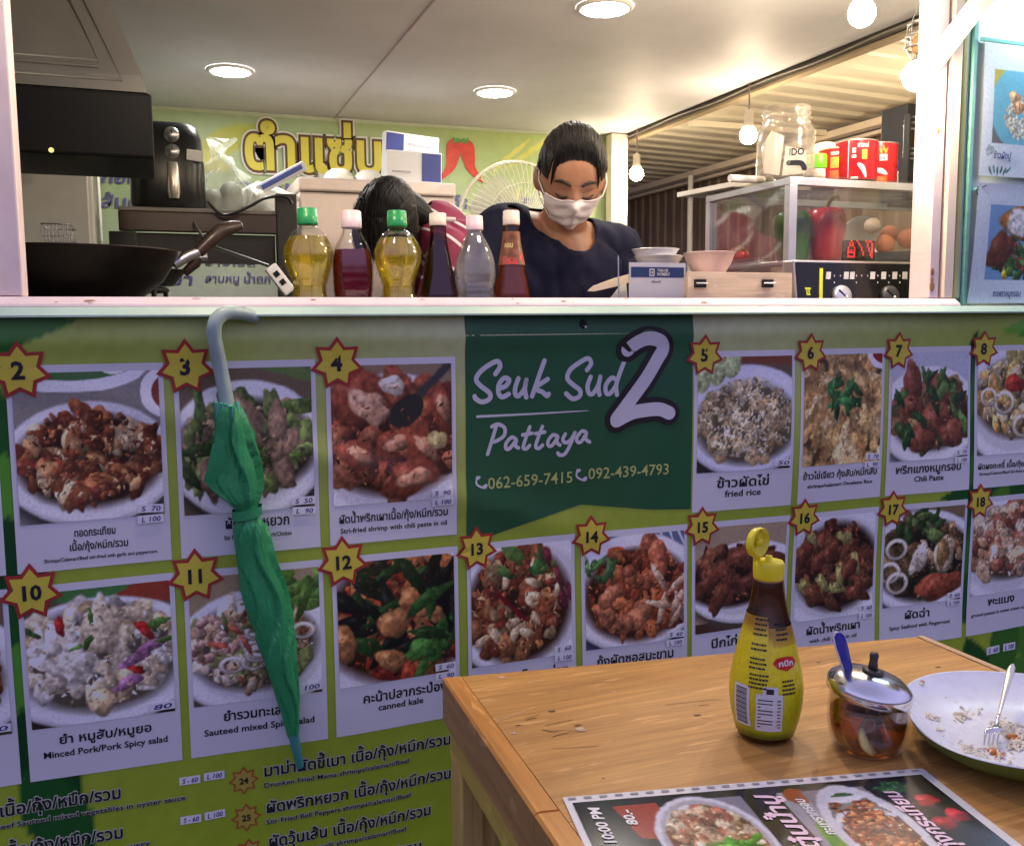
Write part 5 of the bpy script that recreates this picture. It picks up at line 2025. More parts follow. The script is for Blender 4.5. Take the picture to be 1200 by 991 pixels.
for (u, v, y, r, h, lb) in ((768, 293, .16, .050, .036, 'white bowl stacked on top behind the payment sign'), (772, 301, .16, .052, .036, 'white bowl lower in the stack behind the payment sign')):
    p = px(u, v, y=y)
    b = MB()
    b.lathe([(.022, -h), (.024, -h + .003), (r * .74, -h * .55), (r, 0), (r + .002, .001), (r - .002, .002), (r * .70, -h * .5), (.02, -h + .006), (0, -h + .006)], n=40, cap1=False)
    o = tag(b.build('bowl', mat('white_glazed', (.76, .76, .80), .2, var=.02)), lb, 'bowl', 'white bowls on the serving counter')
    o.location = (p.x, y, p.z)
p = px(831, 297, y=.20)
h = p.z - px(831, 321, y=.20).z + .012
b = MB()
b.lathe([(.028, -h), (.030, -h + .004), (.050, -h * .35), (.0565, 0), (.058, .001), (.054, .002), (.047, -h * .32), (.026, -h + .007), (0, -h + .007)], n=44, cap1=False)
o = tag(b.build('bowl', mat('pink_melamine', (.76, .58, .58), .3, var=.03)), 'pale pink bowl on the wooden tray behind the payment sign', 'bowl')
o.location = (p.x, .20, p.z)
# wooden spatula and metal skewer
a, c = px(689, 341, y=.13), px(760, 320, y=.13)
d_ = (c - a)
n_ = Vector((-d_.z, 0, d_.x)).normalized()
b = MB()
tip = [a, a + d_ * .10 + n_ * .007, a + d_ * .45 + n_ * .010, a + d_ * 1.25 + n_ * .008, a + d_ * 1.25 - n_ * .006, a + d_ * .40 - n_ * .007, a + d_ * .08 - n_ * .004]
b.prism([(q.x, q.z) for q in tip], .125, .133, 0)
tag(b.build('wooden_spatula', mat('pale_wood', (.66, .54, .40), .5, var=.1, scale=8)), 'pale pointed wooden spatula beside the payment sign', 'spatula')
a, c = px(726, 352, y=.10), px(724.5, 299, y=.10)
b = MB()
b.tube([(a.x, .10, CT), c + Vector((0, 0, -.006)), c], [.0016, .0014, .0004], 0, 8)
tag(b.build('metal_skewer', m_steel), 'thin upright metal skewer left of the payment sign', 'skewer')
a, c = px(704, 352, y=.15), px(733, 326, y=.15)
b = MB()
b.prism([(a.x - .01, CT + .06), (c.x, c.z), (c.x + .008, CT + .05)], .148, .149, 0)
tag(b.build('paper_sheet', mat('white_paper', (.75, .75, .75), .6, var=.03)), 'folded white paper sheet below the wooden spatula', 'paper')

# shallow wooden tray with two binder clips on its front
a, c = px(806, 352, y=.075), px(928.5, 320, y=.075)
wt = thing('wooden_tray', 'pale wooden tray with two black binder clips on its front board', 'tray', ((a.x + c.x) / 2, .075, CT))
w_ = (c.x - a.x) / 2
zt = c.z - CT
m_pale = mat_wood('pale_tray_wood', (.62, .50, .36), (.52, .40, .28), (.42, .30, .2), .45, 'X', 1.2, False)
b = MB()
b.box((-w_, 0, 0), (w_, .008, zt), 0, .001)
b.build('front_board', m_pale, wt)
b = MB()
b.box((-w_, .0085, zt - .05), (-w_ + .008, .11, zt - .003), 0, .001)
b.box((w_ - .008, .0085, zt - .05), (w_, .11, zt - .003), 0, .001)
b.box((-w_ + .0085, .10, zt - .05), (w_ - .0085, .108, zt - .003), 0, .001)
b.box((-w_ + .0085, .0085, zt - .055), (w_ - .0085, .0995, zt - .049), 0)
b.build('tray_body', m_pale, wt)
for u in (820, 899):
    p = px(u, 332, y=.073)
    xx, zz = p.x - (a.x + c.x) / 2, p.z - CT
    b = MB()
    b.prism([(xx - .013, zz + .008), (xx + .013, zz + .008), (xx + .013, zz - .009), (xx - .013, zz - .009)], -.007, -.0005, 0)
    cl = b.build('binder_clip', m_black, wt)
    b = MB()
    b.tube([(xx - .012, -.009, zz), (xx + .016, -.009, zz)], .0016, 0, 8)
    b.build('clip_wire', m_steel, cl)

# ------------------------------------------------------------------ glass display case
CYF = .15
SHZ = px(985, 305, y=CYF).z         # top of the case's base shelf
fx = px(925, 250, y=CYF).x
zt0, zt1 = px(925, 216, y=CYF).z, px(925, 207, y=CYF).z
yb = .50
xr = 2.02
dc = thing('display_case', 'aluminium framed glass display case holding peppers and eggs', 'display case', ((fx + xr) / 2, .32, CT))
m_alu = mat('aluminium_angle', (.66, .67, .72), .34, .75, var=.05, scale=9)
b = MB()
b.box((fx, CYF, zt0), (xr, CYF + .02, zt1), 0, .001)
b.box((fx, CYF + .0205, zt0 + .001), (fx + .02, yb - .0205, zt1 - .001), 0, .001)
b.box((fx, yb - .02, zt0), (xr, yb, zt1), 0, .001)
b.build('top_frame', m_alu, dc, True)
for (xx, yy) in ((fx, CYF), (fx, yb - .02)):
    b = MB()
    b.box((xx, yy, CT), (xx + .0205, yy + .0195, zt0 - .0005), 0, .001)
    b.box((xx - .003, yy + .009, zt0 - .045), (xx + .0003, yy + .011, zt0 - .043), 0)
    b.build('post', m_alu, dc, True)
m_pane = mat_clear('display_glass', (.96, .97, .97), .035, .02, .05)
for (lo, hi) in (((fx + .021, CYF + .008, CT + .0), (xr, CYF + .011, zt0 - .001)), ((fx + .008, CYF + .02, CT), (fx + .011, yb - .021, zt0 - .001)), ((fx - .0, CYF - .001, zt1 + .0005), (xr, yb + .10, zt1 + .0055))):
    b = MB()
    b.box(lo, hi, 0)
    b.build('pane', mat_clear('display_glass_side', (.95, .94, .94), .04, .04, .07) if hi[0] < xr else m_pane, dc, True)
b = MB()
b.box((fx + .021, CYF + .012, SHZ - .010), (xr, yb - .021, SHZ), 0, .002)
b.box((fx + .025, CYF + .03, SHZ - .026), (xr, CYF + .10, SHZ - .0105), 1, .002)
b.build('base_shelf', [m_alu, m_pale], dc, True)
# cutting board lying across the top towards the back
a0 = px(800, 231, y=.62)
b = MB()
zz = zt1 + .006
v4 = [Vector((fx - .015, .62, zz + .006)), Vector((fx + .26, .62, zz + .006)), Vector((fx + .26, .36, zz)), Vector((fx - .012, .36, zz))]
b.loft([[v + Vector((0, 0, .0)) for v in v4], [v + Vector((0, 0, .012)) for v in v4]], 0, True, False)
tag(b.build('cutting_board', mat('cream_board', (.72, .68, .60), .5, var=.08)), 'cream cutting board lying on top of the display case', 'cutting board')
TOPZ = zt1 + .0060

# produce inside the case
m_pepr = mat('red_pepper_skin', (0.40, 0.014, 0.022), .3, var=.3, scale=9, coat=.12)
m_pepg = mat('green_pepper_skin', (0.030, 0.11, 0.016), .3, var=.3, scale=9, coat=.12)
m_stem = mat('pepper_stem', (.42, .40, .07), .5, var=.15)


def pepper(label, u, y, r, v0, v1, m, ph, stem):
    base, top = px(u, v1, y=y), px(u, v0, y=y)
    hgt = top.z - SHZ
    t = thing('bell_pepper', label, 'bell pepper', (top.x, y, SHZ + .0005))
    P = resample([(.006, .010), (.5 * r, .0), (.78 * r, .06 * hgt), (.88 * r, .35 * hgt), (1.0 * r, .72 * hgt), (.96 * r, .88 * hgt), (.72 * r, hgt), (.3 * r, .965 * hgt), (.002, .93 * hgt)], 3)
    b = MB()
    b.lathe(P, n=48, rfun=lambda a, z: 1 + .10 * abs(math.cos(1.5 * a + ph)) - .05)
    b.build('flesh', m, t)
    b = MB()
    z = .94 * hgt
    b.tube([(0, 0, z), (.004, 0, z + .018), (.016, 0, z + .034), (.036, 0, z + .038)] if stem else [(0, 0, z), (.0, 0, z + .012)], [.008, .006, .0055, .006] if stem else [.008, .006], 0, 10)
    b.build('stem', m_stem, t)


pepper('big dark red bell pepper with a curved yellow stem in the display case', 968, .28, .048, 245, 303, m_pepr, .3, True)
pepper('dark green bell pepper behind the front post of the display case', 928, .30, .046, 249, 306, m_pepg, 1.0, False)
m_egg = mat('brown_egg_shell', (.70, .27, .15), .5, var=.06, scale=40)
m_eggw = mat('pale_egg_shell', (.76, .62, .50), .5, var=.05, scale=40)


def egg(label, u, v, y, r, m):
    p = px(u, v, y=y)
    b = MB()
    b.lathe(resample([(0.0005, -r * 1.0), (r * .72, -r * .72), (r, 0), (r * .78, r * .75), (r * .42, r * 1.12), (.0005, r * 1.28)], 4), n=28, cap0=False, cap1=False)
    o = tag(b.build('egg', m), label, 'egg', 'eggs in the display case')
    o.location = p
    o.rotation_euler = (.5 * math.sin(u), .9 * math.cos(u * 1.7), u)


egg('pale egg above the brown eggs in the display case', 1022, 265, .30, .020, m_eggw)
egg('brown egg at the back of the pile, below the pale egg', 1041, 276, .30, .0225, m_egg)
egg('brown egg beside the red glowing digits', 1037, 287, .26, .0235, m_egg)
egg('brown egg right of the two others in the glass display case', 1063, 280, .25, .0235, m_egg)
egg('brown egg cut off by the pinkish window jamb', 1083, 282, .27, .0225, m_egg)
a, c = px(1020, 303, y=.24), px(1100, 289, y=.24)
b = MB()
b.lathe([(.05, -.028), (.066, -.018), (.084, .0), (.086, .001), (.080, .0), (.062, -.016), (.048, -.025), (0, -.025)], n=44, cap1=False)
o = tag(b.build('egg_bowl', mat('grey_melamine', (.36, .34, .36), .35, var=.05)), 'grey bowl that holds the brown eggs in the display case', 'bowl')
o.location = ((a.x + c.x) / 2 + .012, .275, SHZ + .0285)
# steel dish stood on edge behind the eggs
p = px(1008, 275, y=.42)
b = MB()
b.lathe([(0, .0), (.05, .002), (.064, .016), (.068, .018), (.066, .020), (.05, .006), (0, .004)], n=44, cap0=False, cap1=False, axis=(-.15, -1, .12))
o = tag(b.build('steel_dish', m_steel), 'round steel dish standing on edge behind the eggs', 'dish')
o.location = (p.x, p.y, SHZ + .068)
# bunch of greens
p = px(999, 288, y=.27)
p.z = SHZ + .028
gt = thing('green_vegetable', 'pale and dark green vegetable bunch between the red pepper and the eggs', 'vegetable', p)
b = MB()
g_ = np.random.default_rng(5)
for k in range(150):
    q = Vector((g_.normal(0, .018), g_.normal(0, .012), abs(g_.normal(0, .013)) - .020))
    s_ = .006 + .006 * g_.random()
    d1 = Vector(g_.normal(0, 1, 3)).normalized() * s_
    d2 = d1.cross(Vector(g_.normal(0, 1, 3))).normalized() * s_ * .6
    kk = int(g_.random() < .45)
    b.add([q - d1, q + d2, q + d1 * 1.1 + Vector((0, 0, .003)), q - d2], [(0, 1, 2, 3)], kk)
b.build('leaves', [mat('dark_leaf', (.03, .075, .02), .5, var=.4, scale=60), mat('pale_leaf', (.30, .33, .10), .5, var=.3, scale=60)], gt, fix=False)
b = MB()
b.ball((0, 0, -.012), (.026, .018, .016), 0, 18, 12)
b.build('core', mat('pale_core', (.10, .15, .05), .5, var=.4, scale=70), gt)
# tomato and orange vegetable at the far left end
p = px(868, 299, y=.42)
p.z = SHZ + .0235
tm = thing('tomato', 'red tomato beside the steel pan at the far end of the display case', 'tomato', p)
b = MB()
b.ball((0, 0, 0), (.021, .021, .018), 0, 24, 16, lambda d: d * (1 - .12 * max(0, d.z) ** 8))
b.build('flesh', mat('tomato_skin', (.55, .03, .015), .18, var=.1, coat=.3), tm)
b = MB()
for k in range(5):
    a = 2 * PI * k / 5
    b.tube([(0, 0, .0165), (.008 * math.cos(a), .008 * math.sin(a), .0175), (.015 * math.cos(a), .015 * math.sin(a), .0145)], [.0015, .002, .0005], 0, 6)
b.build('calyx', mat('calyx_green', (.06, .14, .03), .5), tm)
p = px(866, 289, y=.45)
p.z = SHZ + .0290
b = MB()
b.ball((0, 0, 0), (.026, .022, .024), 0, 28, 18, lambda d: d * (1 + .06 * math.sin(7 * d.x + 9 * d.z) + .04 * math.sin(15 * d.y + 11 * d.x)))
o = tag(b.build('carved_pumpkin', mat('pumpkin_flesh', (.50, .22, .06), .5, var=.5, scale=60, bump=.5, bscale=90)), 'rough orange chunk of pumpkin above the red tomato', 'pumpkin')
o.location = p
a, c = px(878, 303, y=.40), px(916, 296, y=.36)
b = MB()
b.box((fx + .024, .30, SHZ + .0005), (fx + .16, .475, SHZ + .005), 0, .002)
b.box((fx + .024, .30, SHZ + .0052), (fx + .028, .475, SHZ + .015), 0)
for k in range(22):
    q = Vector((fx + .04 + .1 * g_.random(), .32 + .1 * g_.random(), SHZ + .0065))
    b.ball(q, (.004 + .005 * g_.random(), .004, .003), 1 + int(g_.random() < .4), 6, 5)
tag(b.build('steel_pan', [m_steel, m_pale, mat('white_scrap', (.7, .68, .62), .6, var=.1)]), 'shallow steel pan with pale scraps in the display case', 'pan')
# reflected red digits, added as glowing dots on a small plate
p0 = px(993, 303, y=.185)
ld = thing('digit_reflection', 'reflection of red digits as glowing dots on a small dark plate in the display case', 'sign', (p0.x, .19, SHZ + .0005))
b = MB()
b.box((-.01, .0, 0), (.085, .004, .050), 0, .001)
b.build('housing', mat_clear('smoked_acrylic', (.45, .40, .40), .03, .05), ld)  # added backing for the reflected digits, no real housing
b = MB()
pat = {0: ['..#..', '.#.#.', '.###.', '#...#', '#.#.#', '#####', '#...#', '#####'], 1: ['#....', '.#...', '..#..', '...#.', '...#.', '....#', '....#', '.....'], 2: ['#.##.', '.#..#', '.#..#', '..#.#', '..#.#', '...##', '...##', '....#']}
for k, rows in pat.items():
    for j, r in enumerate(rows):
        for i, ch in enumerate(r):
            if ch == '#':
                x_, z_ = .004 + k * .026 + i * .0045, .046 - j * .0052
                b.box((x_, -.0016, z_), (x_ + .003, -.0002, z_ + .0034), 0)
b.build('dots', mat_glow('red_reflection_glow', (1, .03, .03), 2.2), ld, fix=False)

# things standing on top of the case
p = px(926, 206, y=.24)
jr = thing('glass_jar', 'tall clear glass jar with a folded paper inside on top of the display case', 'jar', (p.x, .26, TOPZ), None, (0, 0, -.62))
hz_ = px(926, 128, y=.26).z - TOPZ
rj = (px(955, 170, y=.26) - px(900, 170, y=.26)).length / 2
b = MB()
P = resample([(rj * .90, 0), (rj * .99, .006), (rj, .03), (rj, hz_ * .66), (rj * .96, hz_ * .73), (rj * .84, hz_ * .79), (rj * .80, hz_ * .82), (rj * .84, hz_ * .86), (rj * .80, hz_ * .89), (rj * .84, hz_ * .93), (rj * .80, hz_ * .96), (rj * .82, hz_), (rj * .76, hz_), (rj * .74, hz_ * .84), (rj * .93, hz_ * .66), (rj * .94, .012), (0, .010)], 3)
b.lathe(P, n=12, rfun=None)
b.lathe(P, n=48, cap1=False)
b.v = b.v[12 * len(P):]
nf = len(P)
b.f, b.m, b.s = [], [], []
vv = b.v
b.v = []
b.lathe(P, n=48, cap1=False)
b.build('glass', mat_clear('jar_glass', (.95, .93, .90), .02, .14, .30), jr)
b = MB()
b.prism([(-rj * .75, .02), (-rj * .2, .015), (-rj * .05, hz_ * .62), (-rj * .5, hz_ * .70), (-rj * .82, hz_ * .5)], -.012, -.009, 0)
b.prism([(-rj * .1, .015), (rj * .7, .02), (rj * .72, hz_ * .42), (rj * .0, hz_ * .50)], .004, .007, 0)
pp = b.build('paper_slip', mat('white_paper', (.75, .75, .75), .6, var=.03), jr)
b = MB()
b.flat(text('IDO', .022, .03, width=.034), lambda u, v: Vector((rj * .35 + u, -rj * .93 * 1.0 + .0 - .004, hz_ * .30 + v)), 0)
b.flat(stroke([(rj * .1, hz_ * .20), (rj * .5, hz_ * .19), (rj * .62, hz_ * .12)], .012), lambda u, v: Vector((u, -rj * .93 - .004, v)), 0)
b.build('glass_print', m_inkblack, jr, fix=False)
p = px(868, 214, y=.30)
b = MB()
b.tube([(p.x - .03, .30, TOPZ + .009), (p.x + .07, .31, TOPZ + .010)], .009, 0, 14)
tag(b.build('paper_roll', mat('white_paper', (.75, .75, .75), .6, var=.03)), 'white rolled paper left of the glass jar', 'paper')
p = px(963, 208, y=.24)
tj = thing('small_tub', 'small clear tub with a bright green lid left of the red cans', 'tub', (p.x, .26, TOPZ))
hz_ = px(963, 180, y=.24).z - TOPZ
b = MB()
b.lathe([(.020, 0), (.0235, .004), (.0235, hz_ * .52)], n=32, cap1=False)
b.build('tub_body', mat('cloudy_tub', (.72, .62, .56), .35, var=.2, scale=60), tj)
b = MB()
b.lathe([(.0255, hz_ * .50), (.0265, hz_ * .54), (.0265, hz_ * .93), (.024, hz_), (0, hz_)], n=32, rfun=lambda a, z: 1 + .012 * math.sin(36 * a))
b.build('lid', mat('lime_lid', (.16, .62, .03), .35, var=.05), tj)
m_can = mat('red_can_print', (0.58, 0.012, 0.02), .3, var=.1, scale=30, coat=.3)
m_tin = mat('tin', (.75, .70, .66), .3, .9, var=.05)
m_gold = mat('can_yellow', (.75, .42, .05), .35, var=.35, scale=60)
for i, (u, v0, rw, y, lb) in enumerate(((981, 176, 17, .25, 'short red food can with a yellow picture beside the green lid'), (1004, 167, 19, .21, 'tallest looking red food can in front of its two neighbours'), (1030, 170, 17, .26, 'red food can with a small crown and a white fish picture'))):
    p = px(u, v0, y=y)
    r = (px(u + rw, 190, y=y) - px(u - rw, 190, y=y)).length / 2
    hz_ = p.z - TOPZ
    t = thing('food_can', lb, 'can', (p.x, y, TOPZ), 'red food cans on the display case', (0, 0, -.64))
    b = MB()
    b.lathe([(r * .96, .0), (r, .003), (r, hz_ - .003)], n=40, cap1=False)
    b.build('printed_side', m_can, t)
    b = MB()
    b.lathe([(r * 1.0, hz_ - .003), (r * 1.035, hz_ - .0015), (r * 1.03, hz_), (r * .95, hz_), (r * .94, hz_ - .004), (0, hz_ - .004)], n=40, cap0=False, cap1=False)
    b.build('rim', m_tin, t)
    cyl = lambda off, rr=r: (lambda u_, v_: Vector(((rr + off) * math.sin(u_ / rr), -(rr + off) * math.cos(u_ / rr), v_)))
    b = MB()

    def quad(x0, z0, x1, z1, mi, off=.0006):
        n = 6
        V = [(x0 + (x1 - x0) * k / n, z) for z in (z0, z1) for k in range(n + 1)]
        b.flat((V, [(k, k + 1, k + n + 2, k + n + 1) for k in range(n)]), cyl(off), mi)
    if i == 0:
        quad(-.016, hz_ * .40, .014, hz_ * .72, 0)
        b.flat(text('ซอสพริก', .013, .03, width=.030), lambda a, c: cyl(.0012)(a - .001, c + hz_ * .78), 1)
        quad(-.018, hz_ * .08, .016, hz_ * .34, 3)
    elif i == 1:
        b.flat(text('สามแม่', .014, .03, width=.026), lambda a, c: cyl(.0012)(a + .012, c + hz_ * .80), 1)
        quad(-.012, hz_ * .66, -.004, hz_ * .78, 1)
        quad(-.013, hz_ * .54, -.003, hz_ * .61, 1)
        quad(.010, hz_ * .50, .022, hz_ * .74, 0)
        b.flat(stroke([(.002, hz_ * .38), (.012, hz_ * .28), (.020, hz_ * .05)], lambda t: .010 * math.sin(PI * min(1, t * .8 + .15)) + .001), cyl(.0008), 4)
        quad(-.014, hz_ * .02, .002, hz_ * .07, 1)
        quad(-.0215, 0.004, -.0195, hz_ * .96, 4)
    else:
        b.flat(([(.0, hz_ * .74), (.016, hz_ * .74), (.018, hz_ * .86), (.012, hz_ * .82), (.008, hz_ * .92), (.004, hz_ * .82), (-.002, hz_ * .86)], [(0, 1, 2, 3, 4, 5, 6)]), cyl(.0006), 0)
        quad(-.001, hz_ * .56, .017, hz_ * .71, 1)
        b.flat(text('ปลา', .010, .03, width=.012), lambda a, c: cyl(.0014)(a + .008, c + hz_ * .59), 2)
        b.flat(stroke([(-.012, hz_ * .36), (.004, hz_ * .32), (.018, hz_ * .24)], lambda t: .011 * math.sin(PI * min(1, t * .85 + .1)) + .001), cyl(.0008), 4)
        quad(-.012, hz_ * .04, .018, hz_ * .20, 3)
    b.build('can_print', [m_gold, m_white, m_inkblue, mat('can_orange', (.70, .12, .03), .35, var=.4, scale=80), mat('can_silver', (.62, .62, .72), .3, var=.1)], t, fix=False)
p = px(1048, 214, y=.24)
mk = thing('marker_bottle', 'small white bottle with a blue cap right of the red cans', 'bottle', (p.x, .24, TOPZ))
hz_ = px(1048, 187, y=.24).z - TOPZ
b = MB()
b.lathe([(.0085, 0), (.009, .002), (.009, hz_ * .55)], n=20)
b.build('bottle_body', m_white, mk)
b = MB()
b.lathe([(.0092, hz_ * .56), (.0092, hz_ * .92), (.006, hz_), (0, hz_)], n=20)
b.build('cap', mat('blue_cap', (.03, .06, .35), .35), mk)
p = px(960, 175, y=.34)
b = MB()
b.lathe([(.026, 0), (.028, .003), (.028, px(960, 170, y=.34).z - TOPZ), (.02, px(960, 169, y=.34).z - TOPZ + .003), (0, px(960, 169, y=.34).z - TOPZ + .003)], n=32)
o = tag(b.build('cream_canister', m_cream), 'plain cream canister behind the green lidded tub', 'canister')
o.location = (p.x + .018, .34, TOPZ)

# induction cooker tipped up against the case
a, c = px(930, 352, y=.10), px(1073, 307, y=.125)
ck = thing('induction_cooker', 'black induction cooker tipped up against the display case, its knobs and keys facing out', 'cooker', ((px(935, 352, y=.10).x + c.x) / 2, .10, CT))
b = MB()
w_ = (c.x - px(937, 306, y=.125).x) / 2
hgt = c.z - CT
til = lambda p: Vector((p[0] * (1 - .000), p[1] + .028 * p[2] / hgt, p[2]))


def tbox(lo, hi, mi=0, bev=0.0):
    o = len(b.v)
    b.box(lo, hi, mi, bev)
    for k in range(o, len(b.v)):
        b.v[k] = tuple(til(b.v[k]))


tbox((-w_ - .003, .001, .02), (w_ + .003, .040, hgt), 0, .003)
b.build('steel_case', m_tin, ck)
b = MB()
tbox((-w_, -.0035, .0205), (w_, .0005, hgt - .005), 0, .001)
panel = b.build('control_panel', mat('black_glass_panel', (0.008, 0.008, 0.009), .2, var=.2), ck)
pxl = lambda u, v: (px(u, v, y=.115).x - ck.location.x, px(u, v, y=.115).z - CT)
b = MB()
for (u0, v0, u1, v1, mi) in ((961, 314, 966, 352, 1),):
    (x0, z0), (x1, z1) = pxl(958, 352), pxl(962.5, 314)
    b.prism([(x0, z0), (x0 + .009, z0), (x1 + .009, z1), (x1, z1)], 0, .0012, 0)
o_ = 0
for k in range(len(b.v)):
    x_, y_, z_ = b.v[k]
    b.v[k] = tuple(til((x_, -.0050 + y_, z_)))
b.build('yellow_stripe', mat('lime_stripe', (.62, .66, .03), .4, var=.05), panel)
for u in (972, 993, 1000, 1024, 1037, 1050, 1062):
    x0, z0 = pxl(u - 3.5, 327)
    x1, z1 = pxl(u + 3.2, 318.5)
    b = MB()
    b.prism([(x0, z0), (x1 - .003, z0), (x1, z1), (x0 + .003, z1)], -.0052, -.0037, 0)
    b.v = [tuple(til(v)) for v in b.v]
    b.build('key', mat('grey_key', (.55, .55, .56), .4, var=.1), panel)
b = MB()
for u in (979, 986, 1005, 1011, 1018, 1030, 1043.5, 1056):
    x0, z0 = pxl(u, 323)
    b.box((x0 - .001, -.0046, z0 - .002), (x0 + .001, -.0038, z0 + .002), 0)
for u in (978, 1004, 1029, 1042, 1055):
    x0, z0 = pxl(u, 331)
    b.box((x0 - .0012, -.0046, z0 - .002), (x0 + .0012, -.0038, z0 + .002), 0)
b.v = [tuple(til(v)) for v in b.v]
b.build('key_marks', mat('grey_key', (.55, .55, .56), .4), panel)
b = MB()
x0, z0 = pxl(943, 339)
for (xa, za, xb, zb_) in ((0, .0, .016, .004), (.003, -.010, .006, 0), (.009, -.010, .012, 0), (.003, -.013, .013, -.010)):
    b.box((x0 + xa, -.0046, z0 + za), (x0 + xb, -.0038, z0 + zb_), 0)
b.v = [tuple(til(v)) for v in b.v]
b.build('pot_symbol', mat('lime_stripe', (.62, .66, .03), .4), panel)
for (u, lb, m1) in ((984, None, mat('silver_knob', (.60, .62, .68), .3, .5, var=.05)), (1040, None, mat('dark_knob', (.07, .07, .075), .35, .3, var=.1))):
    x0, z0 = pxl(u, 347)
    b = MB()
    b.lathe([(.0235, 0), (.0235, .008), (.0215, .012), (.010, .0135), (0, .0135)], (x0, til((x0, -.0038, z0)).y, z0), 36, axis=(0, -1, .25))
    kn = b.build('knob', m1, ck)
    b = MB()
    p_ = til((x0, -.0175, z0))
    b.tube([Vector((x0 + .004, p_.y, z0 - .002)), Vector((x0 - .014, p_.y + .003, z0 + .014))], .0022, 0, 8)
    b.ball((x0 + .005, p_.y, z0 - .003), .004, 1, 10, 8)
    b.build('pointer', [m_black, m_white], kn)

# hanging wire baskets at the right edge of the opening
for (nm, u, v0, v1, y, lb, filled) in (('hanging_basket', 1084, 28, 70, .30, 'brown filled wire basket hanging at the top right corner of the window', True), ('wire_rack', 1085, 140, 182, .32, 'two tier wire ring rack right of the red cans', False)):
    a, c = px(u, v0, y=y), px(u, v1, y=y)
    t = thing(nm, lb, 'basket' if filled else 'rack', (a.x, y, c.z))
    hgt = a.z - c.z
    b = MB()
    r0 = .045 if filled else .052
    lv = [(0.0, r0 * .6), (.33, r0), (.66, r0 * .95), (1.0, r0 * .9)] if filled else [(0, r0), (.12, r0), (.85, r0), (1.0, r0 * .98)]
    for (f, r) in lv:
        b.tube([(r * math.cos(2 * PI * k / 32), r * math.sin(2 * PI * k / 32), hgt * f) for k in range(32)], .0026, 0, 6, closed=True)
    for k in range(10):
        a_ = 2 * PI * k / 10
        b.tube([(r * math.cos(a_), r * math.sin(a_), hgt * f) for f, r in lv] + ([(0, 0, hgt + .10)] if filled and k % 3 == 0 else []), .0012, 0, 5)
    if filled:
        b.tube([(0, 0, hgt + .10), (0, 0, hgt + .13), (.006, 0, hgt + .14), (0, 0, 2.099 - c.z)], .0014, 0, 5)
    b.build('wires', m_steel, t)
    if filled:
        for (dx, dz, r, m, nm2, lb2) in ((.0, .035, .026, mat('onion_skin', (.38, .18, .07), .5, var=.4, scale=30), 'onion', 'brown onion lying lower in the hanging wire basket'), (.018, .072, .022, mat('shallot_skin', (.34, .10, .16), .45, var=.4, scale=30), 'shallot', 'purplish shallot on top in the hanging wire basket')):
            q = MB()
            q.lathe(resample([(.0005, -r), (r * .7, -r * .75), (r, 0), (r * .6, r * .8), (r * .15, r * 1.2), (.0005, r * 1.5)], 4), n=20, cap0=False, cap1=False)
            oo = tag(q.build(nm2, m), lb2, 'vegetable')
            oo.location = (a.x + dx - .012, y - .005, c.z + dz)
    else:
        b = MB()
        b.box((-.062, -.01, -.12), (-.056, .01, hgt * 1.1), 0, .002)
        b.box((-.062, -.06, -.128), (.07, .06, -.122), 0)
        b.build('upright', m_blackm, t)
a, c = px(1068, 185, y=.40), px(1084, 120, y=.40)
b = MB()
b.box((a.x, .42, 1.56), (a.x + .12, .52, c.z), 0, .004)
tag(b.build('black_speaker', m_blackm), 'black upright box half hidden by the pinkish window jamb', 'box')


# ------------------------------------------------------------------ umbrella hooked over the ledge
um = thing('umbrella', 'closed green umbrella hooked by its pale crook handle over the banner edge', 'umbrella', (.12, -.05, .44))
YU = -.052


def catmull(P, k=5):
    out = []
    for i in range(len(P) - 1):
        a, b_, c, d_ = P[max(i - 1, 0)], P[i], P[i + 1], P[min(i + 2, len(P) - 1)]
        for j in range(k):
            t = j / k
            out.append(.5 * ((2 * b_) + (c - a) * t + (2 * a - 5 * b_ + 4 * c - d_) * t * t + (3 * b_ - a - 3 * c + d_) * t ** 3))
    out.append(P[-1])
    return out


hp_ = [px(267, 476, y=YU), px(262, 450, y=YU), px(256, 420, y=YU - .004), px(251, 395, y=YU - .010), px(252, 379, y=YU - .012), px(260, 369, y=YU - .008), px(273, 366, y=YU), px(287, 368, y=YU + .012), px(297, 371, y=YU + .016)]
b = MB()
pts = catmull(hp_, 6)
b.tube(pts, [.0118 - .0022 * max(0, (i / len(pts) - .55)) for i in range(len(pts))], 0, 16)
b.ball(pts[-1], .0107, 0, 14, 8)
b.build('handle', mat('pale_teal_plastic', (0.34, 0.45, 0.40), .35, var=.15, scale=22), um, True)
rows = [(474, 254, 280), (482, 251, 286), (492, 250, 292), (510, 249, 300), (530, 248, 305), (548, 244, 308), (562, 241, 309), (575, 250, 309), (586, 264, 306), (594, 273, 303), (600, 276, 303), (607, 275, 306), (616, 273, 314), (640, 274, 322), (660, 277, 328), (690, 282, 337), (720, 290, 343), (745, 298, 347), (770, 307, 348), (800, 318, 350), (825, 327, 351), (845, 333, 351), (860, 337, 350)]
rings = []
N_ = 96
ra = []
for (v, u0, u1) in rows:
    l, r = px(u0, v, y=YU), px(u1, v, y=YU)
    ra.append((v, (l.x + r.x) / 2, (l.x - r.x) / -2, (l.z + r.z) / 2))
fine = []
for i in range(len(ra) - 1):
    for j in range(5):
        t = j / 5
        fine.append(tuple(p + (q - p) * t for p, q in zip(ra[i], ra[i + 1])))
fine.append(ra[-1])
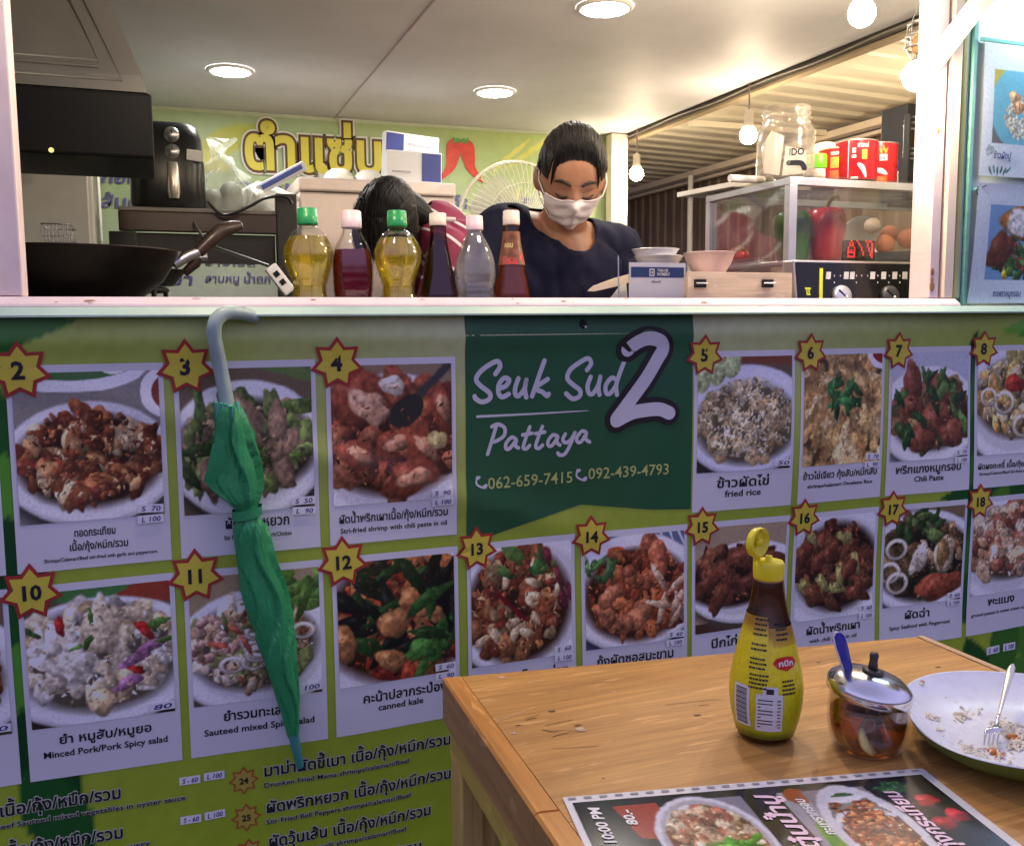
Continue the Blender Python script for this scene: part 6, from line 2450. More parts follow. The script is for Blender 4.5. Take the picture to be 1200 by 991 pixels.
for (v, cx, rx, cz) in fine:
    f = (v - 474) / 386
    ring = []
    cin = math.exp(-((v - 598) / 10) ** 2)
    for k in range(N_):
        a = 2 * PI * k / N_
        tw = a + 2.6 * f + .5 * math.sin(3 * f * 6)
        # pleats: folded wedges wrapped round the shaft
        s_ = (tw * 6 / (2 * PI)) % 1.0
        amp = .40 * (1 - .5 * cin) * (1 - .45 * f)
        pl = 1 - amp + amp * (1 - s_) ** .7 + (.035 * abs(math.sin(11 * a + 7 * f + 1.3 * math.sin(9 * f))) + .012 * math.sin(31 * a - 12 * f)) * (1 - cin)
        ry = min(rx, .030) * .85 + .004
        ring.append(Vector((cx + rx * pl * math.cos(a), YU + ry * pl * math.sin(a), cz + .004 * math.sin(2 * a + 11 * f))))
    rings.append(ring)
m_umb = mat('green_umbrella_cloth', (0.028, 0.28, 0.095), .5, var=.18, scale=10, bump=.25, bscale=130)
b = MB()
b.loft(rings, 0)
can = b.build('canopy', m_umb, um, True)
# loose flap of cloth on the left
b = MB()
fl = [(249, 520), (243, 548), (239, 563), (246, 572), (262, 584), (276, 596)]
inn = [(262, 515), (268, 545), (272, 560), (276, 570), (282, 582), (286, 596)]
V = [px(u, v, y=YU - .030 + .003 * i) for i, (u, v) in enumerate(inn)] + [px(u, v, y=YU - .022 - .004 * math.sin(i * 2)) for i, (u, v) in enumerate(fl)]
V2 = [p + Vector((0, .0016, 0)) for p in V]
n = len(fl)
F = [(i, i + 1, n + i + 1, n + i) for i in range(n - 1)]
b.add(V, F, 0, True)
b.add(V2, [f[::-1] for f in F], 0, True)
b.build('loose_fold', m_umb, um, True)
# tie strap
b = MB()
cz, cx = ra[10][3], ra[10][1]
b.loft([[Vector((cx + .0245 * math.cos(2 * PI * k / 40), YU + .0262 * math.sin(2 * PI * k / 40), cz + dz + .004 * math.cos(2 * PI * k / 40))) for k in range(40)] for dz in (-.008, .008)], 0, False)
b.build('tie_strap', m_umb, um, True)
for (u, v) in ((253, 473), (259, 474), (265, 475), (272, 473), (278, 472), (256, 477), (270, 477)):
    p = px(u, v - 2, y=YU - .016 + .012 * ((u % 3) - 1))
    q = px(u + 3, v + 22, y=YU - .012)
    b = MB()
    b.tube([p, p + (q - p) * .3, q], [.0034, .0032, .0022], 0, 8)
    b.build('rib_tip', mat('pale_green_tip', (.10, .42, .30), .4, var=.05), um, True)
p0, p1 = px(343, 857, y=YU), px(352, 899, y=YU)
b = MB()
b.tube([p0, p0 + (p1 - p0) * .9, p1], [.0095, .0070, .005], 0, 14)
b.build('ferrule', mat('teal_ferrule', (0.06, 0.26, 0.24), .4, var=.1), um, True)

# ------------------------------------------------------------------ wooden table
TZ = .75
m_top = mat_wood('table_boards', (0.60, 0.315, 0.085), (0.40, 0.185, 0.047), (0.20, 0.10, 0.042), .42, 'X', 1.0)
m_edge = mat_wood('table_edge_wood', (0.70, 0.33, 0.075), (0.54, 0.23, 0.045), (0.26, 0.11, 0.03), .42, 'Y', 1.0)
m_side = mat_wood('table_side_wood', (0.44, 0.23, 0.085), (0.32, 0.16, 0.06), (0.16, 0.085, 0.035), .5, 'Y', 1.0)
m_leg = mat_wood('table_leg_wood', (0.62, 0.43, 0.13), (0.50, 0.33, 0.10), (0.32, 0.2, 0.07), .5, 'Z', 1.0)
A_, B2, C_, D_ = Vector((.351, -.417, 0)), Vector((1.108, -.528, 0)), Vector((1.098, -1.30, 0)), Vector((.318, -1.24, 0))
tb = thing('wooden_table', 'worn orange brown wooden table in front of the menu banner', 'table', (.72, -.85, 0))


def onq(s, t, z):
    p = (A_ * (1 - s) + B2 * s) * (1 - t) + (D_ * (1 - s) + C_ * s) * t
    return Vector((p.x, p.y, z))


ew = .036
b = MB()
nb = 2
for k in range(nb):
    t0, t1 = k / nb, (k + 1) / nb - .0006
    for (zz0, zz1) in ((TZ - .02, TZ),):
        lo = [onq(ew, t0, zz0), onq(1 - .016, t0, zz0), onq(1 - .016, t1, zz0), onq(ew, t1, zz0)]
        hi = [onq(ew, t0, zz1), onq(1 - .016, t0, zz1), onq(1 - .016, t1, zz1), onq(ew, t1, zz1)]
        b.loft([lo, hi], 0, True, False)
# scratches, nicks and dark marks worn into the top
g_ = np.random.default_rng(77)
for k in range(46):
    s_, t_ = .05 + .9 * g_.random(), .03 + .6 * g_.random()
    p = onq(s_, t_, TZ + .0006)
    an = g_.normal(-.12, .35)
    L_ = .006 + .035 * g_.random() ** 2
    V, F = stroke([(p.x - L_ * math.cos(an), p.y - L_ * math.sin(an)), (p.x, p.y + .0012 * g_.normal()), (p.x + L_ * math.cos(an), p.y + L_ * math.sin(an))], .0005 + .0008 * g_.random(), 4)
    b.add([(x_, y_, TZ + .0006) for x_, y_ in V], F, 1 + int(g_.random() < .45))
for k in range(16):
    s_, t_ = .05 + .9 * g_.random(), .03 + .55 * g_.random()
    p = onq(s_, t_, TZ + .0005)
    r = .0012 + .0038 * g_.random() ** 2
    b.add([(p.x + r * (1.5 + .6 * math.sin(3 * j + k)) * math.cos(j * PI / 4), p.y + r * (.7 + .2 * math.cos(2 * j)) * math.sin(j * PI / 4), TZ + .0005) for j in range(8)], [tuple(range(8))], 2)
b.build('boards', [m_top, mat('pale_scratch', (.70, .50, .30), .6, var=.1), mat('dark_nick', (.13, .062, .03), .6, var=.2)], tb, True, fix=False)
b = MB()
for (s0, s1, t0, t1) in ((0, ew - .0015, 0, .47), (0, ew - .0015, .4715, 1)):
    lo = [onq(s0, t0, TZ - .062), onq(s1, t0, TZ - .062), onq(s1, t1, TZ - .062), onq(s0, t1, TZ - .062)]
    md = [p + Vector((0, 0, .060)) for p in lo]
    hi = [p + Vector((0, 0, .0635)) for p in lo]
    e_ = .003
    hi = [hi[0] + Vector((e_, -e_, 0)), hi[1] + Vector((-e_ * .3, -e_, 0)), hi[2] + Vector((-e_ * .3, 0, 0)), hi[3] + Vector((e_, 0, 0))]
    b.loft([lo, md], 1, True, False)
    b.loft([[p + Vector((0, 0, .0002)) for p in md], hi], 0, True, False)
b.build('edge_board', [m_edge, m_side], tb, True)
b = MB()
for (s0, s1) in ((1 - .0145, 1.0),):
    lo = [onq(s0, 0, TZ - .05), onq(s1, 0, TZ - .05), onq(s1, 1, TZ - .05), onq(s0, 1, TZ - .05)]
    b.loft([lo, [p + Vector((0, 0, .0515)) for p in lo]], 0, True, False)
b.build('edge_board', mat_wood('pale_edge_wood', (0.56, 0.38, 0.22), (0.48, 0.30, 0.16), (0.3, 0.2, 0.12), .45, 'Y', 1.0), tb, True)
b = MB()
lo = [onq(ew + .0, .0, TZ - .06), onq(1 - .017, .0, TZ - .06), onq(1 - .017, .02, TZ - .06), onq(ew, .02, TZ - .06)]
b.loft([lo, [p + Vector((0, 0, .0385)) for p in lo]], 0, True, False)
b.build('apron', m_side, tb, True)
# side rail and legs
b = MB()
lo = [onq(.012, .004, TZ - .112), onq(.045, .004, TZ - .112), onq(.045, 1, TZ - .112), onq(.012, 1, TZ - .112)]
b.loft([lo, [p + Vector((0, 0, .0485)) for p in lo]], 0, True, False)
b.build('side_rail', mat_wood('yellow_rail_wood', (0.66, 0.48, 0.09), (0.54, 0.37, 0.07), (0.34, 0.2, 0.05), .5, 'Y', 1.0), tb, True)
for (s, t) in ((.012, .005), (.93, .005), (.012, .93), (.93, .93)):
    b = MB()
    p = onq(s, t, 0)
    b.box((p.x, p.y - .055, .0), (p.x + .030, p.y, TZ - .1135), 0, .002)
    b.box((p.x + .031, p.y - .040, .0), (p.x + .060, p.y - .0, TZ - .1135), 0, .002)
    b.build('leg', m_leg, tb, True)
b = MB()
lo = [onq(.03, .05, .20), onq(.06, .05, .20), onq(.06, .95, .20), onq(.03, .95, .20)]
b.loft([lo, [p + Vector((0, 0, .05)) for p in lo]], 0, True, False)
b.build('stretcher', m_leg, tb, True)
# splintered chips in the top
for (u, v, r) in ((587, 793, .0035), (679, 853, .004), (684, 855, .003), (602, 858, .002), (610, 898, .002), (720, 810, .002)):
    b = MB()
    p = px(u, v, z=TZ + .001)
    pts = [(p.x + r * (1 + .5 * math.sin(3 * k + u)) * 1.6 * math.cos(k * PI / 3), p.y + r * (1 + .5 * math.cos(2 * k + v)) * math.sin(k * PI / 3)) for k in range(6)]
    b.add([(x_, y_, TZ + .0007) for x_, y_ in pts] + [(p.x, p.y, TZ + .0022)], [(i, (i + 1) % 6, 6) for i in range(6)], 0)
    b.build('wood_chip', mat('splintered_wood', (.62, .46, .30), .7, var=.2), tb, True)

# ------------------------------------------------------------------ seasoning bottle with its flip cap open
bx, by = .662, -.738
sb = thing('seasoning_bottle', 'yellow labelled seasoning bottle with its yellow flip cap open, on the table', 'bottle', (bx, by, TZ + .0008), None, (0, 0, -.56))
hz_ = px(899, 676, y=by).z - TZ
SP = resample([(.020, .0), (.030, .002), (.034, .010), (.0405, .036), (.0425, .058), (.041, .078), (.034, .112), (.0265, .142), (.0205, .170), (.0170, .195), (.0150, hz_ - .004), (.0135, hz_)], 4)
b = MB()
b.lathe(SP, n=48, cap1=False)
b.build('glass', mat_clear('brown_bottle_glass', (.75, .58, .36), .05, .04), sb)
b = MB()
L = [(max(.001, r - .002), z + .003) for r, z in SP if z < .192]
b.lathe(L + [(L[-1][0], .196)], n=40)
b.build('sauce', mat_liquid('brown_sauce', (.50, .27, .09), (.22, .11, .04), .5), sb)


def sr(z):
    for (r0, z0), (r1, z1) in zip(SP, SP[1:]):
        if z <= z1:
            return r0 + (r1 - r0) * (z - z0) / max(1e-6, (z1 - z0))
    return SP[-1][0]


def onb(a, z, off=.0006):
    r = sr(z) + off
    return Vector((r * math.sin(a), -r * math.cos(a), z))


def label_ink(w=150, h=90):
    p = Pic(w, h, (.88, .82, .08))
    p.put(np.clip((p.yy - .45) * 2.0, 0, 1) * .75, (.50, .58, .06))
    p.put(np.clip((.16 - p.yy) / .1, 0, 1) * .75, (.55, .36, .08))
    # lower gold-brown band where the glass shows through
    p.put(np.clip((p.yy - .93) / .05, 0, 1) * .9, (.30, .34, .05))
    p.put(((p.xx > .52) & (p.xx < .8) & (p.yy < .17)).astype(float) * .5, (.66, .48, .12))
    p.grain(.02)
    return p.ink()


b = MB()
zl0, zl1 = .010, .154


def labf(s, t):
    a = -PI + 2 * PI * s
    zz = zl0 + (zl1 - zl0 - (.0 if s < .5 else .012)) * t
    return onb(a, zz, .0008)


b.sheet(150, 60, labf, ink=label_ink())
lab = b.build('label', mat_print('label_print_film', .28, coat=.3), sb)
sc_ = lambda z: .0385 if z < .1 else sr(z)
lm = lambda a0, z0, off: (lambda u, v: onb(a0 + u / sr(z0 + v), z0 + v, off))
b = MB()
for (a0, z0, rows_, w_, st, seed) in ((-.62, .150, 4, .016, .0056, 1), (-.62, .122, 2, .018, .0056, 2), (-.60, .106, 3, .019, .0052, 3), (-.55, .088, 4, .022, .0048, 4), (.28, .145, 4, .013, .0055, 5), (.38, .082, 4, .017, .0048, 6)):
    g_ = np.random.default_rng(seed)
    for k in range(rows_):
        x_ = 0
        while x_ < w_ * (.85 + .15 * g_.random()):
            ww = .0012 + .0030 * g_.random()
            b.flat(rect_poly(x_, 0, x_ + ww, .0022), lm(a0, z0 - st * k, .0016), 0)
            x_ += ww + .0007
b.build('small_print', m_inkblack, lab, fix=False)
# red lozenge with white letters
b = MB()
hexa = [(-.0155, 0), (-.011, .0058), (-.003, .0075), (.003, .0075), (.011, .0058), (.0155, 0), (.010, -.0055), (0, -.0085), (-.010, -.0055)]
b.flat(([(0, 0)] + hexa, [(0, i + 1, (i + 1) % 9 + 1) for i in range(9)]), lm(.55, .103, .0016), 0)
b.flat(text('กปิก', .0085, .03, width=.019), lambda u, v: onb(.55 + u / sr(.103), .1005 + v, .0024), 1)
b.build('emblem', [mat('emblem_red', (.55, .02, .02), .3, var=0), m_white], lab, fix=False)


def qb(b, a0, z0, x0, y0, x1, y1, mi, off):
    n = 6
    V = [(x0 + (x1 - x0) * k / n, y0 + (y1 - y0) * j / 3) for j in range(4) for k in range(n + 1)]
    b.flat((V, [(j * (n + 1) + k, j * (n + 1) + k + 1, (j + 1) * (n + 1) + k + 1, (j + 1) * (n + 1) + k) for j in range(3) for k in range(n)]), lm(a0, z0, off), mi)


b = MB()
qb(b, -.72, .025, -.013, 0, .009, .050, 0, .0014)
for k in range(22):
    zz = .003 + k * .002
    b.flat(rect_poly(-.009, zz, .006, zz + (.0008 if k % 3 else .0013)), lm(-.72, .025, .0022), 1)
b.build('barcode', [mat('label_silver', (.62, .64, .68), .35, var=.05), m_inkblack], lab, fix=False)
b = MB()
qb(b, .02, .022, -.0145, 0, .0155, .046, 0, .0014)
qb(b, .02, .068, -.007, .0, .010, .009, 0, .0014)
for k in range(9):
    b.flat(rect_poly(-.012, .005 + k * .0042, (.004 if k % 3 else .013), .0062 + k * .0042), lm(.02, .022, .0022), 1)
    if k % 3:
        b.flat(rect_poly(.009, .005 + k * .0042, .013, .0062 + k * .0042), lm(.02, .022, .0022), 1)
b.flat(rect_poly(-.003, .047, .005, .053), lm(.02, .022, .0022), 1)
b.build('facts_table', [mat('label_silver', (.62, .64, .68), .35, var=.05), m_inkblack], lab, fix=False)
b = MB()
m_cy = mat('yellow_cap', (.78, .66, .02), .35, var=.05)
hc = .019
b.lathe([(.0165, hz_ - .004), (.0178, hz_), (.0182, hz_ + hc - .003), (.0165, hz_ + hc), (.005, hz_ + hc), (.004, hz_ + hc + .006), (.0025, hz_ + hc + .006), (.0025, hz_ + hc - .001), (0, hz_ + hc - .001)], n=36, rfun=lambda a, z: 1 + .010 * math.sin(36 * a) * (1 if z < hz_ + hc - .002 else 0))
cap = b.build('cap', m_cy, sb)
b = MB()
ax = Vector((-.17, -1.0, .22)).normalized()
c0 = Vector((-.0175, -.004, hz_ + hc + .0225))
prof = [(0, .0), (.0150, .0), (.0158, .002), (.0158, .009), (.0140, .0105), (.0135, .004), (0, .0035)]
R = Vector((0, 0, 1)).rotation_difference(Vector((.80, -.62, .12)).normalized()).to_matrix()
vs0 = len(b.v)
b.lathe(prof, n=32, cap0=False, cap1=False)
b.lathe([(.004, .0035), (.004, .010), (.0, .010)], n=14)
b.v = [tuple(R @ Vector((v[0], v[1] * 1.18, v[2])) + c0) for v in b.v]
b.box((-.018, -.004, hz_ + hc - .004), (-.010, .004, hz_ + hc + .008), 0, .001)
b.build('flip_lid', m_cy, cap)

# ------------------------------------------------------------------ glass condiment pot with steel lid
_j = px(1016, 874, z=.752)
jx, jy = _j.x, _j.y
jp = thing('condiment_pot', 'round glass condiment pot of brown liquid with a tilted steel lid', 'condiment pot', (jx, jy, TZ + .0008))
jp.scale = (1.07, 1.07, 1.12)
GP = [(.022, 0), (.034, .002), (.0395, .012), (.0425, .030), (.0420, .048), (.0400, .060)]
P = resample(GP, 4)
b = MB()
b.lathe(P + [(.0380, .060)] + [(r - .0022, z) for r, z in P[::-1] if z > .004] + [(0, .004)], n=48, cap1=False)
b.build('pot_glass', mat_clear('pot_glass', (.97, .95, .92), .07, .02), jp)
L = [(max(.001, r - .0028), z + .0045) for r, z in P if z < .036]
b = MB()
b.lathe(L + [(L[-1][0], .0405), (0, .0405)], n=40)
b.build('liquid', mat_liquid('brown_vinegar', (.78, .42, .14), (.30, .12, .03), .30), jp)
m_lime = mat('pickled_slice', (.55, .46, .18), .35, var=.3, scale=70)
for (x_, y_, z_, r, ax_) in ((-.018, -.024, .024, .018, (.3, -1, .35)), (.014, -.014, .036, .018, (.1, -.4, 1)), (.0, .012, .036, .019, (-.3, .2, 1))):
    b = MB()
    b.lathe([(0, -.003), (r * .9, -.003), (r, 0), (r * .9, .003), (0, .003)], (x_, y_, z_), 24, axis=ax_)
    o = tag(b.build('pickle_slice', m_lime), None, None)
    o.parent = jp
b = MB()
b.tube([(-.008, -.016, .020), (-.002, -.012, .058)], .0045, 0, 10)
b.ball((-.004, -.014, .036), (.012, .010, .006), 0, 12, 8)
b.build('spoon_bowl', mat('dark_spoon', (.05, .04, .035), .3, .4), jp)
lz = .0615
tilt = Euler((.10, .13, 0)).to_matrix()
b = MB()
b.lathe([(.0425, -.004), (.0445, -.003), (.0448, .006), (.0430, .009), (.034, .0155), (.020, .0195), (.010, .0205), (0, .0205)], n=56, cap0=False)
b.lathe([(.0435, -.003), (.0435, .005), (0, .012)], n=56, cap0=False, cap1=False)
b.v = [tuple(tilt @ Vector(v) + Vector((0, 0, lz))) for v in b.v]
lid = b.build('lid', mat('polished_steel', (.72, .71, .72), .16, 1.0, var=.05, scale=40), jp)
b = MB()
b.lathe([(.011, .0200), (.0115, .0222), (.007, .0235), (0, .0235)], n=24)
b.v = [tuple(tilt @ Vector(v) + Vector((0, 0, lz))) for v in b.v]
b.lathe([(.0050, 0), (.0046, .008), (.0042, .0085), (.0046, .016), (.0036, .019), (.001, .0185)], tilt @ Vector((0, 0, .0225)) + Vector((0, 0, lz)), 10, rfun=lambda a, z: 1 + .18 * math.sin(3 * a + 200 * z))
b.build('lid_knob', mat('dark_knob_stub', (.045, .035, .03), .5, var=.3), lid)
# spoon handle sticking out of the pot
a, c = px(994, 784, y=jy + .012), px(982, 741, y=jy + .012)
spn = thing('spoon', 'blue and white spoon handle sticking out of the condiment pot', 'spoon', a)
dv = c - a
b = MB()
rg = []
for f, w_, th in ((-.55, .004, .0015), (-.1, .0050, .0016), (.2, .0062, .0018), (.6, .0072, .0018), (.9, .0066, .0016), (1.0, .0030, .001)):
    p_ = dv * f
    s_ = Vector((.9, -.3, .1)).normalized()
    n_ = dv.cross(s_).normalized()
    rg.append([p_ + s_ * (w_ * math.cos(k * PI / 8)) + n_ * (th * math.sin(k * PI / 8)) for k in range(16)])
b.loft(rg, 0)
b.build('handle', mat('blue_melamine', (.02, .03, .36), .25, var=.05, coat=.4), spn)
b = MB()
s_ = Vector((.9, -.3, .1)).normalized()
b.tube([dv * f - s_ * (w_ + .0002) for f, w_ in ((-.1, .0050), (.2, .0062), (.6, .0072), (.9, .0066), (1.01, .003), )] + [dv * 1.02], .0012, 0, 8)
b.build('white_edge', m_white, spn)

# ------------------------------------------------------------------ plate of leftovers with a fork
pc = Vector((.925, -.888, TZ))
pl = thing('dinner_plate', 'white oval melamine plate with green underside and leftovers on the table edge', 'plate', (pc.x, pc.y, TZ + .0008))


def pring(k, z, n=72):
    out = []
    for i in range(n):
        a = 2 * PI * i / n
        e = 2.5
        c, s = math.cos(a), math.sin(a)
        x_ = k * PA * math.copysign(abs(c) ** (2 / e), c)
        y_ = k * PB * math.copysign(abs(s) ** (2 / e), s)
        ca, sa = math.cos(PANG), math.sin(PANG)
        out.append(Vector((x_ * ca - y_ * sa, x_ * sa + y_ * ca, z + .006 * abs(c) ** 3 * k)))
    return out


PANG = 1.05
PA, PB = .139, .139
b = MB()
zz = [(0.52, .012), (.60, .0125), (.78, .0165), (.92, .0275), (1.0, .036)]
b.loft([pring(.02, .012)] + [pring(k, z) for k, z in zz], 0, False)
b.loft([pring(1.0, .036), pring(1.008, .0375), pring(1.012, .036)], 0, False)
plate_top = b.build('plate_top', mat('white_melamine_plate', (.72, .74, .80), .28, var=.03, scale=30), pl)
b = MB()
b.loft([pring(1.012, .0358), pring(.96, .024), pring(.80, .010), pring(.58, .003), pring(.5, .0), pring(.02, .0)], 0, False)
b.build('green_underside', mat('green_melamine', (.10, .17, .03), .35, var=.05), pl)
PW = Vector((pc.x, pc.y, TZ + .0008))
m_rice = mat('rice_grain', (.72, .66, .52), .5, var=.15, scale=80)
m_oran = mat('carrot_bit', (.60, .20, .03), .4, var=.3, scale=60)
b = MB()
g_ = np.random.default_rng(21)
spots = [(1078, 818, .002, 7), (1108, 822, .001, 2), (1125, 838, .005, 20), (1093, 842, .005, 16), (1131, 832, .002, 6), (1102, 858, .003, 4), (1186, 850, .008, 90), (1194, 858, .009, 110), (1150, 836, .012, 14), (1196, 872, .008, 70), (1140, 878, .008, 22), (1172, 884, .012, 22)]


def surf_z(x_, y_):
    ca, sa = math.cos(-PANG), math.sin(-PANG)
    u, v = x_ * ca - y_ * sa, x_ * sa + y_ * ca
    k = (abs(u / PA) ** 2.5 + abs(v / PB) ** 2.5) ** (1 / 2.5)
    return float(np.interp(k, [0, .52, .60, .78, .92, 1.0], [.012, .012, .0125, .0165, .0275, .036]))


for (u, v, sd, n) in spots:
    c = px(u, v, z=TZ + .016) - PW
    for k in range(n):
        x_, y_ = c.x + g_.normal(0, sd), c.y + g_.normal(0, sd)
        zf = surf_z(x_, y_)
        r = .0009 + .0008 * g_.random()
        if g_.random() < .05:
            r *= 2.2
        an = g_.random() * 3.14
        el = 2.4 + 1.2 * g_.random()
        b.tube([(x_ - r * el * math.cos(an), y_ - r * el * math.sin(an), zf + r * .6), (x_, y_, zf + r * .9 + abs(g_.normal(0, sd * .22))), (x_ + r * el * math.cos(an), y_ + r * el * math.sin(an), zf + r * .6)], [r * .5, r, r * .5], 0, 6)
lo = b.build('leftover_rice', m_rice)
tag(lo, 'pale rice grains left over on the white plate', 'leftovers', kind='stuff')
lo.location = PW
b = MB()
for (u, v, r) in ((1186, 862, .0045), (1190, 866, .004), (1166, 880, .0045), (1172, 884, .004), (1161, 877, .003), (1079, 817, .003)):
    c = px(u, v, z=TZ + .016) - PW
    b.ball((c.x, c.y, surf_z(c.x, c.y) + r * .5), (r * 1.5, r * .9, r * .8), 0, 10, 7, lambda d: d * (1 + .12 * math.sin(7 * d.x + 5 * d.z)))
o = b.build('vegetable_bits', m_oran)
tag(o, 'small orange and red vegetable bits left on the white plate', 'leftovers', kind='stuff')
o.location = PW
# fork
t0 = px(1161, 872, z=TZ + .0165)
nk = px(1167, 851, z=TZ + .030)
he = px(1186, 780, y=nk.y + .075)
fk = thing('fork', 'steel fork with a pale handle leaning on the white plate', 'fork', t0)
m_fork = mat('fork_steel', (.72, .70, .66), .22, 1.0, var=.05)
m_fh = mat('fork_handle_steel', (.78, .74, .62), .3, .6, var=.05)
NK, HE = nk - t0, he - t0
side = Vector((1, -.25, .0)).normalized()
dn = (HE - NK).normalized()


def strip(pts, th=.0009):
    rg = []
    for i, (p_, w_) in enumerate(pts):
        q_ = pts[min(i + 1, len(pts) - 1)][0] - pts[max(i - 1, 0)][0]
        n_ = q_.cross(side).normalized()
        rg.append([p_ + side * (w_ * math.cos(k * PI / 6)) + n_ * (th * (1 + 1.2 * (w_ < .0036)) * math.sin(k * PI / 6)) for k in range(12)])
    return rg


b = MB()
HD = NK * .45 + Vector((0, .0, .006))
b.loft(strip([(NK * .30 + Vector((0, 0, .0075)), .0098), (NK * .48 + Vector((0, 0, .0078)), .0108), (NK * .75 + Vector((0, 0, .005)), .0085), (NK, .0036), (NK + dn * .012, .0024), (NK + dn * .024, .0024)]), 0)
for k in range(4):
    off = side * (-.0082 + .00547 * k)
    b.loft(strip([(off + NK * .33 + Vector((0, 0, .0075)), .0015), (off * .98 + NK * .12 + Vector((0, 0, .0055)), .0013), (off * .95 - NK * .10 + Vector((0, 0, .0015)), .0007)]), 0)
b.build('fork_head', m_fork, fk)
b = MB()
b.loft(strip([(NK + dn * .022, .0024), (NK + (HE - NK) * .35, .0032), (NK + (HE - NK) * .6, .0044), (NK + (HE - NK) * .85, .0058), (NK + (HE - NK) * .96, .0058), (HE, .0030)], .0018), 0)
b.build('handle', m_fh, fk)

# ------------------------------------------------------------------ laminated menu sheet
m0, m1, m2 = px(659, 932, z=TZ + .003), px(1081, 898, z=TZ + .003), px(1200, 990, z=TZ + .003)
m3 = px(690, 1000, z=TZ + .003)
ux = (m1 - m0)
uyv = ((m3 - m0).normalized() + (m2 - m1).normalized()).normalized()
hgt = ux.length * .70
ms = thing('menu_sheet', 'laminated food menu sheet with a punched white edge lying on the table', 'menu', (m0.x, m0.y, TZ + .0008))


def mpos(s, t, z=0.0):
    """s along the punched edge, t toward the diner"""
    return Vector((ux.x * s + uyv.x * hgt * t, ux.y * s + uyv.y * hgt * t, z + .0010 + .0009 * math.sin(6 * s) * math.sin(4 * t)))


def sheet_ink(w=240, h=170):
    p = Pic(w, h, (.10, .095, .10))
    def dsh(n, x0, x1, y0, y1):
        d = DISHES[n].a
        H, W_ = d.shape[:2]
        xi0, xi1, yi0, yi1 = int(x0 * w), int(x1 * w), int(y0 * h), int(y1 * h)
        yy, xx = np.mgrid[yi0:yi1, xi0:xi1]
        nw = d[((yy - yi0) / (yi1 - yi0) * (H - 1)).astype(int), ((xx - xi0) / (xi1 - xi0) * (W_ - 1)).astype(int)]
        el = (((xx - (xi0 + xi1) / 2) / ((xi1 - xi0) / 2)) ** 2 + ((yy - (yi0 + yi1) / 2) / ((yi1 - yi0) / 2)) ** 2) < 1
        p.a[yi0:yi1, xi0:xi1] = np.where(el[..., None], nw, p.a[yi0:yi1, xi0:xi1])
    p.put(np.clip(.5 - np.abs(p.xx - .08) * 6, 0, 1) * .5, (.32, .36, .40))
    g = np.random.default_rng(4)
    p.poly([(.10, .06), (.22, .06), (.20, .32), (.13, .3)], (.62, .24, .16))
    p.poly([(.30, .055), (.455, .055), (.455, .75), (.30, .75)], (.52, .50, .56))
    p.ell(.31, .36, .145, .33, (.84, .84, .88))
    p.ell(.31, .36, .13, .30, (.70, .68, .70))
    dsh(18, .19, .43, .09, .63)
    p.ell(.33, .48, .10, .12, (.25, .5, .12), soft=.3)
    leafs(p, g, 18, .26, .40, .35, .58, [(.2, .48, .12), (.35, .6, .2)], .04)
    p.poly([(.455, .05), (.56, .05), (.56, .7), (.455, .7)], (.06, .05, .055))
    p.poly([(.555, .055), (.64, .055), (.64, .62), (.555, .62)], (.62, .62, .64))
    p.ell(.60, .09, .035, .06, (.60, .26, .12))
    p.ell(.60, .42, .03, .15, (.40, .62, .2))
    p.poly([(.62, .055), (.80, .055), (.84, .7), (.62, .7)], (.50, .48, .50))
    p.ell(.725, .36, .115, .33, (.84, .84, .86))
    dsh(2, .635, .815, .09, .63)
    for k in range(140):
        p.blob(.67 + .11 * g.random(), .16 + .38 * g.random(), .012, .012, [(.66, .38, .20), (.80, .56, .36), (.56, .28, .14)][k % 3], rough=.3)
    leafs(p, g, 18, .84, .93, .05, .12, [(.15, .42, .2), (.25, .5, .25)], .025)
    for (x, y) in ((.93, .2), (.96, .32), (.91, .36)):
        p.blob(x, y, .03, .05, (.70, .16, .20), ang=.7)
    p.put(np.clip((p.yy - .35) * 2 + (p.xx - .9) * 4, 0, 1) * .55, (.55, .70, .82))  # pale blue reflection of sky and lamp painted into the print
    p.grain(.02)
    return p.ink()


b = MB()
b.sheet(40, 28, lambda s, t: mpos(s, 1 - t, -.0004))
b.build('laminate', mat('white_laminate', (.74, .72, .70), .22, var=.04, coat=.3), ms, fix=False)
b = MB()
b.sheet(200, 140, lambda s, t: mpos(.018 + .955 * s, .050 + .92 * (1 - t), .0004), ink=sheet_ink())
sh_ = b.build('printed_face', mat_print('glossy_print', .16, coat=.6), ms, fix=False)
b = MB()
for k in range(24):
    s0 = .012 + k * .0412
    V = [mpos(s0 + ds, .012 + dt, .0005) for ds, dt in ((0, 0), (.020, 0), (.020, .014), (0, .014))]
    b.add(V, [(0, 1, 2, 3)], 0)
b.build('punched_slots', mat('slot_shadow_grey', (.30, .28, .27), .6, var=0), ms, fix=False)


def up_text(s, x, y, size, mi, width=None, down=False, bold=.02, shear=.2):
    polys = text(s, size, bold, 'l', shear, width)
    sg_ = 1 if down else -1
    W_ = ux.length
    b.flat(polys, lambda u, v: mpos(x - sg_ * -1 * 0 + (-v if not down else v) / W_ * (-1 if not down else -1) * (1 if not down else 1) * (-1 if not down else 1), y + sg_ * u / hgt, .0012), mi)


